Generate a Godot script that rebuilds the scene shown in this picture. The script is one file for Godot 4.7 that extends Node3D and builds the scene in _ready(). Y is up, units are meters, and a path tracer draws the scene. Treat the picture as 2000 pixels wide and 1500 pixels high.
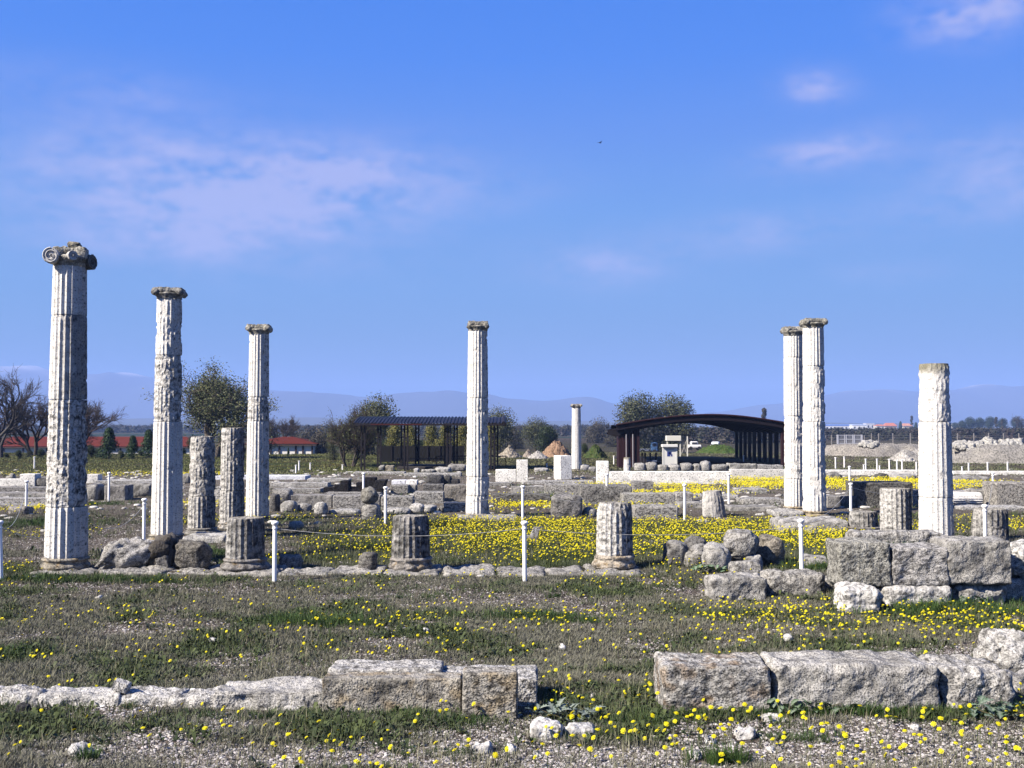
extends Node3D

# Survey: the camera stands 2.4 m above the ground at the origin and looks along -z, tipped up a little.
# Positions were measured on the photograph (2000 x 1500) and turned into metres on the ground.
const EYE := 2.4
const FOCAL := 2144.0
const TILT := 0.0387

var mats := {}
var used_names := {}
var lump := FastNoiseLite.new()
var fine := FastNoiseLite.new()
var spots := FastNoiseLite.new()
var land := FastNoiseLite.new()
var rng := RandomNumberGenerator.new()
var taken := PackedByteArray()      # 10 cm cells where stones stand, so that grass does not grow through them
const TX := 600
const TZ := 640

class Shape:
	var v := PackedVector3Array()
	var n := PackedVector3Array()
	var c := PackedColorArray()
	var f := PackedInt32Array()
	var own_normals := false

	func tri(a: int, b: int, d: int) -> void:
		f.append(a); f.append(d); f.append(b)

	func quad(a: int, b: int, d: int, e: int) -> void:
		f.append(a); f.append(d); f.append(b)
		f.append(a); f.append(e); f.append(d)

	func point(p: Vector3, col := Color(1, 1, 1)) -> int:
		v.append(p); c.append(col)
		return v.size() - 1

	# four corners counter-clockwise as seen from outside
	func face(p0: Vector3, p1: Vector3, p2: Vector3, p3: Vector3, col := Color(1, 1, 1)) -> void:
		var k := v.size()
		var nn := (p1 - p0).cross(p2 - p0).normalized()
		for p in [p0, p1, p2, p3]:
			v.append(p); c.append(col); n.append(nn)
		own_normals = true
		quad(k, k + 1, k + 2, k + 3)

	func box(lo: Vector3, hi: Vector3, col := Color(1, 1, 1), tf := Transform3D()) -> void:
		var p := []
		for i in 8:
			p.append(tf * Vector3(hi.x if i & 1 else lo.x, hi.y if i & 2 else lo.y, hi.z if i & 4 else lo.z))
		face(p[4], p[5], p[7], p[6], col)
		face(p[1], p[0], p[2], p[3], col)
		face(p[5], p[1], p[3], p[7], col)
		face(p[0], p[4], p[6], p[2], col)
		face(p[6], p[7], p[3], p[2], col)
		face(p[0], p[1], p[5], p[4], col)

	# chamfered box
	func bbox(lo: Vector3, hi: Vector3, b: float, col := Color(1, 1, 1), tf := Transform3D()) -> void:
		var m := (lo + hi) * 0.5
		var h := (hi - lo) * 0.5
		var q := func(x: float, y: float, z: float) -> Vector3: return tf * (m + Vector3(x, y, z))
		for ax in 3:
			for s: float in [-1.0, 1.0]:
				var pts := []
				for k in 4:
					var e := Vector3.ZERO
					var u := (ax + 1) % 3
					var w := (ax + 2) % 3
					e[ax] = h[ax] * s
					var su: float = [-1.0, 1.0, 1.0, -1.0][k] * s
					var sw: float = [-1.0, -1.0, 1.0, 1.0][k]
					e[u] = (h[u] - b) * su
					e[w] = (h[w] - b) * sw
					pts.append(tf * (m + e))
				face(pts[0], pts[1], pts[2], pts[3], col)
		for ax in 3:
			var u := (ax + 1) % 3
			var w := (ax + 2) % 3
			for su: float in [-1.0, 1.0]:
				for sw: float in [-1.0, 1.0]:
					var a := Vector3.ZERO
					var d := Vector3.ZERO
					a[u] = h[u] * su; a[w] = (h[w] - b) * sw
					d[u] = (h[u] - b) * su; d[w] = h[w] * sw
					var a0 := a; var a1 := a; var d0 := d; var d1 := d
					a0[ax] = -(h[ax] - b); a1[ax] = h[ax] - b
					d0[ax] = -(h[ax] - b); d1[ax] = h[ax] - b
					if su * sw > 0:
						face(tf * (m + a0), tf * (m + d0), tf * (m + d1), tf * (m + a1), col)
					else:
						face(tf * (m + d0), tf * (m + a0), tf * (m + a1), tf * (m + d1), col)
		for sx: float in [-1.0, 1.0]:
			for sy: float in [-1.0, 1.0]:
				for sz: float in [-1.0, 1.0]:
					var p0 := Vector3(h.x * sx, (h.y - b) * sy, (h.z - b) * sz)
					var p1 := Vector3((h.x - b) * sx, h.y * sy, (h.z - b) * sz)
					var p2 := Vector3((h.x - b) * sx, (h.y - b) * sy, h.z * sz)
					if sx * sy * sz < 0:
						var t := p1
						p1 = p2
						p2 = t
					face(tf * (m + p0), tf * (m + p1), tf * (m + p2), tf * (m + p2), col)

	func tube(path: Array, radii: Array, sides: int, col := Color(1, 1, 1), closed := true) -> void:
		var first := v.size()
		var side := Vector3.ZERO
		for i in path.size():
			var a: Vector3 = path[maxi(i - 1, 0)]
			var b: Vector3 = path[mini(i + 1, path.size() - 1)]
			var along := (b - a).normalized()
			if side == Vector3.ZERO:
				side = along.cross(Vector3.UP if absf(along.y) < 0.9 else Vector3.RIGHT).normalized()
			side = (side - along * side.dot(along)).normalized()
			var up := side.cross(along)
			for k in sides:
				var t := TAU * k / sides
				var o := side * cos(t) - up * sin(t)
				v.append(path[i] + o * radii[i]); c.append(col); n.append(o)
		own_normals = true
		for i in path.size() - 1:
			for k in sides:
				var k2 := (k + 1) % sides
				quad(first + i * sides + k, first + i * sides + k2, first + (i + 1) * sides + k2, first + (i + 1) * sides + k)
		if closed:
			for e in 2:
				var at := first + (path.size() - 1) * sides * e
				var mid := v.size()
				var nn: Vector3 = (path[-1] - path[-2]).normalized() if e else (path[0] - path[1]).normalized()
				v.append(path[-1] if e else path[0]); c.append(col); n.append(nn)
				for k in sides:
					v.append(v[at + k]); c.append(col); n.append(nn)
				for k in sides:
					if e: tri(mid, mid + 1 + k, mid + 1 + (k + 1) % sides)
					else: tri(mid, mid + 1 + (k + 1) % sides, mid + 1 + k)

	func lathe(profile: Array, sides: int, at := Vector3.ZERO, col := Color(1, 1, 1)) -> void:
		var first := v.size()
		for i in profile.size():
			var a: Vector2 = profile[maxi(i - 1, 0)]
			var b: Vector2 = profile[mini(i + 1, profile.size() - 1)]
			var nn := Vector2(b.y - a.y, a.x - b.x).normalized()
			for k in sides:
				var t := TAU * k / sides
				v.append(at + Vector3(cos(t) * profile[i].x, profile[i].y, -sin(t) * profile[i].x))
				n.append(Vector3(cos(t) * nn.x, nn.y, -sin(t) * nn.x)); c.append(col)
		own_normals = true
		for i in profile.size() - 1:
			for k in sides:
				var k2 := (k + 1) % sides
				quad(first + i * sides + k, first + i * sides + k2, first + (i + 1) * sides + k2, first + (i + 1) * sides + k)

	func mesh(mat: Material) -> ArrayMesh:
		if not own_normals or n.size() != v.size():
			n.resize(v.size())
			n.fill(Vector3.ZERO)
			for i in range(0, f.size(), 3):
				var a := f[i]; var b := f[i + 2]; var d := f[i + 1]
				var x := (v[b] - v[a]).cross(v[d] - v[a])
				n[a] += x; n[b] += x; n[d] += x
			for i in n.size():
				n[i] = n[i].normalized() if n[i].length_squared() > 1e-16 else Vector3.UP
		var arr := []
		arr.resize(Mesh.ARRAY_MAX)
		arr[Mesh.ARRAY_VERTEX] = v
		arr[Mesh.ARRAY_NORMAL] = n
		arr[Mesh.ARRAY_COLOR] = c
		arr[Mesh.ARRAY_INDEX] = f
		var m := ArrayMesh.new()
		m.add_surface_from_arrays(Mesh.PRIMITIVE_TRIANGLES, arr)
		m.surface_set_material(0, mat)
		return m

# ---------- survey helpers
func slope(py: float) -> float:                     # rise per metre forward along the line of sight through that row
	var t := (750.0 - py) / FOCAL
	return (sin(TILT) + t * cos(TILT)) / (cos(TILT) - t * sin(TILT))

func dist(py: float, h := 0.0) -> float:            # forward distance at which that row meets height h
	return (h - EYE) / slope(py)

func across(px: float, py: float, d: float) -> float:
	var t := (750.0 - py) / FOCAL
	return (px - 1000.0) / FOCAL * d / (cos(TILT) - t * sin(TILT))

func high(py: float, d: float) -> float:
	return EYE + slope(py) * d

func spot(px: float, py: float) -> Vector3:         # the ground point seen there
	var d := dist(py)
	return Vector3(across(px, py, d), gh(across(px, py, d), -d), -d)

# ---------- naming and tagging
func numbered(called: String) -> String:
	if not used_names.has(called):
		used_names[called] = 0
		return called
	used_names[called] += 1
	return "%s_%03d" % [called, used_names[called]]

func tag(o: Node3D, label: String, category: String, group := "", kind := "thing") -> void:
	o.set_meta("label", label)
	o.set_meta("category", category)
	o.set_meta("kind", kind)
	if group: o.set_meta("group", group)

func thing(called: String, label: String, category: String, at := Vector3.ZERO, turn := 0.0, group := "") -> Node3D:
	var o := Node3D.new()
	o.name = numbered(called)
	add_child(o)
	o.position = at
	o.rotation.y = turn
	tag(o, label, category, group)
	return o

func solo(called: String, label: String, category: String, m: Mesh, at := Vector3.ZERO, turn := 0.0, group := "") -> MeshInstance3D:
	var o := MeshInstance3D.new()
	o.mesh = m
	o.name = numbered(called)
	add_child(o)
	o.position = at
	o.rotation.y = turn
	tag(o, label, category, group)
	return o

func part(called: String, m: Mesh, parent: Node3D, at := Vector3.ZERO, turn := 0.0) -> MeshInstance3D:
	var o := MeshInstance3D.new()
	o.mesh = m
	o.name = called
	if parent.has_node(NodePath(called)):
		var k := 1
		while parent.has_node(NodePath("%s_%03d" % [called, k])): k += 1
		o.name = "%s_%03d" % [called, k]
	parent.add_child(o)
	o.position = at
	o.rotation.y = turn
	return o

func setting(called: String, m: Mesh, at := Vector3.ZERO) -> MeshInstance3D:
	var o := MeshInstance3D.new()
	o.mesh = m
	o.name = numbered(called)
	add_child(o)
	o.position = at
	o.set_meta("kind", "structure")
	return o

func stuff(called: String, label: String, category: String, m: Mesh, where: Array, tints: Array) -> MultiMeshInstance3D:
	var mm := MultiMesh.new()
	mm.transform_format = MultiMesh.TRANSFORM_3D
	mm.use_colors = true
	mm.mesh = m
	mm.instance_count = where.size()
	for i in where.size():
		mm.set_instance_transform(i, where[i])
		mm.set_instance_color(i, tints[i])
	var o := MultiMeshInstance3D.new()
	o.multimesh = mm
	o.name = numbered(called)
	add_child(o)
	tag(o, label, category, "", "stuff")
	return o

# ---------- occupancy
func occupy(x0: float, x1: float, z0: float, z1: float) -> void:
	for i in range(maxi(0, int((x0 + 30.0) * 10.0)), mini(TX, int((x1 + 30.0) * 10.0) + 1)):
		for k in range(maxi(0, int(-z1 * 10.0)), mini(TZ, int(-z0 * 10.0) + 1)):
			taken[k * TX + i] = 1

func is_free(x: float, z: float) -> bool:
	var i := int((x + 30.0) * 10.0)
	var k := int(-z * 10.0)
	if i < 0 or k < 0 or i >= TX or k >= TZ: return true
	return taken[k * TX + i] == 0

# ---------- the lie of the land
func gh(x: float, z: float) -> float:
	var d := -z
	var h := land.get_noise_2d(x * 1.0, z * 1.0) * 0.05 * clampf(1.4 - absf(d - 20.0) / 90.0, 0.3, 1.0)
	h += land.get_noise_2d(x * 5.0 + 70.0, z * 5.0) * 0.018 * clampf((40.0 - d) / 20.0, 0.0, 1.0)
	h += land.get_noise_2d(x * 0.16 + 300.0, z * 0.16) * 0.22 * smoothstep(45.0, 75.0, d) * (1.0 - smoothstep(200.0, 400.0, d))
	h -= 1.3 * smoothstep(95.0, 135.0, d)
	return h

# ---------- materials
func noise_tex(type: int, freq: float, oct: int, stops: Array, size := 512, sd := 1, cell := 0, gain := 0.55) -> NoiseTexture2D:
	var nz := FastNoiseLite.new()
	nz.noise_type = type
	nz.frequency = freq
	nz.fractal_octaves = oct
	nz.fractal_gain = gain
	nz.fractal_type = FastNoiseLite.FRACTAL_FBM if oct > 1 else FastNoiseLite.FRACTAL_NONE
	nz.seed = sd
	if type == FastNoiseLite.TYPE_CELLULAR:
		nz.cellular_return_type = cell
	var t := NoiseTexture2D.new()
	t.width = size
	t.height = size
	t.seamless = true
	t.noise = nz
	if stops.size():
		var g := Gradient.new()
		var offs := PackedFloat32Array()
		var cols := PackedColorArray()
		for s in stops:
			offs.append(s[0])
			cols.append(s[1] if s[1] is Color else Color(s[1], s[1], s[1]))
		g.offsets = offs
		g.colors = cols
		t.color_ramp = g
	return t

func stone_mat(called: String, a: Texture2D, a_scale: float, b: Texture2D, b_scale: float, bump: Texture2D, bump_cm: float) -> StandardMaterial3D:
	var m := StandardMaterial3D.new()
	m.resource_name = called
	m.vertex_color_use_as_albedo = true
	var k: float = {"marble": 0.72, "pitted": 0.68, "soil": 0.53, "plaster": 0.97}.get(called, 0.78)
	m.albedo_color = Color(k, k, k).linear_to_srgb()
	m.roughness = 0.95
	m.metallic_specular = 0.25
	m.albedo_texture = a
	m.uv1_triplanar = true
	m.uv1_scale = Vector3.ONE * a_scale
	m.detail_enabled = true
	m.detail_albedo = b
	m.detail_blend_mode = BaseMaterial3D.BLEND_MODE_MUL
	m.detail_uv_layer = BaseMaterial3D.DETAIL_UV_2
	m.uv2_triplanar = true
	m.uv2_scale = Vector3.ONE * b_scale
	if bump:
		m.heightmap_enabled = true
		m.heightmap_texture = bump
		m.heightmap_scale = bump_cm
	mats[called] = m
	return m

func flat_mat(called: String, col: Color, rough := 0.8, metal := 0.0) -> StandardMaterial3D:
	var m := StandardMaterial3D.new()
	m.resource_name = called
	m.vertex_color_use_as_albedo = true
	m.albedo_color = col.linear_to_srgb()
	m.roughness = rough
	m.metallic = metal
	m.metallic_specular = 0.3
	mats[called] = m
	return m

func make_materials() -> void:
	var S := FastNoiseLite.TYPE_SIMPLEX_SMOOTH
	var C := FastNoiseLite.TYPE_CELLULAR
	var mottled := noise_tex(S, 0.012, 6, [[0.0, 0.78], [0.3, 0.92], [0.5, 0.99], [1.0, 1.0]], 512, 3)
	var pits := noise_tex(S, 0.05, 3, [[0.0, 0.25], [0.2, 0.5], [0.31, 0.96], [1.0, 1.0]], 512, 9)
	var harsh := noise_tex(S, 0.02, 6, [[0.0, 0.34], [0.33, 0.62], [0.46, 0.9], [0.58, 1.0], [1.0, 1.0]], 512, 21, 0, 0.68)
	var grain := noise_tex(S, 0.09, 3, [[0.0, 0.14], [0.3, 0.45], [0.43, 0.93], [1.0, 1.0]], 512, 33)
	var rough_bump := noise_tex(S, 0.03, 5, [], 512, 41, 0, 0.62)
	var smooth_bump := noise_tex(S, 0.05, 4, [], 512, 47)
	stone_mat("marble", mottled, 0.7, pits, 0.9, rough_bump, 0.5)
	stone_mat("pitted", harsh, 0.8, pits, 0.9, rough_bump, 1.8)
	stone_mat("rough_stone", harsh, 0.9, grain, 1.0, rough_bump, 2.0)
	stone_mat("bedded_stone", harsh, 0.8, grain, 1.3, rough_bump, 1.6)
	mats.bedded_stone.uv1_scale = Vector3(0.75, 1.1, 0.75)
	mats.bedded_stone.uv2_scale = Vector3(0.9, 1.15, 0.9)
	var veined := noise_tex(S, 0.008, 7, [[0.0, 0.5], [0.36, 0.74], [0.44, 0.98], [0.5, 0.6], [0.54, 0.97], [1.0, 1.0]], 512, 77, 0, 0.7)
	stone_mat("veined_stone", veined, 0.55, grain, 1.2, rough_bump, 2.2)
	stone_mat("plaster", mottled, 0.35, pits, 0.5, smooth_bump, 0.8)
	stone_mat("far_stone", harsh, 0.5, grain, 0.6, null, 0.0)
	# ground: soil and grit, seen at two scales
	var soil := noise_tex(S, 0.02, 6, [[0.0, Color(0.50, 0.48, 0.44)], [0.4, Color(0.74, 0.71, 0.67)], [0.6, Color(0.9, 0.88, 0.85)], [1.0, Color(1, 0.99, 0.97)]], 1024, 51, 0, 0.7)
	var grit := noise_tex(C, 0.07, 1, [[0.0, Color(1, 1, 1)], [0.25, Color(0.92, 0.91, 0.9)], [0.5, Color(0.62, 0.6, 0.58)], [1.0, Color(0.38, 0.37, 0.35)]], 1024, 61, FastNoiseLite.RETURN_DISTANCE)
	var gb := noise_tex(S, 0.05, 5, [], 1024, 71, 0, 0.65)
	var g := stone_mat("soil", soil, 0.31, grit, 0.43, gb, 5.0)
	g.uv1_world_triplanar = true
	g.uv2_world_triplanar = true
	g.roughness = 1.0
	flat_mat("blade", Color(0.54, 0.55, 0.53), 0.75)
	mats.blade.backlight_enabled = true
	mats.blade.backlight = Color(0.25, 0.25, 0.2)
	flat_mat("petal", Color(0.56, 0.56, 0.56), 0.7)
	mats.petal.backlight_enabled = true
	mats.petal.backlight = Color(0.3, 0.28, 0.1)
	flat_mat("leaf", Color(1, 1, 1), 0.6)
	mats.leaf.backlight_enabled = true
	mats.leaf.backlight = Color(0.35, 0.38, 0.2)
	flat_mat("bark", Color(1, 1, 1), 0.95)
	flat_mat("white_paint", Color(0.66, 0.66, 0.67), 0.45)
	flat_mat("steel_chain", Color(0.33, 0.33, 0.33), 0.5, 0.4)
	flat_mat("dark_steel", Color(0.012, 0.010, 0.012), 0.55, 0.1)
	flat_mat("red_boards", Color(0.018, 0.006, 0.007), 0.6)
	flat_mat("roof_sheet", Color(0.016, 0.014, 0.019), 0.5, 0.2)
	flat_mat("roof_tile", Color(0.10, 0.017, 0.010), 0.9)
	flat_mat("wall_paint", Color(0.54, 0.53, 0.51), 0.9)
	flat_mat("plain", Color(0.68, 0.68, 0.68), 0.8)
	flat_mat("glass_dark", Color(0.03, 0.035, 0.045), 0.15)
	flat_mat("pebble", Color(0.54, 0.54, 0.54), 0.95)
	flat_mat("far_land", Color(1, 1, 1), 1.0)

# ---------- stone shapes
# A block whose base centre is at the origin. rnd 0 sharp .. 1 boulder; rough in metres.
func stone(size: Vector3, rnd: float, rough: float, sd: int, col: Color, lichen := 0.4, mat := "rough_stone", cell := 0.06, stain := Color(0, 0, 0, 0), lean := 0.0) -> ArrayMesh:
	var s := Shape.new()
	var h := size * 0.5
	var cnt := Vector3i(clampi(int(size.x / cell), 3, 44), clampi(int(size.y / cell), 3, 26), clampi(int(size.z / cell), 3, 26))
	var r := minf(h.x, minf(h.y, h.z)) * clampf(rnd, 0.06, 1.0)
	var off := Vector3(sd * 17.31, sd * 7.77, sd * 3.19)
	var look := {}
	var lines := []
	for ax in 3:
		var l := PackedFloat32Array()
		if rnd <= 0.36:        # rows for the rounded edges, then even rows across the flat of the face
			var e := minf(r / h[ax], 0.49)
			l.append(-1.0); l.append(-1.0 + e * 0.45)
			var m: int = cnt[ax]
			for i in m + 1: l.append((1.0 - e) * (2.0 * i / m - 1.0))
			l.append(1.0 - e * 0.45); l.append(1.0)
			cnt[ax] = m + 4
		else:
			var m: int = cnt[ax]
			for i in m + 1:
				var t := 2.0 * i / m - 1.0
				l.append(signf(t) * (1.0 - pow(1.0 - absf(t), 1.25)))
		lines.append(l)
	var big := minf(h.x, minf(h.y, h.z))
	for ax in 3:
		var u := (ax + 1) % 3
		var w := (ax + 2) % 3
		for sg in 2:
			var grid := PackedInt32Array()
			for i in cnt[u] + 1:
				for k in cnt[w] + 1:
					var key := Vector3i.ZERO
					key[ax] = cnt[ax] * sg
					key[u] = i
					key[w] = k
					if not look.has(key):
						var q := Vector3(lines[0][key.x] * h.x, lines[1][key.y] * h.y, lines[2][key.z] * h.z)
						var inner := q.clamp(-(h - Vector3.ONE * r), h - Vector3.ONE * r)
						var dv := q - inner
						var nn := dv.normalized()
						var p := inner + nn * r
						if rnd > 0.6:
							var e := Vector3(q.x / h.x, q.y / h.y, q.z / h.z)
							p = p.lerp(e.normalized() * h, (rnd - 0.6) * 1.6)
						var o := p + off
						var a := lump.get_noise_3dv(o * 1.0)
						var b := fine.get_noise_3dv(o)
						var edge := 1.0 - maxf(absf(nn.x), maxf(absf(nn.y), absf(nn.z)))
						var chip := maxf(0.0, lump.get_noise_3dv(o * 2.2 + Vector3(40, 0, 0)) + 0.05) * edge * 5.0
						p += nn * (a * rough * 1.6 + b * rough * 0.7 - chip * rough * 1.8)
						p.x += lean * (p.y + h.y)
						var kk := spots.get_noise_3dv(o * 1.6) + 0.6 * spots.get_noise_3dv(o * 6.0 + Vector3(9, 9, 9))
						var shade := 0.86 + 0.22 * lump.get_noise_3dv(o * 0.7 + Vector3(5, 50, 5))
						var cc := Color(col.r * shade, col.g * shade, col.b * shade)
						var th := 0.62 - lichen
						var mix := smoothstep(th, th + 0.3, kk) * 0.8
						cc = cc.lerp(Color(0.085, 0.08, 0.078), mix)
						if stain.a > 0.0:
							var st := smoothstep(0.02, 0.4, spots.get_noise_3dv(o * 1.1 + Vector3(80, 3, 30))) * stain.a
							cc = cc.lerp(Color(stain.r, stain.g, stain.b), st)
						look[key] = s.point(p + Vector3(0, h.y, 0), cc)
					grid.append(look[key])
			var across_n := cnt[w] + 1
			for i in cnt[u]:
				for k in cnt[w]:
					var a0 := grid[i * across_n + k]
					var a1 := grid[(i + 1) * across_n + k]
					var a2 := grid[(i + 1) * across_n + k + 1]
					var a3 := grid[i * across_n + k + 1]
					if sg == 1: s.quad(a0, a1, a2, a3)
					else: s.quad(a0, a3, a2, a1)
	return s.mesh(mats[mat if mat != "rough_stone" else ["rough_stone", "bedded_stone", "veined_stone"][sd % 3]])

# A block measured in the photograph: its front face spans px0..px1 and runs from row top to row base; depth in metres.
func block(called: String, label: String, category: String, px0: float, px1: float, top: float, base: float, depth: float, o := {}) -> MeshInstance3D:
	var d := dist(o.get("drow", base))
	var x0 := across(px0, base, d)
	var x1 := across(px1, base, d)
	var sink: float = o.get("sink", 0.06)
	var lift: float = high(base, d) if o.has("drow") else 0.0   # drow: the row where it would meet the ground if nothing carried it
	var h := high(top, d)
	var y0 := lift if lift > 0.0 else -sink
	var size := Vector3(x1 - x0, h - y0, depth)
	var mid := Vector3((x0 + x1) * 0.5, y0, -d - depth * 0.5)
	if lift == 0.0: mid.y += gh(mid.x, mid.z) * 0.5
	var m := stone(size, o.get("rnd", 0.2), o.get("rough", 0.02), o.get("sd", int(px0 * 3.0 + base)), o.get("col", Color(0.5, 0.49, 0.47)), o.get("lichen", 0.35), o.get("mat", "rough_stone"), o.get("cell", clampf(d * 0.0035, 0.03, 0.2)), o.get("stain", Color(0, 0, 0, 0)), o.get("lean", 0.0))
	occupy(x0 + 0.05, x1 - 0.05, mid.z - depth * 0.5 + 0.05, mid.z + depth * 0.5 - 0.02)
	var b := solo(called, label, category, m, mid, o.get("turn", 0.0), o.get("group", ""))
	b.rotation.z = o.get("roll", 0.0)
	return b

# ---------- columns
# One drum of a fluted shaft, base at y 0. wear: how much of the fluting is lost; dark: how much dark lichen; grey: stain and painted shade on the right side.
func drum_mesh(r0: float, r1: float, h: float, sd: int, wear: float, dark: float, grey: float, flute := 0.06, top_worn := 0.0, moss := 0.0, pale := 1.0) -> ArrayMesh:
	var s := Shape.new()
	var flutes := 20
	var around := flutes * 8
	var rows := clampi(int(h / 0.035), 6, 60)
	var off := Vector3(sd * 13.7, sd * 5.1, sd * 29.3)
	for i in rows + 1:
		var t := float(i) / rows
		t = t if i == 0 or i == rows else (t * (rows + 0.0) - 0.35 * (1.0 if i == 1 else (-1.0 if i == rows - 1 else 0.0))) / rows
		var y := t * h
		var rad := lerpf(r0, r1, t)
		for k in around:
			var th := TAU * k / around
			var dx := cos(th)
			var dz := -sin(th)
			var u := fposmod(float(k) / 8.0, 1.0)
			var prof := sin(PI * u)
			var q := Vector3(dx * rad, y, dz * rad) + off
			var w1 := lump.get_noise_3dv(q * 0.9)
			var w2 := fine.get_noise_3dv(q * 0.9)
			var gone := smoothstep(0.42 - wear, 0.62 - wear, w1 * 0.9 + w2 * 0.45 + 0.14 * dx)
			var cut := rad * flute * pow(prof, 0.72)
			var chipped := maxf(0.0, fine.get_noise_3dv(q * 1.6 + Vector3(3, 3, 3))) * (1.0 - prof) * 0.025 * (0.35 + wear)
			var r := rad - cut - chipped
			var worn := rad * (1.0 - flute * 1.1) + w2 * 0.013 + lump.get_noise_3dv(q * 2.5) * 0.010 - 0.006
			r = lerpf(r, minf(worn, rad + 0.004), gone)
			var end := minf(y, h - y)
			if end < 0.03:
				r -= (0.006 + 0.02 * maxf(0.0, lump.get_noise_3dv(q * 2.0 + Vector3(8, 1, 4))) * (0.5 + wear)) * (1.0 - end / 0.03)
			if top_worn > 0.0:
				var a := h - y
				r -= top_worn * rad * maxf(0.0, 1.0 - a / (rad * 0.55)) * (0.55 + 0.9 * w1)
			# colour: white stucco and marble, grey stain with painted shade, dark lichen and pits
			var tone := (0.84 + 0.04 * w1) * clampf(pale + (1.0 - pale) * (w1 * 0.9 + w2 * 0.5), 0.2, 1.0)
			var cc := Color(tone, tone * 0.985, tone * 0.955)
			var side := clampf(dx * 0.62 - dz * 0.1 + 0.12, -1.0, 1.0)   # right side, away from the sun, where shade is painted over real staining
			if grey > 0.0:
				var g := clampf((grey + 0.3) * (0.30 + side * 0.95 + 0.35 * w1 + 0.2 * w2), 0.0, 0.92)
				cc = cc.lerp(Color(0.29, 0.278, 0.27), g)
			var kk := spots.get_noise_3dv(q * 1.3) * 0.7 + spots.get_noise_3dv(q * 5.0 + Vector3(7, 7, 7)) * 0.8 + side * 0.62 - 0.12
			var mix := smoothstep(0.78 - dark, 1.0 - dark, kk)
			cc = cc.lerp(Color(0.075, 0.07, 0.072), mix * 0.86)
			cc = cc.lerp(Color(0.30, 0.29, 0.28), gone * 0.22 * clampf(0.3 + w2 * 2.0, 0.0, 1.0))
			if moss > 0.0:
				var mm := smoothstep(0.0, 0.25, moss * h - (h - y) + 0.10 * w1 + 0.05 * w2 + moss * 0.1)
				cc = cc.lerp(Color(0.18, 0.165, 0.10), mm * 0.85)
			s.point(Vector3(dx * r, y + (w1 * 0.05 * top_worn if i == rows else 0.0), dz * r), cc)
	for i in rows:
		for k in around:
			var k2 := (k + 1) % around
			s.quad(i * around + k, i * around + k2, (i + 1) * around + k2, (i + 1) * around + k)
	for e in 2:
		var ring := 0 if e == 0 else rows * around
		var y := 0.0 if e == 0 else h
		var first := s.v.size()
		for step in 3:
			var f: float = [1.0, 0.6, 0.25][step]
			for k in around:
				var p := s.v[ring + k]
				var yy := p.y if step == 0 else y + fine.get_noise_3dv(Vector3(p.x * f, y, p.z * f) * 1.2 + off) * (0.02 + top_worn * 0.08)
				s.point(Vector3(p.x * f, yy, p.z * f), Color(0.42, 0.4, 0.36) if moss <= 0.0 else Color(0.2, 0.19, 0.12))
		for step in 2:
			for k in around:
				var k2 := (k + 1) % around
				var a := first + step * around
				if e: s.quad(a + k, a + k2, a + around + k2, a + around + k)
				else: s.quad(a + k2, a + k, a + around + k, a + around + k2)
		var mid := s.point(Vector3(0, y, 0), Color(0.45, 0.43, 0.4))
		for k in around:
			var k2 := (k + 1) % around
			if e: s.tri(mid, first + 2 * around + k, first + 2 * around + k2)
			else: s.tri(mid, first + 2 * around + k2, first + 2 * around + k)
	return s.mesh(mats.pitted if dark > 0.4 else mats.marble)

# Attic base: two rounded mouldings with a hollow between.
func base_mesh(r: float, wide: float, h: float, sd: int, broken: float, col: Color) -> ArrayMesh:
	var s := Shape.new()
	var prof := []
	var n := 18
	for i in n + 1:
		var t := float(i) / n
		var x := 0.0
		if t < 0.48:
			x = wide * (0.93 + 0.07 * sin(PI * t / 0.48))
		elif t < 0.68:
			x = lerpf(wide * 0.93, r * 1.06, (t - 0.48) / 0.20) - 0.02 * r
		else:
			x = r * 1.04 + r * 0.08 * sin(PI * (t - 0.68) / 0.32)
		prof.append(Vector2(x, t * h))
	var around := 72
	var off := Vector3(sd * 3.3, sd * 9.1, sd)
	for p: Vector2 in prof:
		for k in around:
			var th := TAU * k / around
			var d := Vector3(cos(th), 0, -sin(th))
			var q := d * p.x + Vector3(0, p.y, 0) + off
			var a := lump.get_noise_3dv(q * 1.4)
			var b := fine.get_noise_3dv(q)
			var rr := p.x - maxf(0.0, a + 0.1) * broken * (p.x - r * 0.8) + b * (0.006 + 0.02 * broken)
			var kk := spots.get_noise_3dv(q * 1.7) + 0.5 * spots.get_noise_3dv(q * 6.0)
			var cc := col.lerp(Color(0.10, 0.095, 0.09), smoothstep(0.1, 0.5, kk) * 0.75)
			cc = cc.lerp(Color(0.36, 0.24, 0.09), smoothstep(0.15, 0.5, spots.get_noise_3dv(q * 1.2 + Vector3(60, 0, 0))) * 0.6)
			s.point(d * rr + Vector3(0, p.y, 0), cc)
	for i in n:
		for k in around:
			var k2 := (k + 1) % around
			s.quad(i * around + k, i * around + k2, (i + 1) * around + k2, (i + 1) * around + k)
	var top := s.point(Vector3(0, h, 0), col)
	for k in around:
		s.tri(top, n * around + k, n * around + (k + 1) % around)
	return s.mesh(mats.pitted)

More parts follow.
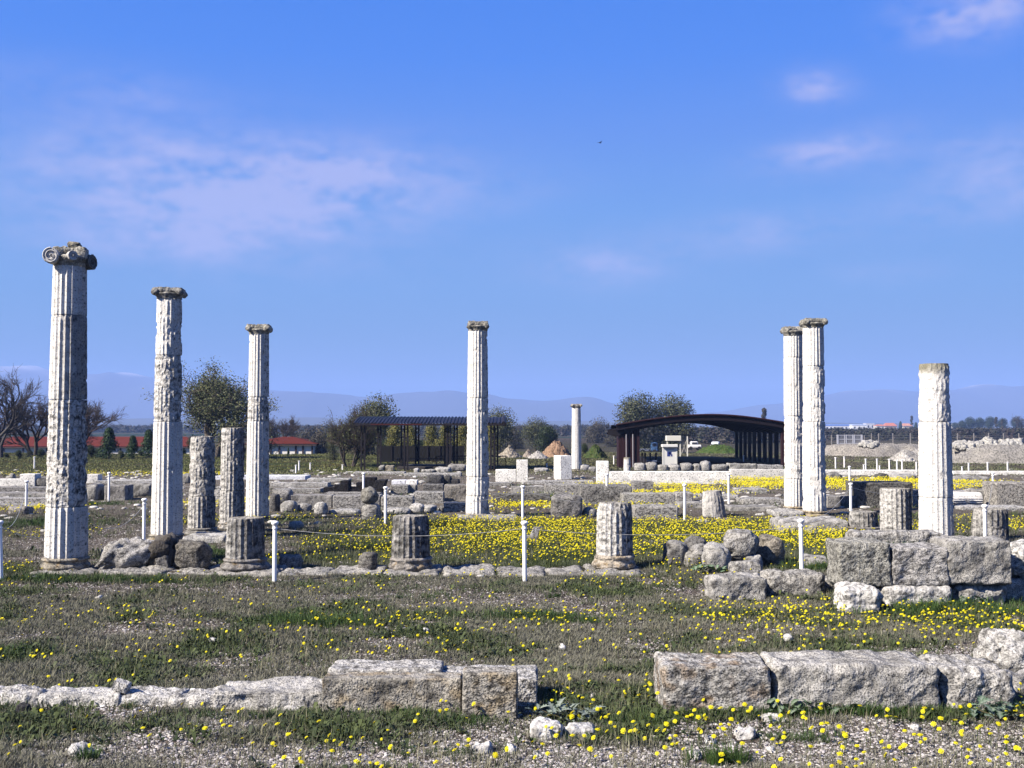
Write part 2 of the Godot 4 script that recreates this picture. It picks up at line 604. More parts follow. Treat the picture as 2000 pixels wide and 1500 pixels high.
# A worn Ionic capital: neck, echinus, two rolled bolsters and what is left of the abacus.
func worn_capital(r: float, w: float, h: float, dpt: float, sd: int, col: Color, broken := 0.3) -> ArrayMesh:
	var s := Shape.new()
	var off := Vector3(sd * 31.0, sd * 2.0, sd * 11.0)
	var around := 40
	var prof := [Vector2(r * 0.98, -0.02), Vector2(r * 1.0, 0.0), Vector2(r * 1.02, h * 0.12), Vector2(r * 1.16, h * 0.3), Vector2(r * 1.2, h * 0.42), Vector2(r * 1.05, h * 0.5)]
	var tint := func(q: Vector3) -> Color:
		var kk := spots.get_noise_3dv(q * 1.7) + 0.6 * spots.get_noise_3dv(q * 6.0)
		var cc: Color = col.lerp(Color(0.10, 0.097, 0.092), smoothstep(0.05, 0.5, kk) * 0.75)
		return cc.lerp(Color(0.24, 0.225, 0.15), smoothstep(0.15, 0.5, spots.get_noise_3dv(q * 1.3 + Vector3(30, 0, 0))) * 0.35)
	for p: Vector2 in prof:
		for k in around:
			var th := TAU * k / around
			var q := Vector3(cos(th) * p.x, p.y, -sin(th) * p.x)
			q += q.normalized() * fine.get_noise_3dv(q + off) * 0.012
			s.point(q, tint.call(q + off))
	for i in prof.size() - 1:
		for k in around:
			s.quad(i * around + k, i * around + (k + 1) % around, (i + 1) * around + (k + 1) % around, (i + 1) * around + k)
	# bolsters lie along z at both ends, the cushion spans between them
	var rad := h * 0.36
	for e in 2:
		var cx := (w * 0.5 - rad) * (1.0 if e else -1.0)
		var first := s.v.size()
		var rows := 14
		for i in rows + 1:
			var t := float(i) / rows
			var z := (t - 0.5) * dpt
			var waist := 1.0 - 0.22 * sin(PI * t)
			for k in 24:
				var th := TAU * k / 24
				var q := Vector3(cx + cos(th) * rad * waist, h * 0.52 + sin(th) * rad * waist, z)
				var nn := Vector3(cos(th), sin(th), 0)
				q += nn * (fine.get_noise_3dv(q + off) * 0.016 + minf(0.0, lump.get_noise_3dv(q * 1.5 + off)) * broken * 0.16)
				s.point(q, tint.call(q + off))
		for i in rows:
			for k in 24:
				s.quad(first + i * 24 + k, first + i * 24 + (k + 1) % 24, first + (i + 1) * 24 + (k + 1) % 24, first + (i + 1) * 24 + k)
		for side in 2:
			var mid := s.point(Vector3(cx, h * 0.52, (-0.5 if side == 0 else 0.5) * dpt * 0.96), tint.call(Vector3(cx, 0, side) + off))
			for k in 24:
				var a := first + (rows * 24 if side else 0) + k
				var b := first + (rows * 24 if side else 0) + (k + 1) % 24
				if side: s.tri(mid, a, b)
				else: s.tri(mid, b, a)
	# the slab on top, uneven
	var nx := 20
	var nz := 12
	var grid := s.v.size()
	for layer in 2:
		for i in nx + 1:
			for k in nz + 1:
				var fx := (float(i) / nx - 0.5) * 2.0
				var fz := (float(k) / nz - 0.5) * 2.0
				var edge := maxf(absf(fx), absf(fz))
				var q := Vector3(fx * w * 0.47, h * 0.62, fz * dpt * 0.5)
				var a := lump.get_noise_3dv(q * 1.6 + off)
				var b := fine.get_noise_3dv(q * 1.0 + off)
				if layer:
					q.y = h * (0.99 if edge < 0.99 else 0.93) + b * 0.02 + minf(0.0, a + 0.12) * broken * 0.35
				else:
					q.y = h * 0.52
				if edge > 0.99: q -= Vector3(fx, 0, fz) * (0.012 + absf(b) * 0.03)
				s.point(q, tint.call(q + off))
	var row := nz + 1
	var lay := (nx + 1) * row
	for i in nx:
		for k in nz:
			var a := grid + lay + i * row + k
			s.quad(a, a + 1, a + row + 1, a + row)
			var b := grid + i * row + k
			s.quad(b, b + row, b + row + 1, b + 1)
	for i in nx:
		for k: int in [0, nz]:
			var a := grid + i * row + k
			if k: s.quad(a, a + row, a + row + lay, a + lay)
			else: s.quad(a + row, a, a + lay, a + row + lay)
	for k in nz:
		for i: int in [0, nx]:
			var a := grid + i * row + k
			if i: s.quad(a + 1, a, a + lay, a + 1 + lay)
			else: s.quad(a, a + 1, a + 1 + lay, a + lay)
	return s.mesh(mats.pitted)

# A spiral volute: a thick disc with a raised ridge winding into its eye. Faces +z.
func volute_mesh(r: float, thick: float, sd: int, col: Color, turns := 2.2) -> ArrayMesh:
	var s := Shape.new()
	var n := 48
	var rings := [[0.0, 0.80], [0.3, 0.80], [0.62, 0.84], [0.9, 0.9], [1.0, 0.86], [1.0, 0.1], [0.86, 0.0]]
	for q in rings:
		for k in n:
			var th := TAU * k / n
			var p := Vector3(cos(th) * r * q[0], sin(th) * r * q[0], (q[1] - 0.5) * thick)
			p += p.normalized() * fine.get_noise_3dv(p * 2.0 + Vector3(sd, 0, 0)) * 0.006
			s.point(p, col)
	for i in rings.size() - 1:
		for k in n:
			var k2 := (k + 1) % n
			s.quad(i * n + k, (i + 1) * n + k, (i + 1) * n + k2, i * n + k2)
	var path := []
	var radii := []
	for i in 70:
		var t := i / 69.0
		var th := PI * 0.5 + TAU * turns * t
		var rr := r * (0.93 * pow(1.0 - t, 0.75) + 0.07)
		path.append(Vector3(cos(th) * rr, sin(th) * rr, 0.34 * thick + 0.01))
		radii.append(r * lerpf(0.085, 0.045, t))
	var tube := Shape.new()
	tube.tube(path, radii, 6, col.lightened(0.08))
	var at := s.v.size()
	for i in tube.v.size(): s.point(tube.v[i], tube.c[i])
	for i in tube.f: s.f.append(i + at)
	var eye := Shape.new()
	eye.lathe([Vector2(0.10 * r, 0.0), Vector2(0.09 * r, 0.03), Vector2(0.05 * r, 0.045), Vector2(0.001, 0.048)], 10)
	at = s.v.size()
	for i in eye.v.size():
		var p := eye.v[i]
		s.point(Vector3(p.x, -p.z, p.y + 0.3 * thick), col)
	for i in eye.f: s.f.append(i + at)
	return s.mesh(mats.marble)

# drums: bottom to top [row of the upper joint, wear, dark, grey]
func column(called: String, label: String, px: float, base_row: float, top_row: float, wide_px: float, top_px: float, base_px: float, base_rows: float, drums: Array, cap: String, cap_px := 0.0, cap_row := 0.0, o := {}) -> Node3D:
	var d := dist(base_row)
	var r0 := wide_px * 0.5 * d / FOCAL
	var z := -(d + base_px * 0.5 * d / FOCAL * 0.8)
	var dc := -z
	r0 = wide_px * 0.5 * dc / FOCAL
	var x := across(px, base_row, dc)
	var g: float = gh(x, z) - 0.02 + o.get("lift", 0.0)
	var t := thing(called, label, o.get("category", "column"), Vector3(x, g, z), o.get("turn", 0.0), o.get("group", ""))
	t.rotation.z = o.get("roll", 0.0)
	occupy(x - r0 * 1.25, x + r0 * 1.25, z - r0 * 1.25, z + r0 * 1.25)
	var sd: int = o.get("sd", int(px))
	var y := 0.0
	if base_px > 0.0:
		var bh := base_rows * dc / FOCAL + 0.02
		part("base", base_mesh(r0, base_px * 0.5 * dc / FOCAL, bh, sd, o.get("broken", 0.15), o.get("base_col", Color(0.40, 0.37, 0.31))), t)
		y = bh
	var shaft_top := high(top_row, dc) - g
	var r_top := top_px * 0.5 * dc / FOCAL
	var start := y
	for i in drums.size():
		var q: Array = drums[i]
		var y1 := (high(q[0], dc) - g) if i < drums.size() - 1 else shaft_top
		var ra := lerpf(r0, r_top, (y - start) / (shaft_top - start))
		var rb := lerpf(r0, r_top, (y1 - start) / (shaft_top - start))
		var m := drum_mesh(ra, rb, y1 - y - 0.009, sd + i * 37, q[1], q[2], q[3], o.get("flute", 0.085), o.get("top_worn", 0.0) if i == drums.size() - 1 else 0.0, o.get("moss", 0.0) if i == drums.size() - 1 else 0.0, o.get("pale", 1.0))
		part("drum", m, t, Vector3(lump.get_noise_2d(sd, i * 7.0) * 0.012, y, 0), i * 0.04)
		y = y1
	if cap == "worn":
		var ch := high(cap_row, dc) - g - y
		part("capital", worn_capital(r_top, cap_px * dc / FOCAL, ch, cap_px * dc / FOCAL * 0.86, sd, o.get("cap_col", Color(0.42, 0.40, 0.36)), o.get("cap_broken", 0.3)), t, Vector3(0, y, 0), o.get("cap_turn", 0.05))
	elif cap == "volutes":
		var ch := high(cap_row, dc) - g - y
		var w := cap_px * dc / FOCAL
		var c := part("capital", worn_capital(r_top, w * 0.86, ch, w * 0.66, sd, Color(0.52, 0.50, 0.44), 0.5), t, Vector3(0, y, 0), 0.12)
		part("volute", volute_mesh(ch * 0.43, 0.18, 1, Color(0.62, 0.61, 0.6)), c, Vector3(-w * 0.36, ch * 0.40, w * 0.34), -0.1)
		part("volute", volute_mesh(ch * 0.27, 0.14, 2, Color(0.58, 0.57, 0.56), 1.6), c, Vector3(w * 0.10, ch * 0.42, w * 0.40), 0.45)
		part("volute", volute_mesh(ch * 0.42, 0.22, 3, Color(0.16, 0.155, 0.15)), c, Vector3(w * 0.41, ch * 0.22, -w * 0.02), 1.1)  # right volute coloured dark to paint in its shade
		part("broken_top", stone(Vector3(w * 0.27, ch * 0.42, w * 0.3), 0.4, 0.02, 71, Color(0.4, 0.37, 0.3), 0.3, "pitted", 0.03), c, Vector3(w * 0.10, ch * 0.80, w * 0.08))
	return t

func build_columns() -> void:
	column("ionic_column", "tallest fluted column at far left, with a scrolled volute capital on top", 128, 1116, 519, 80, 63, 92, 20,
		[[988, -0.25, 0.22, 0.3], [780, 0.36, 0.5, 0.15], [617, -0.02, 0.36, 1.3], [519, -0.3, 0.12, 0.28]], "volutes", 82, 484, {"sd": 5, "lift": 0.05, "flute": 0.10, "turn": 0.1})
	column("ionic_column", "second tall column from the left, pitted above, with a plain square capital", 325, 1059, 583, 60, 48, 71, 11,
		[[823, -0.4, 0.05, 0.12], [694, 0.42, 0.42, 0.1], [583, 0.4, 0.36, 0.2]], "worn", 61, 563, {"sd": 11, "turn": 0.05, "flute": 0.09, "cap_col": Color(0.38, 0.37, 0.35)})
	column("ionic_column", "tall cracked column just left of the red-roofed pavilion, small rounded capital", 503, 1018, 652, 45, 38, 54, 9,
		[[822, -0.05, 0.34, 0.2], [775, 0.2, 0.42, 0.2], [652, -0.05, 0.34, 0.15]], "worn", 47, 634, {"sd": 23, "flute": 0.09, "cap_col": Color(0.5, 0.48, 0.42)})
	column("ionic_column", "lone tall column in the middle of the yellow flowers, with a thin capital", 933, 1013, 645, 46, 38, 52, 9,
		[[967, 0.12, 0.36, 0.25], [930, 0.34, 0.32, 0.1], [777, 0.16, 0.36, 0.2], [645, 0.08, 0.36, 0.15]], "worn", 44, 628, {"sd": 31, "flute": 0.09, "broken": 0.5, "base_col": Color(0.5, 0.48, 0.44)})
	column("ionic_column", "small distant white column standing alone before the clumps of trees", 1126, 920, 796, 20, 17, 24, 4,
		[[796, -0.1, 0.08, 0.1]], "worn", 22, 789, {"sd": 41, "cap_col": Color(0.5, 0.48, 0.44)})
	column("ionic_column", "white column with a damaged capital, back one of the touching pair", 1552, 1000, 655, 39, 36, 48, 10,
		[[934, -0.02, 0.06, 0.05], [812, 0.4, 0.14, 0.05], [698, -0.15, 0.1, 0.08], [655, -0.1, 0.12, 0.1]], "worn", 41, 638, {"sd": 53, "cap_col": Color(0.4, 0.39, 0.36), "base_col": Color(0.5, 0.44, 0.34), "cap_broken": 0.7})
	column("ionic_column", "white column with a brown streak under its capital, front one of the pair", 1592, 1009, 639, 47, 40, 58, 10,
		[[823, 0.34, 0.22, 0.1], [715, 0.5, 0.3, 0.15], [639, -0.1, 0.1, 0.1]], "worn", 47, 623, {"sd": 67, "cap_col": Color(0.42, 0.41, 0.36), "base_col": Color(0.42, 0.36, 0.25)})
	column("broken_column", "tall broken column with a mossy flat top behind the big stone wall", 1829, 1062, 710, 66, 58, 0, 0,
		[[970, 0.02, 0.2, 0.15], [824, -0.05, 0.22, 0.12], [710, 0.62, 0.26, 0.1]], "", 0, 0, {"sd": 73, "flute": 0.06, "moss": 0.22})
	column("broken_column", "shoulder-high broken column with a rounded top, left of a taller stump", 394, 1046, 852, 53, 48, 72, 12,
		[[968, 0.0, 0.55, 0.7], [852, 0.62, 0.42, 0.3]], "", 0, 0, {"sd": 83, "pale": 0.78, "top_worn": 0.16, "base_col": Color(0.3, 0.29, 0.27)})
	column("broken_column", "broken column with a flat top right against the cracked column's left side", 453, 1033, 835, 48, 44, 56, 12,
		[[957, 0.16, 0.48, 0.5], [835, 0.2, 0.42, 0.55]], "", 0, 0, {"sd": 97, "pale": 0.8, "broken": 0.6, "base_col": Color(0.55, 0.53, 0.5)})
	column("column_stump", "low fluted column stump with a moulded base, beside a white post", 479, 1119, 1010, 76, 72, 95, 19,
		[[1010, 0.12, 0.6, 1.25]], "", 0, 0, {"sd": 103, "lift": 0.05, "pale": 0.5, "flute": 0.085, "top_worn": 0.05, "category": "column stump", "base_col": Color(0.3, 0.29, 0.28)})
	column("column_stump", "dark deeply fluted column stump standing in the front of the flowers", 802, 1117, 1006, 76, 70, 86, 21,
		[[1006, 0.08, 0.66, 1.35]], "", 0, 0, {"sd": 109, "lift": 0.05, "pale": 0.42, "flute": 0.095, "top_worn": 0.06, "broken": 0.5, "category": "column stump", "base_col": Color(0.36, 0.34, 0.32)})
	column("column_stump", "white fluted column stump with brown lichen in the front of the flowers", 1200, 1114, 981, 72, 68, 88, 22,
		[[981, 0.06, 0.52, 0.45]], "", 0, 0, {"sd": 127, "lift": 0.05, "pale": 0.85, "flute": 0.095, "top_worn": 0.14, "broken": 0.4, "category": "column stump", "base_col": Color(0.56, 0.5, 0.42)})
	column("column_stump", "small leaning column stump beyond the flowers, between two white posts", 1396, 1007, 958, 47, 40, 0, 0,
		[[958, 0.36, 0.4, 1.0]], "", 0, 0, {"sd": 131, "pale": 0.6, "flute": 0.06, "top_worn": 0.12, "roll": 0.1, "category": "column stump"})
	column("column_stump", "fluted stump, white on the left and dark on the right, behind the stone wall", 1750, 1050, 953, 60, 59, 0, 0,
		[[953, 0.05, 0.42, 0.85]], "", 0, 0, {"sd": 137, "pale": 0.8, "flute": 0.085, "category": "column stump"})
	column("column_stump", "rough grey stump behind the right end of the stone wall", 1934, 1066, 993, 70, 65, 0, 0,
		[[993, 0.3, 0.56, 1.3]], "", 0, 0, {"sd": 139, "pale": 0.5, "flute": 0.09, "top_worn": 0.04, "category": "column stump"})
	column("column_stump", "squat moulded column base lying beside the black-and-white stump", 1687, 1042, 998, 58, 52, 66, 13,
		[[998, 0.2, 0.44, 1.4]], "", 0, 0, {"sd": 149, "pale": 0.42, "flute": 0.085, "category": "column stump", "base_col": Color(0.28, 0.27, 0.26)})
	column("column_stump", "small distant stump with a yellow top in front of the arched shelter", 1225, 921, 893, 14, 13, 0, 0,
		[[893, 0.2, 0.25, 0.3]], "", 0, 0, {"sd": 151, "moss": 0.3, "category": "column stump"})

const PALE := Color(0.66, 0.65, 0.63)
const GREY := Color(0.50, 0.49, 0.47)
const DARK := Color(0.30, 0.295, 0.29)
const WHITE := Color(0.82, 0.81, 0.79)
const TAN := Color(0.40, 0.365, 0.31)
const OCHRE := Color(0.36, 0.255, 0.11, 0.5)

func stones() -> void:
	# --- foreground, left: facing slabs in front, bedding slabs behind
	var fl := "blocks of the low foreground wall on the left"
	block("stone_block", "yellow-stained upright facing block at the right end of the left foreground wall", "stone block", 903, 1011, 1319, 1412, 0.26, {"rnd": 0.12, "rough": 0.006, "col": Color(0.504, 0.48, 0.432), "lichen": 0.25, "stain": OCHRE, "cell": 0.02, "sd": 1, "group": fl, "sink": 0.12})
	block("stone_block", "long yellow-stained facing slab with a cement rim, left foreground wall", "stone block", 629, 901, 1329, 1400, 0.25, {"rnd": 0.12, "rough": 0.007, "col": Color(0.516, 0.492, 0.444), "lichen": 0.25, "stain": OCHRE, "cell": 0.024, "sd": 2, "group": fl, "sink": 0.1})
	block("stone_block", "flat-topped pale slab behind the yellow-stained end block, right end in shadow", "stone block", 842, 1051, 1329, 1384, 0.56, {"rnd": 0.1, "rough": 0.012, "col": Color(0.66, 0.648, 0.624), "lichen": 0.3, "cell": 0.024, "sd": 3, "group": fl, "sink": 0.12})
	block("stone_block", "raised pale slab lying on top of the left foreground wall", "stone block", 640, 862, 1310, 1376, 0.42, {"rnd": 0.14, "rough": 0.012, "col": Color(0.672, 0.66, 0.636), "lichen": 0.26, "cell": 0.024, "sd": 4, "group": fl, "sink": 0.08, "turn": 0.015})
	block("stone_block", "low cracked slab left of the yellow-stained facing slab", "stone block", 414, 637, 1354, 1388, 0.5, {"rnd": 0.22, "rough": 0.022, "col": Color(0.648, 0.636, 0.612), "lichen": 0.22, "cell": 0.024, "sd": 5, "group": fl})
	block("stone_block", "rough crumbling stone between the cracked slab and the rubble strip", "stone block", 330, 432, 1360, 1382, 0.34, {"rnd": 0.5, "rough": 0.03, "col": PALE, "lichen": 0.2, "cell": 0.024, "sd": 6, "group": fl})
	block("rubble_stone", "crumbling white mortar strip carrying a pointed white shard", "rubble", 214, 352, 1358, 1377, 0.36, {"rnd": 0.6, "rough": 0.022, "col": Color(0.72, 0.71, 0.69), "lichen": 0.16, "cell": 0.022, "sd": 7})
	block("rubble_stone", "crumbling white mortar strip next to the small dark stone at left", "rubble", 70, 232, 1358, 1378, 0.38, {"rnd": 0.6, "rough": 0.022, "col": Color(0.72, 0.71, 0.69), "lichen": 0.16, "cell": 0.022, "sd": 8})
	block("rubble_stone", "crumbling mortar strip running out of the picture at the lower left edge", "rubble", -60, 84, 1358, 1379, 0.36, {"rnd": 0.6, "rough": 0.035, "col": Color(0.72, 0.708, 0.684), "lichen": 0.18, "cell": 0.022, "sd": 9})
	block("stone_shard", "small pointed white shard standing on the crumbling mortar strip", "stone", 215, 245, 1332, 1352, 0.1, {"rnd": 0.15, "rough": 0.012, "col": Color(0.75, 0.74, 0.72), "lichen": 0.0, "cell": 0.02, "drow": 1374, "roll": -0.3})
	block("stone", "small black stone in front of the crumbling mortar strip", "stone", 30, 55, 1375, 1395, 0.1, {"rnd": 0.7, "rough": 0.02, "col": Color(0.06, 0.06, 0.065), "lichen": 0.3, "cell": 0.02})
	# --- foreground, right
	var fr := "blocks of the low foreground wall on the right"
	block("stone_block", "large lichen-spotted block at the left end of the right foreground wall", "stone block", 1296, 1508, 1304, 1400, 0.56, {"rnd": 0.1, "rough": 0.018, "col": Color(0.564, 0.552, 0.528), "lichen": 0.38, "stain": Color(0.3, 0.19, 0.09, 0.5), "cell": 0.022, "sd": 31, "group": fr, "sink": 0.12})
	block("stone_block", "long rounded block in the middle of the right foreground wall, leafy plant before it", "stone block", 1513, 1838, 1304, 1398, 0.62, {"rnd": 0.2, "rough": 0.024, "col": Color(0.6, 0.588, 0.564), "lichen": 0.32, "cell": 0.024, "sd": 32, "group": fr, "sink": 0.12})
	block("stone_block", "lower rough block at the right end of the right foreground wall", "stone block", 1842, 1982, 1311, 1395, 0.6, {"rnd": 0.22, "rough": 0.03, "col": Color(0.624, 0.612, 0.588), "lichen": 0.3, "cell": 0.024, "sd": 33, "group": fr, "sink": 0.12})
	block("boulder", "jagged white-topped boulder at the right edge above the foreground wall", "boulder", 1936, 2052, 1246, 1330, 0.5, {"rnd": 0.75, "rough": 0.06, "col": Color(0.66, 0.65, 0.63), "lichen": 0.26, "cell": 0.024, "sd": 34})
	block("boulder", "dark-shaded rubble stone at the right edge under the jagged boulder", "boulder", 1974, 2060, 1328, 1362, 0.4, {"rnd": 0.6, "rough": 0.05, "col": Color(0.576, 0.564, 0.552), "lichen": 0.35, "cell": 0.024, "sd": 35})
	# --- loose stones in the foreground
	for q in [["white lump of limestone below the yellow-stained end block", 1036, 1102, 1420, 1452, 0.2], ["low pale stone right of the limestone lump by the thistle", 1106, 1160, 1426, 1446, 0.16], ["white stone near the bottom edge, left of the two small ones", 918, 962, 1458, 1482, 0.16],
			["rounded white stone at the bottom, right of a larger one", 988, 1008, 1462, 1478, 0.1], ["small flat white stone below the limestone lump", 1040, 1060, 1476, 1486, 0.1], ["pale stone half buried at the lower left by a grass tuft", 132, 172, 1462, 1482, 0.16],
			["white stone lying in front of the large lichen-spotted block", 1440, 1478, 1428, 1448, 0.16], ["pale flat stone in front of the leafy dark plant", 1492, 1540, 1404, 1416, 0.2], ["white stone in the grass between the two foreground walls", 1060, 1078, 1342, 1352, 0.1],
			["white stone in the grass left of the right foreground wall", 1152, 1162, 1357, 1364, 0.08], ["white stone on the dry grass above the left foreground wall", 1092, 1106, 1258, 1266, 0.09], ["pale stone on the grass beyond the raised slab", 824, 840, 1230, 1240, 0.1],
			["white stone on the grass above the right foreground wall", 1536, 1548, 1242, 1250, 0.1], ["pale flat stone on the dry grass at left", 184, 194, 1163, 1167, 0.12], ["pale stone on the grass left of the green tuft", 404, 420, 1246, 1254, 0.12],
			["small white stone at the bottom below the lichen-spotted block", 1380, 1398, 1444, 1456, 0.1], ["white stone at the bottom left of the leafy plant", 1350, 1372, 1476, 1488, 0.12], ["small pale stone under the right foreground wall's long block", 1476, 1490, 1366, 1380, 0.08],
			["pale pebble among flowers at the lower right", 1782, 1796, 1420, 1432, 0.08], ["long white chip lying under the cracked slab", 548, 590, 1386, 1394, 0.1], ["white lump leaning on the cracked slab's front", 566, 588, 1374, 1388, 0.08],
			["small white stone at the bottom right of the gravel patch", 1500, 1516, 1462, 1472, 0.1], ["pale stone at the foot of the big wall's right end", 1966, 1992, 1154, 1166, 0.16]]:
		block("loose_stone", q[0], "stone", q[1], q[2], q[3], q[4], q[5], {"rnd": 0.62, "rough": 0.03, "mat": "pitted", "col": Color(0.8, 0.79, 0.77), "lichen": 0.12, "cell": 0.018, "sink": 0.03, "group": "loose stones in the grass"})
	# --- the big wall on the right
	var bw := "blocks of the big ruined wall on the right"
	block("stone_block", "leaning worn block at the left end of the big ruined wall", "stone block", 1640, 1744, 1060, 1148, 0.62, {"rnd": 0.14, "rough": 0.02, "col": Color(0.48, 0.474, 0.432), "lichen": 0.32, "cell": 0.032, "sd": 51, "group": bw, "drow": 1186, "lean": -0.03})
	block("stone_block", "middle block of the big ruined wall, grass growing on its top", "stone block", 1744, 1854, 1071, 1145, 0.62, {"rnd": 0.11, "rough": 0.022, "col": Color(0.54, 0.528, 0.516), "lichen": 0.36, "cell": 0.032, "sd": 52, "group": bw, "drow": 1186})
	block("stone_block", "widest block of the big ruined wall, next to a white boulder", "stone block", 1853, 1980, 1056, 1143, 0.66, {"rnd": 0.12, "rough": 0.022, "col": Color(0.552, 0.54, 0.516), "lichen": 0.34, "cell": 0.032, "sd": 53, "group": bw, "drow": 1186})
	block("stone_block", "rear ledge stone of the big ruined wall below the white column", "stone block", 1668, 1846, 1040, 1166, 0.42, {"rnd": 0.24, "rough": 0.02, "col": Color(0.564, 0.552, 0.528), "lichen": 0.38, "cell": 0.036, "sd": 54, "group": bw})
	block("boulder", "white boulder at the right edge beside the big wall's widest block", "boulder", 1978, 2060, 1066, 1138, 0.6, {"drow": 1176, "rnd": 0.7, "rough": 0.06, "col": WHITE, "lichen": 0.22, "cell": 0.034, "sd": 55})
	block("stone_block", "pale flat stone under the white boulder at the right edge", "stone block", 1962, 2060, 1134, 1176, 0.5, {"rnd": 0.4, "rough": 0.02, "col": Color(0.72, 0.72, 0.696), "lichen": 0.2, "sd": 56})
	block("foundation_stone", "bright white foundation stone under the leaning worn block", "foundation stone", 1650, 1724, 1149, 1198, 0.5, {"rnd": 0.35, "rough": 0.04, "col": Color(0.8, 0.79, 0.77), "lichen": -0.1, "mat": "pitted", "cell": 0.03, "sd": 57})
	block("foundation_stone", "white foundation stone under the big wall's grassy middle block", "foundation stone", 1728, 1860, 1147, 1188, 0.5, {"rnd": 0.35, "rough": 0.022, "col": Color(0.72, 0.71, 0.69), "lichen": 0.06, "mat": "pitted", "cell": 0.032, "sd": 58})
	block("foundation_stone", "pale foundation rubble under the big wall's widest block", "foundation stone", 1864, 1968, 1147, 1184, 0.5, {"rnd": 0.5, "rough": 0.04, "col": Color(0.62, 0.61, 0.59), "lichen": 0.16, "mat": "pitted", "cell": 0.032, "sd": 59})
	block("stone_wedge", "narrow worn stone leaning against the left end of the big wall", "stone", 1628, 1656, 1086, 1150, 0.5, {"rnd": 0.6, "rough": 0.022, "col": GREY, "lichen": 0.4, "sd": 60, "lean": 0.35})
	# --- boulders in front of the flowers
	var bo := "boulders at the edge of the flower field"
	block("boulder", "round lichen-covered boulder at the left end of the boulder cluster", "boulder", 1296, 1348, 1058, 1108, 0.5, {"rnd": 0.85, "rough": 0.035, "col": GREY, "lichen": 0.46, "sd": 71, "group": bo})
	block("boulder", "grey boulder tucked behind the round left one", "boulder", 1338, 1388, 1048, 1090, 0.4, {"rnd": 0.85, "rough": 0.04, "col": DARK, "lichen": 0.36, "sd": 72, "group": bo})
	block("boulder", "low grey boulder between the round one and the white-faced one", "boulder", 1342, 1390, 1068, 1110, 0.4, {"rnd": 0.8, "rough": 0.04, "col": GREY, "lichen": 0.38, "sd": 73, "group": bo})
	block("boulder", "white-faced boulder at the front of the boulder cluster", "boulder", 1376, 1432, 1066, 1118, 0.46, {"rnd": 0.75, "rough": 0.045, "col": Color(0.66, 0.648, 0.624), "lichen": 0.28, "sd": 74, "group": bo})
	block("boulder", "large boulder resting on top of the boulder cluster", "boulder", 1416, 1486, 1038, 1100, 0.5, {"rnd": 0.8, "rough": 0.05, "col": Color(0.528, 0.516, 0.492), "lichen": 0.42, "sd": 75, "group": bo, "drow": 1112})
	block("boulder", "upright tan boulder at the right end of the boulder cluster", "boulder", 1482, 1536, 1047, 1106, 0.46, {"rnd": 0.75, "rough": 0.05, "col": TAN, "lichen": 0.38, "sd": 76, "group": bo})
	block("boulder", "small pale boulder wedged below the large resting one", "boulder", 1452, 1494, 1084, 1112, 0.3, {"rnd": 0.75, "rough": 0.03, "col": PALE, "lichen": 0.26, "sd": 77, "group": bo})
	block("boulder", "low flat boulder lying in front of the boulder cluster", "boulder", 1428, 1494, 1098, 1126, 0.4, {"rnd": 0.75, "rough": 0.035, "col": Color(0.552, 0.54, 0.516), "lichen": 0.32, "sd": 78, "group": bo})
	block("boulder", "low stone beside the white post, right of the boulder cluster", "boulder", 1568, 1622, 1088, 1108, 0.4, {"rnd": 0.65, "rough": 0.035, "col": GREY, "lichen": 0.38, "sd": 79})
	block("stone_slab", "square-ended slab in the grass below the boulder cluster", "stone slab", 1388, 1497, 1128, 1168, 0.6, {"rnd": 0.3, "rough": 0.03, "col": Color(0.6, 0.588, 0.564), "lichen": 0.36, "sd": 80, "cell": 0.035})
	block("stone_slab", "split slab in the grass left of the big ruined wall", "stone slab", 1499, 1612, 1122, 1162, 0.6, {"rnd": 0.4, "rough": 0.04, "col": Color(0.528, 0.516, 0.492), "lichen": 0.44, "sd": 81, "cell": 0.035})
	block("stone_slab", "small grey slab at the foot of the leaning worn block", "stone slab", 1614, 1648, 1130, 1152, 0.4, {"rnd": 0.5, "rough": 0.03, "col": GREY, "lichen": 0.36, "sd": 82})
	# --- rocks at the feet of the left columns
	block("boulder", "wedge-shaped rough rock between the two tallest left columns", "boulder", 176, 288, 1058, 1115, 0.5, {"rnd": 0.7, "rough": 0.075, "col": Color(0.552, 0.54, 0.528), "lichen": 0.42, "sd": 91, "lean": 0.4})
	block("boulder", "dark brown hollowed rock in front of the second tall column", "boulder", 284, 336, 1052, 1114, 0.5, {"rnd": 0.6, "rough": 0.06, "col": Color(0.17, 0.155, 0.14), "lichen": 0.3, "sd": 92})
	block("boulder", "smooth rounded tan rock right of the dark hollowed rock", "boulder", 332, 402, 1057, 1114, 0.5, {"rnd": 0.72, "rough": 0.03, "col": Color(0.26, 0.245, 0.22), "lichen": 0.28, "sd": 93})
	block("stone_shard", "small grey shard leaning on the dark hollowed rock", "stone", 310, 332, 1088, 1114, 0.12, {"rnd": 0.3, "rough": 0.02, "col": Color(0.3, 0.29, 0.28), "lichen": 0.2, "sd": 94, "roll": 0.25})
	block("stone_slab", "pale slab under the shoulder-high broken column", "stone slab", 356, 440, 1048, 1062, 1.0, {"rnd": 0.4, "rough": 0.03, "col": PALE, "lichen": 0.3, "sd": 95})
	block("boulder", "dark stone in the grass right of the white post and stump", "boulder", 540, 584, 1085, 1110, 0.36, {"rnd": 0.7, "rough": 0.04, "col": Color(0.396, 0.384, 0.372), "lichen": 0.5, "sd": 96})
	block("carved_stone", "round carved grey stone in the grass near the dark fluted stump", "carved stone", 699, 733, 1080, 1113, 0.34, {"rnd": 0.6, "rough": 0.022, "col": Color(0.27, 0.26, 0.24), "lichen": 0.32, "sd": 97})
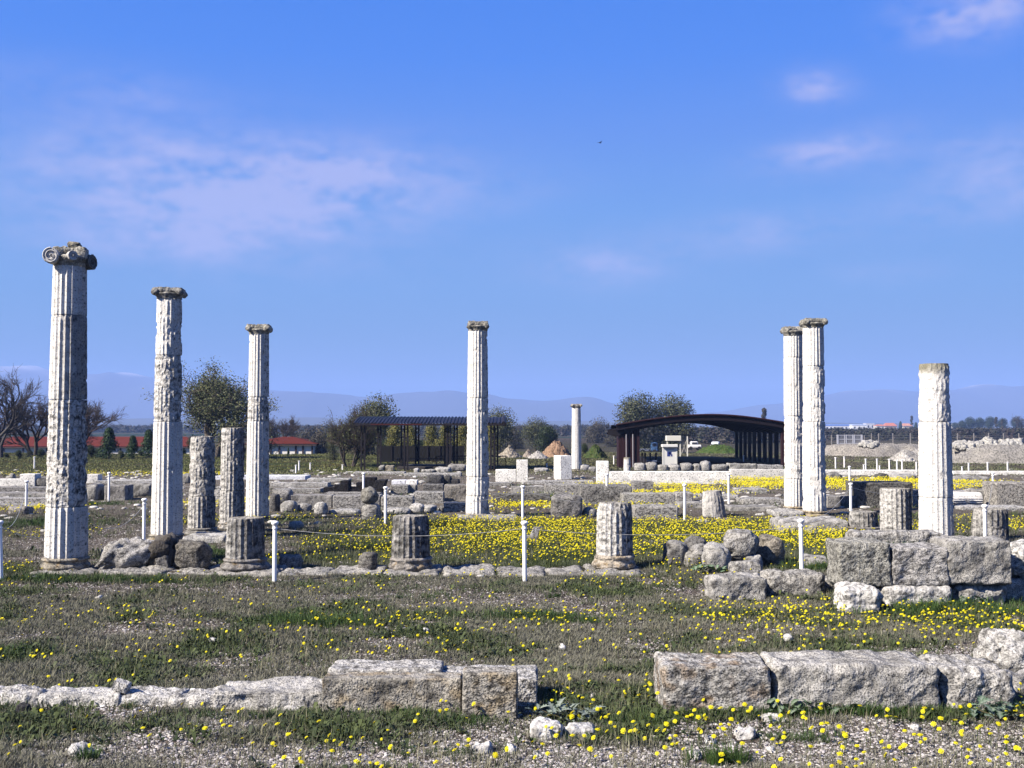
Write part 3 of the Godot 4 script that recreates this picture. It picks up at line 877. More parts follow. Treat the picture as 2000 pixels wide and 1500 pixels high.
	block("boulder", "pale stone among the flowers below the cracked column", "boulder", 564, 590, 1021, 1034, 0.3, {"rnd": 0.7, "rough": 0.04, "col": PALE, "lichen": 0.26, "sd": 98})
	block("stone_shard", "upright triangular shard behind the white post in the flowers", "stone", 1027, 1042, 1029, 1060, 0.1, {"rnd": 0.15, "rough": 0.015, "col": Color(0.54, 0.528, 0.516), "lichen": 0.1, "sd": 99, "lean": 0.45})
	block("stone_block", "low grey block at the foot of the triangular shard", "stone block", 1016, 1052, 1046, 1062, 0.24, {"rnd": 0.2, "rough": 0.015, "col": Color(0.42, 0.408, 0.396), "lichen": 0.1, "sd": 100})
	# --- the front stylobate: a worn strip of kerb stones
	var k := 0
	var names := ["worn pale kerb stone under the tallest left column", "worn kerb stone below the wedge-shaped rock", "worn kerb stone left of the first moulded stump", "worn kerb stone under the first moulded stump", "worn kerb stone right of the white post and stump", "worn kerb stone before the round carved stone",
		"worn kerb stone under the dark fluted stump", "worn kerb stone right of the dark fluted stump", "worn kerb stone beside the white post in the flowers", "worn kerb stone left of the white fluted stump", "worn kerb stone under the white fluted stump"]
	for q in [[60, 190], [192, 318], [320, 424], [428, 540], [542, 640], [642, 746], [750, 858], [860, 968], [971, 1066], [1068, 1142], [1146, 1256]]:
		block("kerb_stone", names[k], "kerb stone", q[0], q[1], [1119, 1118, 1120, 1119, 1120, 1117, 1120, 1118, 1119, 1118, 1119][k], [1122, 1123, 1122, 1124, 1123, 1121, 1123, 1122, 1124, 1121, 1122][k], 0.8 + 0.1 * (k * 5 % 4), {"rnd": 0.4, "turn": 0.02 * ((k * 7) % 5 - 2), "rough": 0.04, "col": Color(0.5, 0.485, 0.46), "lichen": 0.3, "sd": 110 + k, "group": "kerb stones of the front step", "sink": 0.1, "cell": 0.06})
		k += 1
	block("stone_slab", "pale flat slab under the front column of the touching pair", "stone slab", 1528, 1660, 1018, 1040, 1.3, {"rnd": 0.35, "rough": 0.04, "col": Color(0.66, 0.648, 0.624), "lichen": 0.28, "sd": 125})
	block("stone_slab", "pale flat slab under the back column of the touching pair", "stone slab", 1518, 1572, 1000, 1009, 1.2, {"rnd": 0.35, "rough": 0.03, "col": PALE, "lichen": 0.25, "sd": 126})
	block("stone_slab", "worn slab under the lone middle column", "stone slab", 890, 1010, 1012, 1020, 1.0, {"rnd": 0.35, "rough": 0.03, "col": Color(0.528, 0.516, 0.492), "lichen": 0.25, "sd": 127})
	# --- the ruins beyond the flowers; [label, px0, px1, top, base, depth, colour, rnd, lichen]
	for q in [
		["smooth white stone box at the left edge on the platform", 38, 68, 926, 950, 0.6, Color(0.66, 0.65, 0.63), 0.08, -0.2, "plaster"],
		["smooth white stone box just right of the tallest column", 166, 191, 927, 945, 0.5, Color(0.62, 0.61, 0.59), 0.08, -0.2, "plaster"],
		["low white wall at the left edge before the lawn", -20, 39, 936, 950, 0.5, Color(0.72, 0.71, 0.68), 0.1, -0.1, "plaster"],
		["small grey stone standing on the low white wall at left", 15, 27, 925, 937, 0.3, GREY, 0.7, 0.2, ""],
		["dark rubble right of the white stone box at left", 69, 94, 932, 950, 0.6, DARK, 0.6, 0.4, ""],
		["long grey kerb at the left edge, upper one of three", -40, 93, 952, 960, 0.9, Color(0.408, 0.396, 0.384), 0.12, 0.1, ""],
		["long grey kerb at the left edge, middle one of three", -40, 93, 963, 971, 0.9, Color(0.504, 0.492, 0.48), 0.12, 0.1, ""],
		["long pale kerb at the left edge, lowest one of three", -40, 92, 974, 984, 0.8, Color(0.576, 0.564, 0.552), 0.15, 0.15, ""],
		["low brown-grey rock before the three long kerbs", 14, 52, 990, 1006, 0.5, Color(0.432, 0.408, 0.384), 0.6, 0.25, ""],
		["grey rock right of the tallest column, shadow beside it", 166, 190, 946, 977, 0.8, GREY, 0.4, 0.35, ""],
		["square grey block behind the post and chain at left", 203, 245, 948, 977, 0.8, Color(0.456, 0.444, 0.432), 0.14, 0.3, ""],
		["rough dark stone left of the second tall column", 246, 296, 944, 971, 0.9, GREY, 0.5, 0.46, ""],
		["flat pale slab lying before the lawn at left", 186, 296, 939, 946, 1.6, PALE, 0.15, 0.15, ""],
		["grey stone glimpsed between the second column and the shorter one", 353, 372, 926, 944, 0.6, GREY, 0.4, 0.35, ""],
		["pale block glimpsed between the two shorter columns", 418, 432, 952, 985, 0.6, PALE, 0.2, 0.25, ""],
		["dark upright rock at the right of the cracked column", 524, 541, 966, 1000, 0.5, Color(0.2, 0.195, 0.19), 0.6, 0.4, ""],
		["large rounded grey rock behind the dark upright one", 528, 568, 956, 985, 0.6, GREY, 0.7, 0.36, ""],
		["pale-topped stone left in the row before the long wall", 545, 576, 980, 1001, 0.5, PALE, 0.6, 0.3, ""],
		["low grey stone second in the row before the long wall", 578, 606, 985, 999, 0.4, GREY, 0.65, 0.3, ""],
		["pale stone with a dark brown side before the long wall", 611, 636, 982, 1005, 0.4, PALE, 0.6, 0.32, ""],
		["white stone lying at the right end before the long wall", 799, 828, 984, 1000, 0.4, WHITE, 0.65, 0.12, ""],
		["low pale stone beside the white one before the long wall", 826, 852, 987, 1000, 0.4, PALE, 0.65, 0.3, ""],
		["dark small stone between two pale ones before the long wall", 856, 872, 988, 999, 0.3, DARK, 0.6, 0.35, ""],
		["squared grey block touching the lone middle column", 866, 912, 982, 1000, 0.6, GREY, 0.2, 0.3, ""],
		["first long grey wall course right of the cracked column", 568, 648, 968, 992, 0.7, Color(0.48, 0.468, 0.456), 0.1, 0.2, ""],
		["second long grey wall course, behind the stacked round stones", 650, 742, 968, 994, 0.7, Color(0.504, 0.492, 0.48), 0.1, 0.2, ""],
		["third long grey wall course with a weed on it", 744, 806, 970, 994, 0.7, Color(0.504, 0.492, 0.468), 0.1, 0.2, ""],
		["fourth long wall course of smooth pale concrete", 808, 866, 962, 984, 0.8, Color(0.552, 0.54, 0.516), 0.08, 0.05, ""],
		["brown-grey block beside the lone middle column", 867, 913, 948, 980, 0.8, Color(0.432, 0.408, 0.372), 0.14, 0.35, ""],
		["grey block with a crack on the terrace left of the middle column", 762, 797, 948, 964, 0.8, GREY, 0.14, 0.25, ""],
		["small grey block next to the cracked one on the terrace", 799, 812, 948, 962, 0.6, Color(0.516, 0.504, 0.48), 0.14, 0.25, ""],
		["dark block on the terrace below the dark rubble heap", 826, 866, 946, 961, 0.7, DARK, 0.16, 0.4, ""],
		["flat bluish white slab on the terrace behind the post", 765, 792, 938, 946, 0.7, Color(0.66, 0.68, 0.74), 0.1, -0.2, "plaster"],
		["flat white slab right of the bluish one on the terrace", 793, 814, 938, 946, 0.7, WHITE, 0.1, -0.1, "plaster"],
		["pale bluish sheet of stone lying flat behind the cracked column", 420, 596, 930, 937, 1.4, Color(0.62, 0.64, 0.7), 0.1, -0.2, "plaster"],
		["dark craggy rock on the terrace, largest of the dark ones", 832, 866, 928, 948, 0.8, Color(0.14, 0.14, 0.145), 0.6, 0.3, ""],
		["dark craggy rock right of the largest dark one", 866, 882, 930, 947, 0.6, Color(0.15, 0.15, 0.15), 0.6, 0.3, ""],
		["black stone nearest the lone middle column on the terrace", 880, 898, 936, 947, 0.6, Color(0.09, 0.09, 0.1), 0.4, 0.3, ""],
		["dark boulder in front of the long ledge in mid picture", 1078, 1139, 970, 1012, 0.8, Color(0.408, 0.396, 0.384), 0.42, 0.46, ""],
		["long dark ledge behind the flowers right of the middle column", 962, 1075, 965, 988, 0.6, Color(0.24, 0.235, 0.22), 0.1, 0.3, ""],
		["thin pale ledge before the white pillar", 998, 1066, 950, 962, 0.6, Color(0.552, 0.54, 0.516), 0.12, 0.2, ""],
		["pale stepped kerb right of the thin ledge", 1064, 1134, 946, 966, 0.8, Color(0.528, 0.516, 0.492), 0.14, 0.25, ""],
		["rough wide grey block behind the white fluted stump", 1133, 1234, 948, 984, 1.0, Color(0.396, 0.39, 0.372), 0.16, 0.42, ""],
		["squared block with a dark top edge beside the wide grey one", 1236, 1277, 940, 964, 0.8, Color(0.456, 0.444, 0.42), 0.12, 0.3, ""],
		["long pale slab right of the white fluted stump, upper one", 1216, 1319, 964, 988, 0.8, Color(0.552, 0.54, 0.504), 0.12, 0.22, ""],
		["short pale block next to the long upper slab", 1320, 1353, 962, 981, 0.6, Color(0.588, 0.576, 0.552), 0.2, 0.25, ""],
		["low rounded slab right of the white fluted stump, lower one", 1237, 1326, 989, 1012, 0.8, Color(0.504, 0.492, 0.468), 0.3, 0.32, ""],
		["low grey stone left of the white fluted stump", 1140, 1167, 994, 1011, 0.5, GREY, 0.5, 0.3, ""],
		["low step stone behind the small leaning stump", 1325, 1376, 982, 992, 0.8, Color(0.54, 0.528, 0.504), 0.25, 0.22, ""],
		["pale flat stone right of the small leaning stump", 1450, 1532, 974, 984, 1.0, Color(0.564, 0.552, 0.528), 0.3, 0.22, ""],
		["pale flat stone behind the flat one near the column pair", 1440, 1500, 955, 964, 1.0, Color(0.588, 0.576, 0.552), 0.3, 0.22, ""],
		["stack base, rough pale stone under the round dark one", 704, 741, 984, 1018, 0.6, Color(0.528, 0.516, 0.492), 0.6, 0.36, ""],
		["dark concrete trough wall behind the black-and-white stump", 1676, 1784, 944, 993, 1.2, Color(0.22, 0.215, 0.2), 0.06, 0.2, ""],
		["low grey wall left of the dark concrete trough", 1616, 1674, 970, 992, 0.7, Color(0.432, 0.42, 0.408), 0.12, 0.25, ""],
		["low grey wall seen between the trough and the mossy column", 1776, 1800, 958, 985, 0.7, GREY, 0.14, 0.25, ""],
		["pale wall stone right of the mossy-topped column", 1862, 1902, 960, 977, 0.7, PALE, 0.2, 0.3, ""],
		["grey block behind the right-hand post", 1903, 1948, 956, 986, 0.8, GREY, 0.16, 0.32, ""],
		["tall pale concrete block at the right edge", 1946, 2040, 942, 990, 1.0, Color(0.54, 0.516, 0.48), 0.08, 0.12, ""],
		["low stone at the right in front of the yellow flowers", 1862, 1936, 930, 944, 0.8, GREY, 0.5, 0.3, ""],
		["small stone left behind the two posts by the column pair", 1616, 1646, 923, 938, 0.6, GREY, 0.6, 0.3, ""],
		["dark stone in front of the white kerb at right", 1714, 1738, 925, 937, 0.6, Color(0.17, 0.17, 0.15), 0.65, 0.3, ""],
		["pale flat stone right of the dark one by the white kerb", 1745, 1790, 926, 938, 0.8, PALE, 0.5, 0.2, ""],
		["long pale ledge before the left meadow, left of the second tall column", 196, 296, 952, 956, 1.0, PALE, 0.15, 0.12, ""],
		["low pale ledge right of the cracked column, below the bluish sheet", 528, 640, 943, 950, 0.9, PALE, 0.15, 0.14, ""],
		["grey ledge behind the dark upright rock by the cracked column", 532, 626, 955, 963, 0.9, Color(0.5, 0.49, 0.47), 0.15, 0.2, ""],
		["pale crumbling ledge above the stepped wall's left end", 600, 682, 935, 941, 0.8, PALE, 0.3, 0.16, ""],
		["pale ledge in the dry ground before the flat shelter's left posts", 690, 790, 922, 927, 0.9, PALE, 0.3, 0.1, ""],
		["pale ledge between the flat shelter and the dark craggy rocks", 790, 900, 924, 930, 0.9, PALE, 0.3, 0.12, ""],
		["low grey ledge right of the middle column, left of the white wall", 955, 1000, 943, 949, 0.9, Color(0.5, 0.49, 0.47), 0.2, 0.2, ""],
		["pale ledge crossing below the white pillars", 1030, 1160, 940, 946, 0.9, PALE, 0.2, 0.14, ""],
		["pale kerb under the left end of the long white wall", 1190, 1300, 947, 952, 0.8, PALE, 0.2, 0.12, ""],
		["worn pale threshold before the flowers left of the column pair", 1330, 1442, 967, 974, 1.0, PALE, 0.3, 0.16, ""],
		["grey flat step right of the small leaning stump, lowest one", 1425, 1520, 990, 998, 1.0, Color(0.5, 0.49, 0.47), 0.3, 0.2, ""],
		["long low grey course at the left edge behind the brown-grey rock", -30, 90, 986, 991, 0.9, Color(0.5, 0.49, 0.47), 0.2, 0.18, ""],
		["pale low course before the long wall, under the pale stones", 640, 700, 996, 1003, 0.6, PALE, 0.4, 0.2, ""],
		["pale low course right of the stacked round stones", 745, 800, 994, 1002, 0.7, PALE, 0.4, 0.2, ""],
		["pale ledge at the right edge before the tall concrete block", 1880, 2010, 990, 997, 0.9, PALE, 0.3, 0.2, ""],
		["grey low ledge behind the right-hand post, farther one", 1800, 1960, 946, 952, 0.9, Color(0.5, 0.49, 0.47), 0.2, 0.2, ""],
		["white block with a slanted top right of the mossy column", 1882, 1906, 928, 940, 0.5, WHITE, 0.5, 0.1, ""],
	]:
		var o := {"col": q[6], "rnd": q[7], "lichen": q[8], "rough": 0.03 if q[7] > 0.3 else 0.014}
		if q[9] != "":
			o.mat = q[9]
			o.rough = 0.004
		var nm := "boulder" if q[7] >= 0.4 else "stone_block"
		block(nm, q[0], "boulder" if q[7] >= 0.4 else "stone block", q[1], q[2], q[3], q[4], q[5], o)
	# the round stone balanced on the stack base
	block("boulder", "round dark pitted stone balanced on the rough pale stack base", "boulder", 703, 736, 952, 987, 0.5, {"rnd": 0.95, "rough": 0.035, "col": Color(0.396, 0.384, 0.348), "lichen": 0.4, "sd": 201, "drow": 1018})
	# black stepped wall
	var d := dist(966)
	var st := thing("stepped_wall", "dark stepped masonry wall with a jagged top behind the stacked stones", "ruined wall", Vector3(0, 0, -d))
	var steps := [[635, 656, 951], [656, 668, 946], [668, 683, 938], [683, 698, 951], [698, 712, 942], [712, 735, 932]]
	for i in steps.size():
		var q: Array = steps[i]
		var x0 := across(q[0], 960, d)
		var x1 := across(q[1], 960, d)
		var hh := high(q[2], d) + 0.05
		part("stone", stone(Vector3(x1 - x0 + 0.02, hh, 0.5 + 0.1 * (i % 3)), 0.1, 0.012, 220 + i, Color(0.035, 0.034, 0.04), 0.0, "rough_stone", 0.12), st, Vector3((x0 + x1) * 0.5, -0.05, 0.04 * (i % 2)))
	occupy(across(635, 960, d), across(740, 960, d), -d - 0.6, -d + 0.3)
	block("stone_slab", "dark sloping slab at the right end of the stepped wall", "stone slab", 722, 742, 938, 968, 0.8, {"rnd": 0.12, "rough": 0.012, "col": Color(0.05, 0.05, 0.055), "lichen": 0.0, "lean": 0.35, "sd": 231})
	block("stone_block", "dark ledge that the stepped wall stands on", "stone block", 634, 742, 963, 970, 0.9, {"rnd": 0.1, "rough": 0.012, "col": Color(0.48, 0.468, 0.456), "lichen": 0.1, "sd": 232})
	# white modern walls and pillars
	for q in [["white square pillar left of the small distant column", "white_pillar", 1009, 1031, 898, 941, 0.5], ["grey-sided white pillar next to the small distant column", "white_pillar", 1088, 1112, 890, 936, 0.9], ["white square pillar at the left end of the long white wall", "white_pillar", 1166, 1189, 901, 945, 0.5]]:
		block(q[1], q[0], "pillar", q[2], q[3], q[4], q[5], q[6], {"rnd": 0.06, "rough": 0.003, "col": Color(0.80, 0.79, 0.75), "lichen": -0.3, "mat": "plaster", "turn": 0.3 if q[2] == 1088 else 0.0})
	for q in [["low white wall left of the white square pillar", 968, 1008, 917, 941, 0.4], ["long white modern wall in front of the arched shelter", 1190, 1426, 921, 945, 0.5], ["pale grey end of the long white wall near the column pair", 1428, 1545, 917, 935, 0.5], ["thin white kerb right of the column pair", 1612, 1792, 918, 928, 0.6], ["thin white kerb at the right edge beyond the flowers", 1862, 2010, 920, 926, 0.6]]:
		block("white_wall", q[0], "wall", q[1], q[2], q[3], q[4], q[5], {"rnd": 0.06, "rough": 0.008, "col": Color(0.80, 0.79, 0.75) if q[1] != 1428 else Color(0.6, 0.588, 0.552), "lichen": -0.15, "mat": "plaster"})
	# rubble coping behind the long white wall
	k = 0
	var rub := [[1241, 1262, 905], [1262, 1284, 903], [1285, 1306, 908], [1307, 1330, 907], [1331, 1354, 904], [1355, 1370, 906], [1371, 1389, 901], [1390, 1424, 907], [1425, 1478, 906], [1479, 1530, 908]]
	var where := ["at its left end under the shelter's dark wall", "just left of the blue box", "below the blue box", "below the white notice stand", "right of the notice stand", "small and square, right of the stand", "tallest, with another stone on it", "wide, under the shelter's middle", "long and grey, before the shelter's posts", "long, at its right end by the columns"]
	for q in rub:
		block("rubble_stone", "rubble stone behind the white wall, " + where[k], "rubble", q[0], q[1], q[2], 920, 0.8, {"rnd": 0.45 if k < 8 else 0.15, "rough": 0.04, "col": [PALE, GREY, Color(0.6, 0.588, 0.552)][k % 3], "lichen": 0.26, "sd": 240 + k, "group": "rubble row behind the long white wall"})
		k += 1
	# stones about the flat shelter and the far dumps
	for q in [["rounded grey stone before the flat shelter's left posts", 739, 752, 908, 919, 0.6, GREY, 0.7], ["squat pale block before the flat shelter's left posts", 753, 769, 909, 919, 0.6, Color(0.5, 0.45, 0.37), 0.2], ["white stone before the middle of the flat shelter", 807, 818, 914, 922, 0.5, WHITE, 0.5], ["low pale stone row before the flat shelter", 822, 850, 916, 922, 0.6, PALE, 0.4],
			["grey stone row end before the flat shelter, near the middle column", 874, 912, 906, 919, 0.9, Color(0.48, 0.468, 0.456), 0.4], ["grey stone heap left of the middle column", 850, 880, 912, 922, 0.9, PALE, 0.5], ["pale broken stone by the small distant column", 1132, 1152, 908, 920, 0.6, PALE, 0.5], ["grey stone right of the small distant column", 1150, 1166, 912, 922, 0.6, GREY, 0.5], ["flat pale stone in the grass left of the distant column", 1044, 1072, 914, 921, 0.8, PALE, 0.5]]:
		block("boulder", q[0], "boulder", q[1], q[2], q[3], q[4], q[5], {"rnd": q[7], "rough": 0.04, "col": q[6], "lichen": 0.26, "mat": "far_stone"})
	# fallen fluted drum lying on its side
	var fd := dist(989)
	var fx := across(1891, 989, fd)
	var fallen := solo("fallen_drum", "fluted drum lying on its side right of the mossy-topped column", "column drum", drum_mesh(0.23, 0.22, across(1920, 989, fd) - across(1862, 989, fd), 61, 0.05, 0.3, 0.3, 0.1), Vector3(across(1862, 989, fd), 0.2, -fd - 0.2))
	fallen.rotation = Vector3(0.15, 0, -PI / 2)
	occupy(fx - 0.6, fx + 0.6, -fd - 0.5, -fd + 0.1)

# ---------- camera, sky, sun
func sky_picture() -> ImageTexture:
	var w := 2048
	var h := 1024
	var data := PackedFloat32Array()
	data.resize(w * h * 3)
	var wisp := FastNoiseLite.new()
	wisp.seed = 77
	wisp.frequency = 1.0
	wisp.fractal_octaves = 5
	# thin clouds: [azimuth, elevation, half width, half height in degrees, strength, slant]
	var clouds := [[-15.5, 11.6, 8.5, 2.6, 0.95, -0.05], [-10.0, 12.6, 6.5, 1.5, 0.72, 0.06], [-17.5, 9.6, 5.0, 1.3, 0.48, 0.05], [-21.0, 16.3, 4.0, 0.9, 0.26, 0.0], [16.0, 13.6, 3.2, 0.75, 0.8, 0.12], [15.6, 16.8, 1.5, 0.7, 0.8, -0.1], [21.6, 19.2, 2.0, 0.9, 0.8, -0.1], [24.2, 19.8, 1.6, 1.2, 0.8, 0.2], [24.0, 11.3, 4.6, 1.5, 0.48, 0.1], [5.0, 8.4, 3.4, 1.1, 0.54, 0.0], [13.0, 9.8, 4.2, 1.0, 0.42, 0.05], [23.5, 13.2, 3.5, 0.8, 0.32, 0.0], [19.0, 7.6, 2.4, 0.5, 0.26, 0.0], [-1.5, 12.0, 4.0, 0.8, 0.19, 0.1]]
	var r := RandomNumberGenerator.new()
	r.seed = 5
	for i in 46:      # the same thin clouds all round
		var az := r.randf_range(34.0, 326.0)
		clouds.append([az if az < 180.0 else az - 360.0, r.randf_range(6.0, 42.0), r.randf_range(2.0, 9.0), r.randf_range(0.7, 2.4), r.randf_range(0.25, 0.85), r.randf_range(-0.1, 0.1)])
	var stops := [[0.0, Vector3(0.12, 0.28, 0.40)], [3.2, Vector3(0.13, 0.30, 0.44)], [7.0, Vector3(0.135, 0.345, 0.66)], [11.0, Vector3(0.125, 0.335, 0.77)], [15.0, Vector3(0.095, 0.275, 0.82)], [18.7, Vector3(0.048, 0.235, 0.86)], [22.0, Vector3(0.036, 0.215, 0.84)], [35.0, Vector3(0.058, 0.205, 0.74)], [60.0, Vector3(0.042, 0.150, 0.56)], [90.0, Vector3(0.036, 0.130, 0.48)]]
	for y in h:
		var el := 90.0 - (y + 0.5) / h * 180.0
		var base := Vector3(0.16, 0.15, 0.14)
		if el >= 0.0:
			for i in stops.size() - 1:
				if el <= stops[i + 1][0]:
					var t: float = (el - stops[i][0]) / (stops[i + 1][0] - stops[i][0])
					base = (stops[i][1] as Vector3).lerp(stops[i + 1][1], t)
					break
		var near := []
		for q in clouds:
			if absf(el - q[1]) < q[3] * 3.0 + 1.5: near.append(q)
		for x in w:
			var az := (x + 0.5) / w * 360.0      # the panorama starts straight ahead and turns to the right
			if az > 180.0: az -= 360.0
			var c := base
			if el > 0.0 and near.size():
				var cover := 0.0
				var warp := 0.0
				var made := false
				for q in near:
					var da: float = az - q[0]
					if da > 180.0: da -= 360.0
					elif da < -180.0: da += 360.0
					if absf(da) > q[2] * 2.6: continue
					if not made:
						made = true
						warp = wisp.get_noise_2d(az * 0.16, el * 0.55) * 0.75 + wisp.get_noise_2d(az * 0.7 + 50.0, el * 2.3) * 0.5 + wisp.get_noise_2d(az * 2.2, el * 6.0) * 0.2
					var de: float = el - q[1] - q[5] * da
					var e: float = exp(-(da * da) / (q[2] * q[2]) * 0.9 - (de * de) / (q[3] * q[3]) * 0.9)
					cover += q[4] * e * clampf(0.75 + warp * 1.25, 0.05, 1.6)
				cover = clampf(cover, 0.0, 0.85)
				c = c.lerp(Vector3(0.54, 0.545, 0.86), cover * 0.85)
			var k := (y * w + x) * 3
			data[k] = c.x / 2.9
			data[k + 1] = c.y / 2.9
			data[k + 2] = c.z / 2.9
	return ImageTexture.create_from_image(Image.create_from_data(w, h, false, Image.FORMAT_RGBF, data.to_byte_array()))

func view_and_light() -> void:
	var cam := Camera3D.new()
	cam.name = "camera"
	cam.fov = rad_to_deg(2.0 * atan(750.0 / FOCAL))
	cam.near = 0.1
	cam.far = 40000.0
	cam.position = Vector3(0, EYE, 0)
	cam.rotation.x = TILT
	cam.current = true
	add_child(cam)
	var env := Environment.new()
	env.background_mode = Environment.BG_SKY
	var pano := PanoramaSkyMaterial.new()
	pano.panorama = sky_picture()
	var sky := Sky.new()
	sky.sky_material = pano
	env.sky = sky
	env.tonemap_mode = Environment.TONE_MAPPER_LINEAR
	env.tonemap_exposure = 2.9
	env.sdfgi_enabled = true
	env.ssao_enabled = true
	env.ssil_enabled = true
	env.fog_enabled = true
	env.fog_density = 0.00027
	env.fog_light_color = Color(0.60, 0.73, 1.0)
	var we := WorldEnvironment.new()
	we.name = "world_environment"
	we.environment = env
	add_child(we)
	var sun := DirectionalLight3D.new()
	sun.name = "sun"
	sun.light_energy = 1.6
	sun.light_color = Color(1.0, 0.955, 0.89)
	sun.light_angular_distance = 0.5
	sun.shadow_enabled = true
	var az := deg_to_rad(60.0)      # from the left, a little behind the camera
	var el := deg_to_rad(39.0)
	var to_sun := Vector3(-sin(az) * cos(el), sin(el), cos(az) * cos(el))
	sun.look_at_from_position(Vector3.ZERO, -to_sun)
	add_child(sun)

# ---------- ground
var ridge_noise := FastNoiseLite.new()

func patchy(x: float, z: float) -> float:        # 0 bare grit .. 1 grown over
	var d := -z
	var n := land.get_noise_2d(x * 2.2 + 500.0, z * 2.6) * 0.6 + land.get_noise_2d(x * 7.0 + 900.0, z * 8.0) * 0.45
	var g := 0.62 + n * 1.5
	# worn bands: before the front step, the gritty corners by the camera, the yard at left, the ruins behind
	g -= 0.34 * exp(-pow((d - 15.6) / 0.9, 2.0)) * (1.0 - smoothstep(4.0, 7.0, x))
	g -= 0.75 * exp(-pow((x - 2.6) / 1.2, 2.0) - pow((d - 8.35) / 0.5, 2.0))
	g -= 0.62 * exp(-pow((x + 1.3) / 1.3, 2.0) - pow((d - 8.1) / 0.55, 2.0))
	g -= 0.4 * exp(-pow((x + 2.9) / 0.9, 2.0) - pow((d - 8.6) / 0.5, 2.0))
	g -= 0.35 * exp(-pow((d - 8.0) / 0.45, 2.0)) * smoothstep(0.2, 1.4, x)
	g -= 0.75 * exp(-pow((x + 8.6) / 2.2, 2.0) - pow((d - 22.5) / 4.0, 2.0))
	g -= 0.62 * smoothstep(29.0, 33.0, d) * (1.0 - smoothstep(58.0, 66.0, d))
	g -= 0.4 * exp(-pow((x - 5.2) / 1.6, 2.0) - pow((d - 30.0) / 2.0, 2.0))
	return clampf(g, 0.0, 1.0)

func ground_color(x: float, z: float) -> Color:
	var d := -z
	var g := patchy(x, z)
	var a := land.get_noise_2d(x * 3.0 + 40.0, z * 3.0 + 9.0)
	var bare := Color(0.41, 0.39, 0.375).lerp(Color(0.31, 0.285, 0.275), clampf(0.5 + a, 0.0, 1.0))
	var grown := Color(0.235, 0.225, 0.19).lerp(Color(0.15, 0.165, 0.095), clampf(0.5 + a * 1.4, 0.0, 1.0))
	var c := bare.lerp(grown, g)
	if d > 17.5 and d < 30.0:        # the courtyard is grown over with green
		var yard := smoothstep(18.3, 19.4, d) * (1.0 - smoothstep(26.0, 28.5, d)) * smoothstep(-5.0, -2.5, x) * (1.0 - smoothstep(7.0, 9.0, x))
		c = c.lerp(Color(0.19, 0.215, 0.07), yard * 0.7)
	if d > 28.0 and d < 70.0:
		c = c.lerp(Color(0.62, 0.6, 0.57), 0.8 * smoothstep(28.0, 34.0, d) * (1.0 - smoothstep(56.0, 64.0, d)) * (1.0 - 0.7 * g))
	if d > 55.0:
		var far := Color(0.135, 0.15, 0.06).lerp(Color(0.22, 0.2, 0.13), clampf(0.5 + 1.3 * land.get_noise_2d(x * 0.35, z * 0.5), 0.0, 1.0))
		far = far.lerp(Color(0.15, 0.22, 0.05).lerp(Color(0.27, 0.25, 0.10), clampf(0.5 + 2.6 * land.get_noise_2d(x * 1.3, z * 2.4), 0.0, 1.0)), 0.8 * (1.0 - smoothstep(-9.0, -2.0, x)))
		# pale bulldozed earth at the right, green meadow at the left
		var dirt := smoothstep(14.0, 20.0, x) * smoothstep(54.0, 62.0, d) * (1.0 - smoothstep(150.0, 200.0, d))
		far = far.lerp(Color(0.40, 0.375, 0.34).lerp(Color(0.2, 0.195, 0.12), clampf(land.get_noise_2d(x * 0.8, z * 1.2) * 1.6 + 0.25, 0.0, 1.0)), dirt * 0.9)
		c = c.lerp(far, smoothstep(55.0, 62.0, d))
	if d > 220.0:
		var strip := land.get_noise_2d(x * 0.012 + 11.0, z * 0.06)
		var field := Color(0.16, 0.15, 0.10)
		if strip > 0.1: field = Color(0.055, 0.13, 0.06)
		elif strip < -0.12: field = Color(0.22, 0.19, 0.14)
		c = c.lerp(field, smoothstep(220.0, 320.0, d))
	return c

func axis_lines(near: float, step: float, grow: float, far: float) -> Array:
	var out := [0.0]
	var s := step
	while out[-1] < far:
		out.append(out[-1] + s)
		if out[-1] > near: s *= grow
	return out

func build_ground() -> void:
	var s := Shape.new()
	var xs := []
	for v: float in axis_lines(7.0, 0.16, 1.1, 7500.0):
		xs.append(v)
		if v > 0.0: xs.push_front(-v)
	var zs := []
	for v: float in axis_lines(26.0, 0.16, 1.04, 7500.0): zs.append(-v - 5.0)
	for v: float in axis_lines(2.0, 0.6, 1.5, 400.0): zs.push_front(v - 4.6)
	for z: float in zs:
		for x: float in xs:
			s.point(Vector3(x, gh(x, z), z), ground_color(x, z))
	var w := xs.size()
	for k in zs.size() - 1:
		for i in w - 1:
			s.quad(k * w + i, k * w + i + 1, (k + 1) * w + i + 1, (k + 1) * w + i)
	setting("ground", s.mesh(mats.soil))

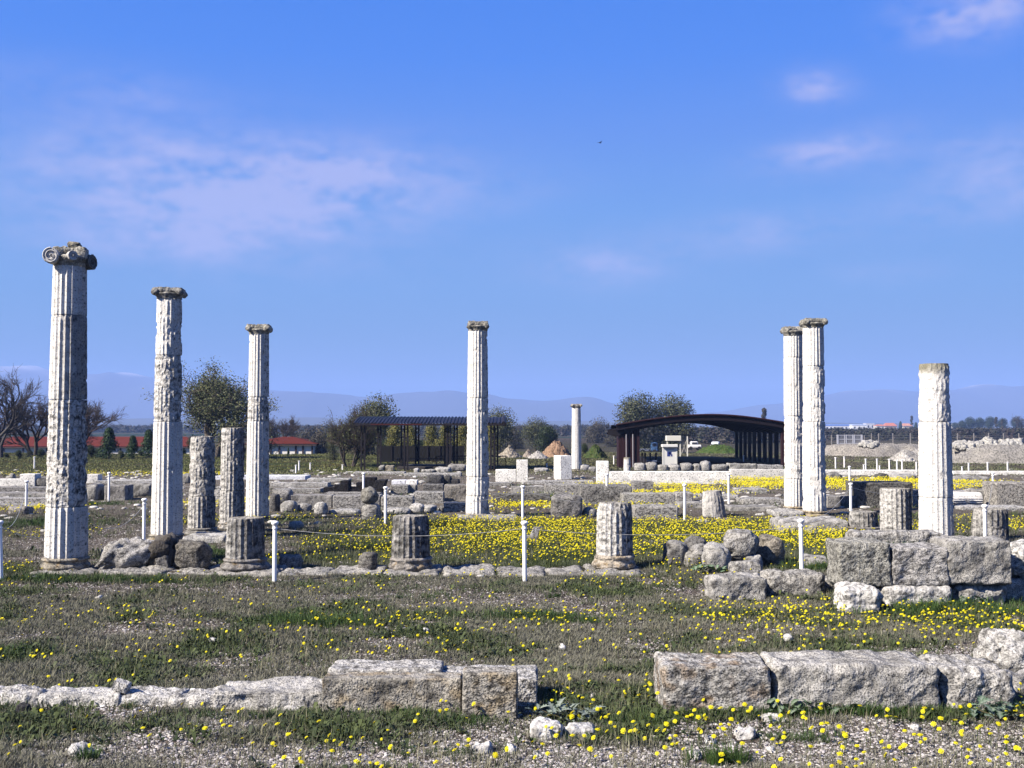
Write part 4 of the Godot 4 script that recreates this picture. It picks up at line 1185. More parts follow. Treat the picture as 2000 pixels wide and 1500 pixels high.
# ridge: [px, row] points along the skyline
func mountain(called: String, d: float, line: Array, thick: float, col: Color, snow_row: float, sd: int) -> void:
	var s := Shape.new()
	var n := 150
	var rows := 14
	for k in rows + 1:
		var t := float(k) / rows
		for i in n + 1:
			var px := lerpf(line[0][0], line[-1][0], float(i) / n)
			var row: float = line[-1][1]
			for j in line.size() - 1:
				if px <= line[j + 1][0]:
					var u: float = clampf((px - line[j][0]) / (line[j + 1][0] - line[j][0]), 0.0, 1.0)
					u = u * u * (3.0 - 2.0 * u)
					row = lerpf(line[j][1], line[j + 1][1], u)
					break
			var top := high(row, d)
			var x := (px - 1000.0) / FOCAL * d
			var prof := sin(PI * 0.5 * minf(1.0, t / 0.6)) if t < 0.6 else 1.0 - pow((t - 0.6) / 0.4, 1.5)
			var nz := ridge_noise.get_noise_3d(x / 380.0, t * 2.6, sd * 5.0)
			var y := maxf(-8.0, (top + 4.0) * prof * (1.0 + 0.2 * nz * minf(1.0, absf(t - 0.6) * 4.0 + 0.12)) - 4.0)
			var c := col
			if snow_row > 0.0 and y > high(snow_row, d) + nz * 60.0: c = col.lerp(Color(0.3, 0.29, 0.3), clampf((y - high(snow_row, d) - nz * 60.0) / 25.0, 0.0, 1.0))
			s.point(Vector3(x + nz * 25.0, y, -d - (t - 0.6) * thick), c)
	for k in rows:
		for i in n:
			var a := k * (n + 1) + i
			s.quad(a, a + 1, a + n + 2, a + n + 1)
	setting(called, s.mesh(mats.far_land))

func build_mountains() -> void:
	mountain("mountain_range", 5600.0, [[-900, 770], [-300, 742], [0, 722], [60, 716], [120, 728], [200, 732], [250, 726], [330, 742], [450, 752], [540, 764], [700, 776], [800, 786]], 1500.0, Color(0.05, 0.052, 0.055), 734, 1)
	mountain("mountain_range", 4900.0, [[380, 790], [480, 772], [540, 765], [620, 768], [720, 776], [800, 768], [880, 764], [940, 768], [1010, 778], [1070, 782], [1140, 776], [1210, 790], [1330, 808], [1430, 820]], 1200.0, Color(0.05, 0.052, 0.055), -1, 2)
	mountain("mountain_range", 5700.0, [[1380, 806], [1500, 790], [1600, 772], [1660, 762], [1720, 760], [1790, 766], [1850, 762], [1910, 751], [1960, 755], [2020, 760], [2200, 752], [2700, 768]], 1500.0, Color(0.05, 0.052, 0.055), 760, 3)
	mountain("foothill", 3000.0, [[-500, 824], [0, 818], [150, 822], [300, 817], [480, 823], [600, 815], [700, 818], [900, 824], [1100, 822], [1300, 826], [1500, 824], [1700, 827], [1900, 825], [2400, 822]], 800.0, Color(0.06, 0.065, 0.055), -1, 4)

# ---------- grass, grit and flowers
func tuft_mesh(blades: int, tall: float, wide: float, spread: float, lean: float, sd: int) -> ArrayMesh:
	var r := RandomNumberGenerator.new()
	r.seed = sd
	var s := Shape.new()
	for i in blades:
		var a := r.randf() * TAU
		var out := Vector3(cos(a), 0, sin(a))
		var side := Vector3(-out.z, 0, out.x).rotated(Vector3.UP, r.randf_range(-0.8, 0.8))
		var p := out * spread * sqrt(r.randf())
		var h := tall * r.randf_range(0.5, 1.15)
		var l := lean * r.randf_range(0.3, 1.3) * h
		var w := wide * r.randf_range(0.7, 1.3)
		var shade := r.randf_range(0.75, 1.2)
		var col := Color(shade, shade, shade)
		var mid := p + out * l * 0.35 + Vector3(0, h * 0.55, 0)
		var tip := p + out * l + Vector3(0, h * 0.96, 0)
		var k := s.v.size()
		for q: Vector3 in [p - side * w * 0.5, p + side * w * 0.5, mid - side * w * 0.45, mid + side * w * 0.45, tip]:
			s.v.append(q); s.c.append(col)
		s.quad(k, k + 1, k + 3, k + 2)
		s.tri(k + 2, k + 3, k + 4)
	return s.mesh(mats.blade)

func broad_tuft_mesh(leaves: int, size: float, sd: int) -> ArrayMesh:      # flat weed of small lobed leaves
	var r := RandomNumberGenerator.new()
	r.seed = sd
	var s := Shape.new()
	for i in leaves:
		var a := r.randf() * TAU
		var out := Vector3(cos(a), 0, sin(a))
		var side := Vector3(-out.z, 0, out.x)
		var l := size * r.randf_range(0.6, 1.2)
		var rise := r.randf_range(0.15, 0.9)
		var shade := r.randf_range(0.7, 1.25)
		var k := s.v.size()
		for q in [[0.0, 0.0, 0.0], [0.35, 0.16, 0.55], [0.35, -0.16, 0.55], [0.7, 0.2, 0.9], [0.7, -0.2, 0.9], [1.0, 0.0, 0.8]]:
			s.v.append(out * l * q[0] + side * l * q[1] + Vector3(0, l * rise * q[2], 0))
			s.c.append(Color(shade, shade, shade))
		s.tri(k, k + 1, k + 2); s.quad(k + 2, k + 1, k + 3, k + 4); s.tri(k + 4, k + 3, k + 5)
	return s.mesh(mats.blade)

func head_mesh(sd: int) -> ArrayMesh:              # a dandelion-like head, 1 m across, to be scaled
	var s := Shape.new()
	var r := RandomNumberGenerator.new()
	r.seed = sd
	for layer in 2:
		var n := 9 if layer == 0 else 7
		for i in n:
			var a := TAU * (i + 0.5 * layer + r.randf_range(-0.12, 0.12)) / n
			var out := Vector3(cos(a), 0, sin(a))
			var side := Vector3(-sin(a), 0, cos(a))
			var l := (0.5 if layer == 0 else 0.34) * r.randf_range(0.88, 1.08)
			var y0 := 0.05 + 0.06 * layer
			var y1 := y0 + (0.06 if layer == 0 else 0.14) + r.randf_range(-0.03, 0.05)
			var g := r.randf_range(0.9, 1.05)
			var c := Color(0.80 * g, 0.74 * g, 0.012) if layer == 0 else Color(0.80 * g, 0.68 * g, 0.01)
			var k := s.v.size()
			for p: Vector3 in [side * 0.04 + Vector3(0, y0, 0), -side * 0.04 + Vector3(0, y0, 0), out * l - side * l * 0.24 + Vector3(0, y1, 0), out * l + side * l * 0.24 + Vector3(0, y1, 0)]:
				s.v.append(p); s.c.append(c)
				s.n.append((Vector3.UP + out * (0.1 - 0.3 * (y1 - y0))).normalized())
			s.quad(k + 1, k, k + 3, k + 2)
	s.own_normals = true
	s.lathe([Vector2(0.02, -0.12), Vector2(0.12, -0.06), Vector2(0.13, 0.06)], 6, Vector3.ZERO, Color(0.06, 0.09, 0.02))
	return s.mesh(mats.petal)

func stem_mesh() -> ArrayMesh:
	var s := Shape.new()
	s.tube([Vector3(0, 0, 0), Vector3(0.02, 0.5, 0.01), Vector3(0, 1, 0)], [0.5, 0.45, 0.4], 4, Color(0.07, 0.10, 0.03), false)
	return s.mesh(mats.blade)

func chip_mesh(sd: int) -> ArrayMesh:
	var s := Shape.new()
	var r := RandomNumberGenerator.new()
	r.seed = sd
	var pts := []
	for i in 3:
		for k in 5:
			var t := TAU * (k + 0.5 * i) / 5
			var rad: float = [0.42, 0.5, 0.3][i] * r.randf_range(0.75, 1.15)
			pts.append(s.point(Vector3(cos(t) * rad, [-0.15, 0.1, 0.32][i] + r.randf_range(-0.06, 0.06), -sin(t) * rad)))
	for i in 2:
		for k in 5:
			var k2 := (k + 1) % 5
			s.tri(pts[i * 5 + k], pts[i * 5 + k2], pts[i * 5 + 5 + k])
			s.tri(pts[i * 5 + k2], pts[i * 5 + 5 + k2], pts[i * 5 + 5 + k])
	for k in range(1, 4):
		s.tri(pts[10], pts[10 + k], pts[11 + k])
	return s.mesh(mats.pebble)

func field_density(x: float, z: float) -> float:   # yellow flowers per square metre, beyond the foreground
	var d := -z
	var n := land.get_noise_2d(x * 3.0 + 77.0, z * 3.0)
	var f := 0.0
	# the courtyard
	var e := smoothstep(18.3, 19.0, d) * (1.0 - smoothstep(26.5, 28.2, d)) * smoothstep(-5.2, -2.2, x + n) * (1.0 - smoothstep(7.2, 8.4, x + n * 0.8))
	f = maxf(f, e * (0.36 + 0.75 * smoothstep(19.0, 23.5, d) + n * 0.9) * (0.5 + 0.5 * smoothstep(-3.0, -0.5, x)))
	f = maxf(f, 0.7 * exp(-pow((d - 18.6) / 0.35, 2.0)) * smoothstep(-3.5, -1.5, x) * (1.0 - smoothstep(5.5, 7.0, x)) * (0.6 + n))
	for q in [[0.5, 33.5, 1.3, 3.6, 0.9], [5.1, 40.5, 2.6, 4.2, 1.0], [10.3, 45.5, 1.9, 4.0, 1.1], [13.5, 45.0, 1.5, 6.0, 1.1], [17.2, 45.0, 3.4, 3.6, 1.0], [12.0, 26.5, 1.4, 2.0, 0.6], [13.8, 22.0, 2.2, 2.6, 0.55], [9.3, 25.4, 1.1, 1.6, 0.6], [-8.8, 34.0, 1.4, 2.6, 0.45], [-13.5, 31.0, 1.2, 2.0, 0.5], [-10.0, 24.3, 1.0, 1.2, 0.4], [-7.0, 27.6, 2.2, 1.6, 0.35], [-6.9, 20.4, 0.7, 0.6, 0.4], [-7.8, 18.3, 1.2, 0.35, 0.6], [-4.9, 18.5, 0.5, 0.4, 0.5], [-9.5, 18.2, 0.8, 0.5, 0.7], [20.5, 34.5, 2.2, 2.5, 0.5], [3.4, 31.5, 1.4, 1.4, 0.5], [-20.0, 54.0, 6.0, 3.0, 0.2], [-16.0, 54.0, 3.0, 2.0, 0.3]]:
		var dx: float = (x - q[0]) / q[2]
		var dz: float = (d - q[1]) / q[3]
		var r2 := dx * dx + dz * dz
		if r2 < 4.0: f = maxf(f, q[4] * exp(-r2 * r2) * (0.85 + n))
	return maxf(0.0, f)

func near_density(x: float, z: float) -> float:    # 0 .. 1 in the foreground
	var d := -z
	var n := land.get_noise_2d(x * 4.0 + 177.0, z * 4.0)
	var f := 0.13 + n * 0.32
	f += 0.55 * exp(-pow((d - 13.4) / 0.7, 2.0)) * (0.35 + 0.65 * smoothstep(-2.5, 2.5, x)) * (0.7 + n * 1.4)
	f += 0.5 * exp(-pow((x - 4.4) / 1.6, 2.0) - pow((d - 14.2) / 1.1, 2.0))
	f += 0.45 * exp(-pow((x - 5.6) / 1.3, 2.0) - pow((d - 12.9) / 0.8, 2.0))
	f += 0.24 * exp(-pow((d - 8.5) / 0.9, 2.0)) * smoothstep(-0.9, 0.6, x)
	f += 0.22 * exp(-pow((x + 3.2) / 0.5, 2.0) - pow((d - 8.4) / 0.4, 2.0))
	f -= 0.12 * exp(-pow((d - 15.6) / 0.8, 2.0))
	f *= 0.62 + 0.38 * smoothstep(-3.5, 1.0, x)
	return clampf(f, 0.02, 1.0)

func build_cover() -> void:
	var r := rng
	r.seed = 4242
	# grit
	var chips := [chip_mesh(1), chip_mesh(2), chip_mesh(3)]
	var where := [[], [], []]
	var tints := [[], [], []]
	for i in 330000:
		var d := 7.2 + 22.0 * pow(r.randf(), 1.9)
		var x := r.randf_range(-0.5, 0.5) * d * 1.02
		var z := -d
		var bare := 1.0 - patchy(x, z)
		if r.randf() > bare * bare * 1.1 + 0.16 or not is_free(x, z): continue
		var size := 0.007 + 0.032 * pow(r.randf(), 5.0)
		var b := Basis.from_euler(Vector3(r.randf_range(-0.4, 0.4), r.randf() * TAU, r.randf_range(-0.4, 0.4))).scaled(Vector3(size, size * r.randf_range(0.5, 0.9), size * r.randf_range(0.7, 1.1)))
		var k := i % 3
		where[k].append(Transform3D(b, Vector3(x, gh(x, z), z)))
		var t := r.randf_range(0.2, 0.72)
		tints[k].append(Color(t, t * r.randf_range(0.92, 0.98), t * r.randf_range(0.88, 0.99)))
	for k in 3: stuff("gravel", ["pale grit and small chips scattered over the bare soil", "brownish grit scattered over the bare soil", "fine stone chips lying between the grass tufts"][k], "gravel", chips[k], where[k], tints[k])
	var bits := [[], []]
	var bit_tints := [[], []]
	for i in 5200:
		var d := 17.0 + 46.0 * pow(r.randf(), 0.8)
		var x := r.randf_range(-0.5, 0.5) * d
		var f := 0.10 + 0.9 * smoothstep(28.5, 32.0, d) * (1.0 - smoothstep(56.0, 63.0, d))
		f *= 0.4 + 1.6 * maxf(0.0, land.get_noise_2d(x * 5.0 + 321.0, d * 7.0) + 0.15)
		if r.randf() > f or not is_free(x, -d): continue
		var size := 0.05 + 0.22 * pow(r.randf(), 3.0)
		bits[i % 2].append(Transform3D(Basis.from_euler(Vector3(r.randf_range(-0.3, 0.3), r.randf() * TAU, r.randf_range(-0.3, 0.3))).scaled(Vector3(size * r.randf_range(0.9, 1.8), size * 0.7, size)), Vector3(x, gh(x, -d), -d)))
		var t := r.randf_range(0.35, 0.8)
		bit_tints[i % 2].append(Color(t, t * 0.98, t * 0.94))
	for k in 2: stuff("rubble", ["small pale rubble strewn among the ruins", "broken stone bits strewn over the ruin field"][k], "rubble", chips[k], bits[k], bit_tints[k])
	# crumbled mortar along the left strip and about the kerbs
	var crumbs := []
	var crumb_tints := []
	for i in 2600:
		var row := 1376.0 + r.randfn(0.0, 5.0) if i < 1500 else 1116.0 + r.randfn(0.0, 3.5)
		var px := r.randf_range(-80.0, 440.0) if i < 1500 else r.randf_range(40.0, 1300.0)
		var p := spot(px, row)
		var up := 0.0
		if i < 1500:
			var d := dist(1374) + 0.04 + 0.2 * r.randf()
			if i % 3: p = Vector3(across(px, 1360, d), r.randf_range(0.03, 0.075), -d)
		elif land.get_noise_2d(p.x * 6.0, 3.0) < -0.05: continue
		var size := 0.007 + 0.034 * pow(r.randf(), 4.0)
		crumbs.append(Transform3D(Basis.from_euler(Vector3(r.randf_range(-0.5, 0.5), r.randf() * TAU, r.randf_range(-0.5, 0.5))).scaled(Vector3(size * 1.4, size * 0.6, size)), p))
		var t := r.randf_range(0.55, 1.0)
		crumb_tints.append(Color(t, t * 0.99, t * 0.97))
	stuff("rubble", "crumbled white mortar along the low strip and the kerb stones", "rubble", chips[2], crumbs, crumb_tints)
	# short dry grass, green grass and small weeds
	var kinds := [tuft_mesh(9, 0.042, 0.0042, 0.055, 0.7, 11), tuft_mesh(9, 0.055, 0.0045, 0.055, 0.6, 12), tuft_mesh(8, 0.085, 0.005, 0.045, 0.5, 13), broad_tuft_mesh(7, 0.055, 14), tuft_mesh(10, 0.045, 0.005, 0.07, 0.9, 15)]
	where = [[], [], [], [], []]
	tints = [[], [], [], [], []]
	for i in 230000:
		var far := i >= 175000
		var d := (7.2 + 14.0 * pow(r.randf(), 1.25)) if not far else 20.0 + 38.0 * r.randf()
		var x := r.randf_range(-0.5, 0.5) * (d * 1.0 + 0.4)
		var z := -d
		var g := patchy(x, z)
		if r.randf() > g * 0.85 + 0.06 or not is_free(x, z): continue
		var n := land.get_noise_2d(x * 3.0 + 40.0, z * 3.0 + 9.0)
		var wet := clampf(n * 1.5 + 0.24 + land.get_noise_2d(x * 11.0, z * 13.0) * 0.7 + r.randf_range(-0.3, 0.3), 0.0, 1.0)
		var k := 0
		var u := r.randf()
		if wet > 0.62: k = 2 if u < 0.25 else (3 if u < 0.55 else 1)
		elif wet > 0.35: k = 1 if u < 0.5 else (3 if u < 0.62 else 4)
		else: k = 0 if u < 0.45 else (4 if u < 0.9 else 1)
		if d > 18.6 and d < 28.0 and x > -4.5 and x < 8.5:
			k = 1 if u < 0.5 else 2
			wet = minf(1.0, wet + 0.45)
		var size := r.randf_range(0.75, 1.35) * (1.0 if not far else 1.5)
		var b := Basis.from_euler(Vector3(r.randf_range(-0.15, 0.15), r.randf() * TAU, 0)).scaled(Vector3(size, size * r.randf_range(0.8, 1.2), size))
		where[k].append(Transform3D(b, Vector3(x, gh(x, z) - 0.004, z)))
		var dry := Color(0.28, 0.285, 0.215).lerp(Color(0.19, 0.19, 0.16), r.randf())
		var green := Color(0.13, 0.165, 0.06).lerp(Color(0.05, 0.075, 0.035), r.randf())
		var c := dry.lerp(green, clampf(wet + (0.35 if k == 3 else 0.0), 0.0, 1.0))
		if k == 4: c = c.lerp(Color(0.23, 0.21, 0.18), 0.5)
		tints[k].append(c)
	for k in 5: stuff("grass", ["short dry grass over the grey soil", "dull green grass between the stones", "taller green grass tufts", "small flat leafy weeds in the grass", "low withered grass lying flat"][k], "grass", kinds[k], where[k], tints[k])
	# coarse grass of the meadows beyond the ruins
	var coarse := tuft_mesh(9, 0.07, 0.03, 0.28, 0.9, 17)
	var far_where := []
	var far_tints := []
	for i in 26000:
		var d := 54.0 + 50.0 * r.randf()
		var x := r.randf_range(-0.5, 0.5) * d * 1.02
		var n := land.get_noise_2d(x * 1.3, -d * 2.4)
		if r.randf() > 0.55 + n * 1.2: continue
		var size := r.randf_range(0.7, 1.6)
		far_where.append(Transform3D(Basis.from_euler(Vector3(0, r.randf() * TAU, 0)).scaled(Vector3.ONE * size), Vector3(x, gh(x, -d) - 0.01, -d)))
		var c := Color(0.16, 0.19, 0.06).lerp(Color(0.24, 0.23, 0.10), r.randf() * clampf(0.6 + n, 0.0, 1.0))
		if x > 13.0: c = Color(0.25, 0.24, 0.17).lerp(Color(0.12, 0.15, 0.06), r.randf())
		elif x > -6.0: c = c.lerp(Color(0.2, 0.19, 0.13), 0.5)
		far_tints.append(c)
	stuff("grass", "coarse grass of the meadow beyond the ruins", "grass", coarse, far_where, far_tints)
	# pale dry stalks standing above the turf
	var straw := tuft_mesh(5, 0.17, 0.0035, 0.05, 0.5, 19)
	var straw_where := []
	var straw_tints := []
	for i in 9000:
		var d := 7.2 + 20.0 * pow(r.randf(), 1.3)
		var x := r.randf_range(-0.5, 0.5) * d
		if not is_free(x, -d) or land.get_noise_2d(x * 4.0 + 60.0, d * 5.0) < 0.02: continue
		straw_where.append(Transform3D(Basis.from_euler(Vector3(0, r.randf() * TAU, 0)).scaled(Vector3.ONE * r.randf_range(0.4, 1.0)), Vector3(x, gh(x, -d), -d)))
		straw_tints.append(Color(0.42, 0.39, 0.28).lerp(Color(0.25, 0.24, 0.17), r.randf()))
	stuff("grass", "thin pale dry stalks standing above the turf", "grass", straw, straw_where, straw_tints)
	# green clumps that stand out: [px, row, half width, half depth, tall]
	var clump := tuft_mesh(14, 0.19, 0.007, 0.07, 0.45, 21)
	where = [[], []]
	tints = [[], []]
	for q in [[610, 1218, 0.62, 0.35, 1.0, 130], [545, 1212, 0.4, 0.2, 0.7, 40], [700, 1222, 0.4, 0.2, 0.7, 40], [1030, 1205, 0.75, 0.2, 0.8, 90], [1120, 1212, 0.5, 0.2, 0.7, 50], [1640, 1402, 0.9, 0.1, 0.75, 110], [1760, 1400, 0.9, 0.1, 0.75, 110], [1900, 1398, 0.9, 0.1, 0.75, 110], [1400, 1404, 0.7, 0.1, 0.6, 60], [1850, 1192, 0.7, 0.3, 1.2, 120], [1930, 1182, 0.5, 0.2, 1.0, 60], [1760, 1196, 0.5, 0.3, 0.9, 70], [1900, 1176, 0.4, 0.2, 0.9, 50], [560, 1402, 0.9, 0.12, 0.5, 90], [770, 1408, 0.6, 0.12, 0.6, 60], [890, 1420, 0.4, 0.12, 0.6, 40], [1410, 1490, 0.2, 0.1, 0.9, 40], [1440, 1400, 0.5, 0.12, 0.7, 40], [1030, 1382, 0.3, 0.15, 0.8, 20],
			[250, 1135, 1.1, 0.25, 0.9, 130], [60, 1132, 1.0, 0.3, 0.9, 100], [420, 1085, 0.35, 0.5, 1.0, 60], [530, 1122, 0.15, 0.1, 1.0, 12], [1390, 1112, 0.3, 0.12, 0.9, 24], [1520, 1105, 0.3, 0.2, 1.1, 40], [1600, 1112, 0.3, 0.2, 1.0, 40], [1060, 982, 0.5, 0.4, 2.6, 50], [1650, 990, 0.7, 0.5, 1.6, 60], [80, 1025, 1.4, 1.0, 1.3, 120], [205, 985, 1.2, 0.7, 1.1, 60], [20, 1276, 0.4, 0.3, 0.9, 40], [170, 1486, 0.06, 0.05, 0.9, 10], [165, 1380, 0.07, 0.04, 0.8, 8], [255, 1382, 0.05, 0.04, 0.6, 6], [486, 1376, 0.05, 0.03, 0.8, 6], [1560, 1450, 0.3, 0.1, 0.6, 20], [700, 1310, 0.6, 0.15, 0.6, 30], [820, 1166, 0.5, 0.3, 0.6, 30], [1080, 1165, 0.1, 0.05, 0.8, 8], [240, 1100, 0.1, 0.1, 1, 4], [1990, 1200, 0.5, 0.3, 1.0, 50], [1976, 1348, 0.1, 0.05, 0.8, 10], [870, 1480, 0.5, 0.1, 0.5, 30], [1130, 1440, 0.3, 0.1, 0.6, 30], [1240, 1420, 0.4, 0.15, 0.7, 40]]:
		var c := spot(q[0], q[1])
		for i in q[5] * 2:
			var x: float = c.x + r.randfn(0.0, 0.5) * q[2]
			var z: float = c.z + r.randfn(0.0, 0.5) * q[3]
			if not is_free(x, z): continue
			var size: float = q[4] * r.randf_range(0.35, 0.95)
			where[0].append(Transform3D(Basis.from_euler(Vector3(r.randf_range(-0.2, 0.2), r.randf() * TAU, 0)).scaled(Vector3.ONE * size), Vector3(x, gh(x, z) - 0.005, z)))
			tints[0].append(Color(0.045, 0.105, 0.03).lerp(Color(0.09, 0.14, 0.04), r.randf()))
	# the grass that grows on top of the big wall
	var wd := dist(1178)
	for i in 60:
		var x := across(r.randf_range(1752, 1835), 1178, wd)
		where[0].append(Transform3D(Basis.from_euler(Vector3(0, r.randf() * TAU, 0)).scaled(Vector3.ONE * r.randf_range(0.25, 0.55)), Vector3(x, high(1069, wd) - 0.03, -wd - r.randf_range(0.2, 0.55))))
		tints[0].append(Color(0.05, 0.12, 0.03))
	stuff("grass", "fresh green grass clumps that stand out from the dry ground", "grass", clump, where[0], tints[0])
	# yellow flowers
	var spots_near := []
	for i in 24000:
		var d := 7.5 + 10.6 * r.randf()
		var x := r.randf_range(-0.5, 0.5) * d * 1.0
		if r.randf() * 1.15 > near_density(x, -d) * d / 18.0 or not is_free(x, -d): continue
		spots_near.append(Vector3(x, gh(x, -d), -d))
	spots_near.sort_custom(func(a: Vector3, b: Vector3) -> bool: return a.z > b.z)
	var heads := [head_mesh(1), head_mesh(2), head_mesh(3)]
	var stem := stem_mesh()
	var posed := func(p: Vector3, small: float, tall: float) -> Array:
		var h: float = tall * r.randf_range(0.45, 1.3)
		var tilt := Basis(Vector3(0, 0, 1), 0.35 + r.randfn(0.0, 0.35)) * Basis(Vector3(1, 0, 0), 0.25 + r.randfn(0.0, 0.35))
		var size: float = small * (0.5 + 0.75 * sqrt(r.randf()))
		return [h, tilt * Basis(Vector3.UP, r.randf() * TAU), size]
	var fl := "yellow flowers in the foreground grass"
	for i in mini(300, spots_near.size()):
		var p: Vector3 = spots_near[i]
		var q: Array = posed.call(p, 0.036, 0.10)
		var d := -p.z
		var place := "on the gravel below the left foreground wall"
		if d > 9.3: place = "in the dry grass beyond the left foreground wall" if p.x < 0.4 else ("in the grass gap between the two foreground walls" if p.x < 1.3 else "in the grass beyond the right foreground wall")
		elif p.x > 2.2: place = "at the lower right before the long rounded block"
		elif p.x > 1.25: place = "before the large lichen-spotted block"
		elif p.x > 0.1: place = "among the white stones below the shaded gap"
		elif p.x < -2.0: place = "in the grass at the lower left corner"
		var t := thing("yellow_flower", "small yellow dandelion-like flower " + place, "flower", p, 0.0, fl)
		var hd := part("flower_head", heads[i % 3], t)
		hd.transform = Transform3D((q[1] as Basis).scaled(Vector3.ONE * q[2]), Vector3(0, q[0], 0))
		var sm := part("stem", stem, t)
		sm.scale = Vector3(0.005, q[0], 0.005)
	where = [[], [], []]
	tints = [[], [], []]
	var stems := []
	var stem_tints := []
	for i in range(300, spots_near.size()):
		var p: Vector3 = spots_near[i]
		var q: Array = posed.call(p, 0.029, 0.10)
		where[i % 3].append(Transform3D((q[1] as Basis).scaled(Vector3.ONE * q[2]), p + Vector3(0, q[0], 0)))
		tints[i % 3].append(Color(1, 1, 1))
		stems.append(Transform3D(Basis().scaled(Vector3(0.005, q[0], 0.005)), p))
		stem_tints.append(Color(1, 1, 1))
	for i in 360000:
		var d := 18.0 + 38.0 * r.randf()
		var x := r.randf_range(-0.5, 0.5) * d
		var f := field_density(x, -d)
		if r.randf() > f * d / 62.0 * (0.55 + 1.5 * maxf(0.0, land.get_noise_2d(x * 9.0, -d * 7.0) + 0.24)) or not is_free(x, -d): continue
		var p := Vector3(x, gh(x, -d), -d)
		var q: Array = posed.call(p, 0.030 if d < 29.0 else 0.045, 0.15)
		where[i % 3].append(Transform3D((q[1] as Basis).scaled(Vector3.ONE * q[2]), p + Vector3(0, q[0], 0)))
		var t := r.randf_range(0.9, 1.05)
		tints[i % 3].append(Color(t, t, t))
		if d < 30.0:
			stems.append(Transform3D(Basis().scaled(Vector3(0.006, q[0], 0.006)), p))
			stem_tints.append(Color(1, 1, 1))
	for k in 3: stuff("flower_carpet", ["yellow flowers carpeting the courtyard between the columns", "yellow flowers massed beyond the front step", "yellow flowers scattered through the grass and ruins"][k], "flowers", heads[k], where[k], tints[k])
	stuff("flower_stems", "thin green stems under the carpet of yellow flowers", "flowers", stem, stems, stem_tints)

# ---------- single leafy plants in the foreground
func leafy_plant(label: String, px: float, row: float, wide: float, count: int, leaf_len: float, col: Color, sd: int, jagged: float) -> void:
	var r := RandomNumberGenerator.new()
	r.seed = sd
	var forms := []
	for v in 3:
		var s := Shape.new()
		var n := 9
		var mid := []
		for i in n + 1:
			var t := float(i) / n
			var y := 0.55 * t - 0.42 * t * t
			var w := 0.30 * sin(PI * pow(t, 0.8)) * (1.0 - jagged * 0.55 * float(i % 2)) + 0.012
			var c := col * (0.85 + 0.2 * float(v) * 0.5)
			mid.append([s.point(Vector3(t, y, 0), c.lightened(0.12)), s.point(Vector3(t - 0.05 * jagged * (i % 2), y + w * 0.35, w), c), s.point(Vector3(t - 0.05 * jagged * (i % 2), y + w * 0.35, -w), c)])
		for i in n:
			s.quad(mid[i][0], mid[i][1], mid[i + 1][1], mid[i + 1][0])
			s.quad(mid[i][2], mid[i][0], mid[i + 1][0], mid[i + 1][2])
		forms.append(s.mesh(mats.leaf))
	var at := spot(px, row)
	var t := thing("leafy_plant", label, "plant", at)
	var st := Shape.new()
	for i in 7:
		var a := r.randf() * TAU
		st.tube([Vector3.ZERO, Vector3(cos(a) * wide * 0.2, 0.05, sin(a) * wide * 0.1), Vector3(cos(a) * wide * 0.4, 0.09, sin(a) * wide * 0.2)], [0.005, 0.004, 0.003], 5, Color(0.10, 0.09, 0.05), false)
	part("stem", st.mesh(mats.leaf), t)
	for i in count:
		var m := MeshInstance3D.new()
		m.mesh = forms[i % 3]
		m.name = "leaf" if i == 0 else "leaf_%03d" % i
		t.add_child(m)
		var off := Vector3(r.randf_range(-0.5, 0.5) * wide, r.randf_range(0.01, 0.09), r.randf_range(-0.25, 0.2) * wide)
		m.transform = Transform3D(Basis.from_euler(Vector3(r.randf_range(-0.3, 0.3), r.randf() * TAU, r.randf_range(-0.1, 0.5))).scaled(Vector3.ONE * leaf_len * r.randf_range(0.6, 1.15)), off)

# ---------- trees
func limb(s: Shape, tips: Array, p: Vector3, dir: Vector3, length: float, rad: float, level: int, r: RandomNumberGenerator, q: Dictionary, twigs: Shape) -> void:
	var segs := 3 if level > 1 else 2
	var path := [p]
	var radii := [rad]
	var dd := dir
	var at := p
	for i in segs:
		dd = (dd + Vector3(r.randfn(0, 1), r.randfn(0, 1), r.randfn(0, 1)) * q.bend + Vector3.UP * q.up).normalized()
		at += dd * length / segs
		path.append(at)
		radii.append(rad * lerpf(1.0, 0.58, float(i + 1) / segs))
	var into := s if level >= q.wood else twigs
	into.tube(path, radii, 6 if level >= 3 else (4 if level == 2 else 3), q.bark * r.randf_range(0.85, 1.15), false)
	if level <= q.leaf_level: tips.append(at); tips.append(path[1])
	if level == 0: return
	var kids: int = q.kids[level]
	for i in kids:
		var from := r.randf_range(0.35, 1.0) if i else 1.0
		var k := clampi(int(from * segs), 1, segs)
		var start: Vector3 = (path[k - 1] as Vector3).lerp(path[k], clampf(from * segs - k + 1, 0.0, 1.0))
		var turn := Basis(dd.cross(Vector3(r.randfn(0, 1), r.randfn(0, 1), r.randfn(0, 1))).normalized(), r.randf_range(q.spread * 0.5, q.spread * 1.2))
		limb(s, tips, start, turn * dd, length * r.randf_range(0.6, 0.88), rad * 0.62, level - 1, r, q, twigs)

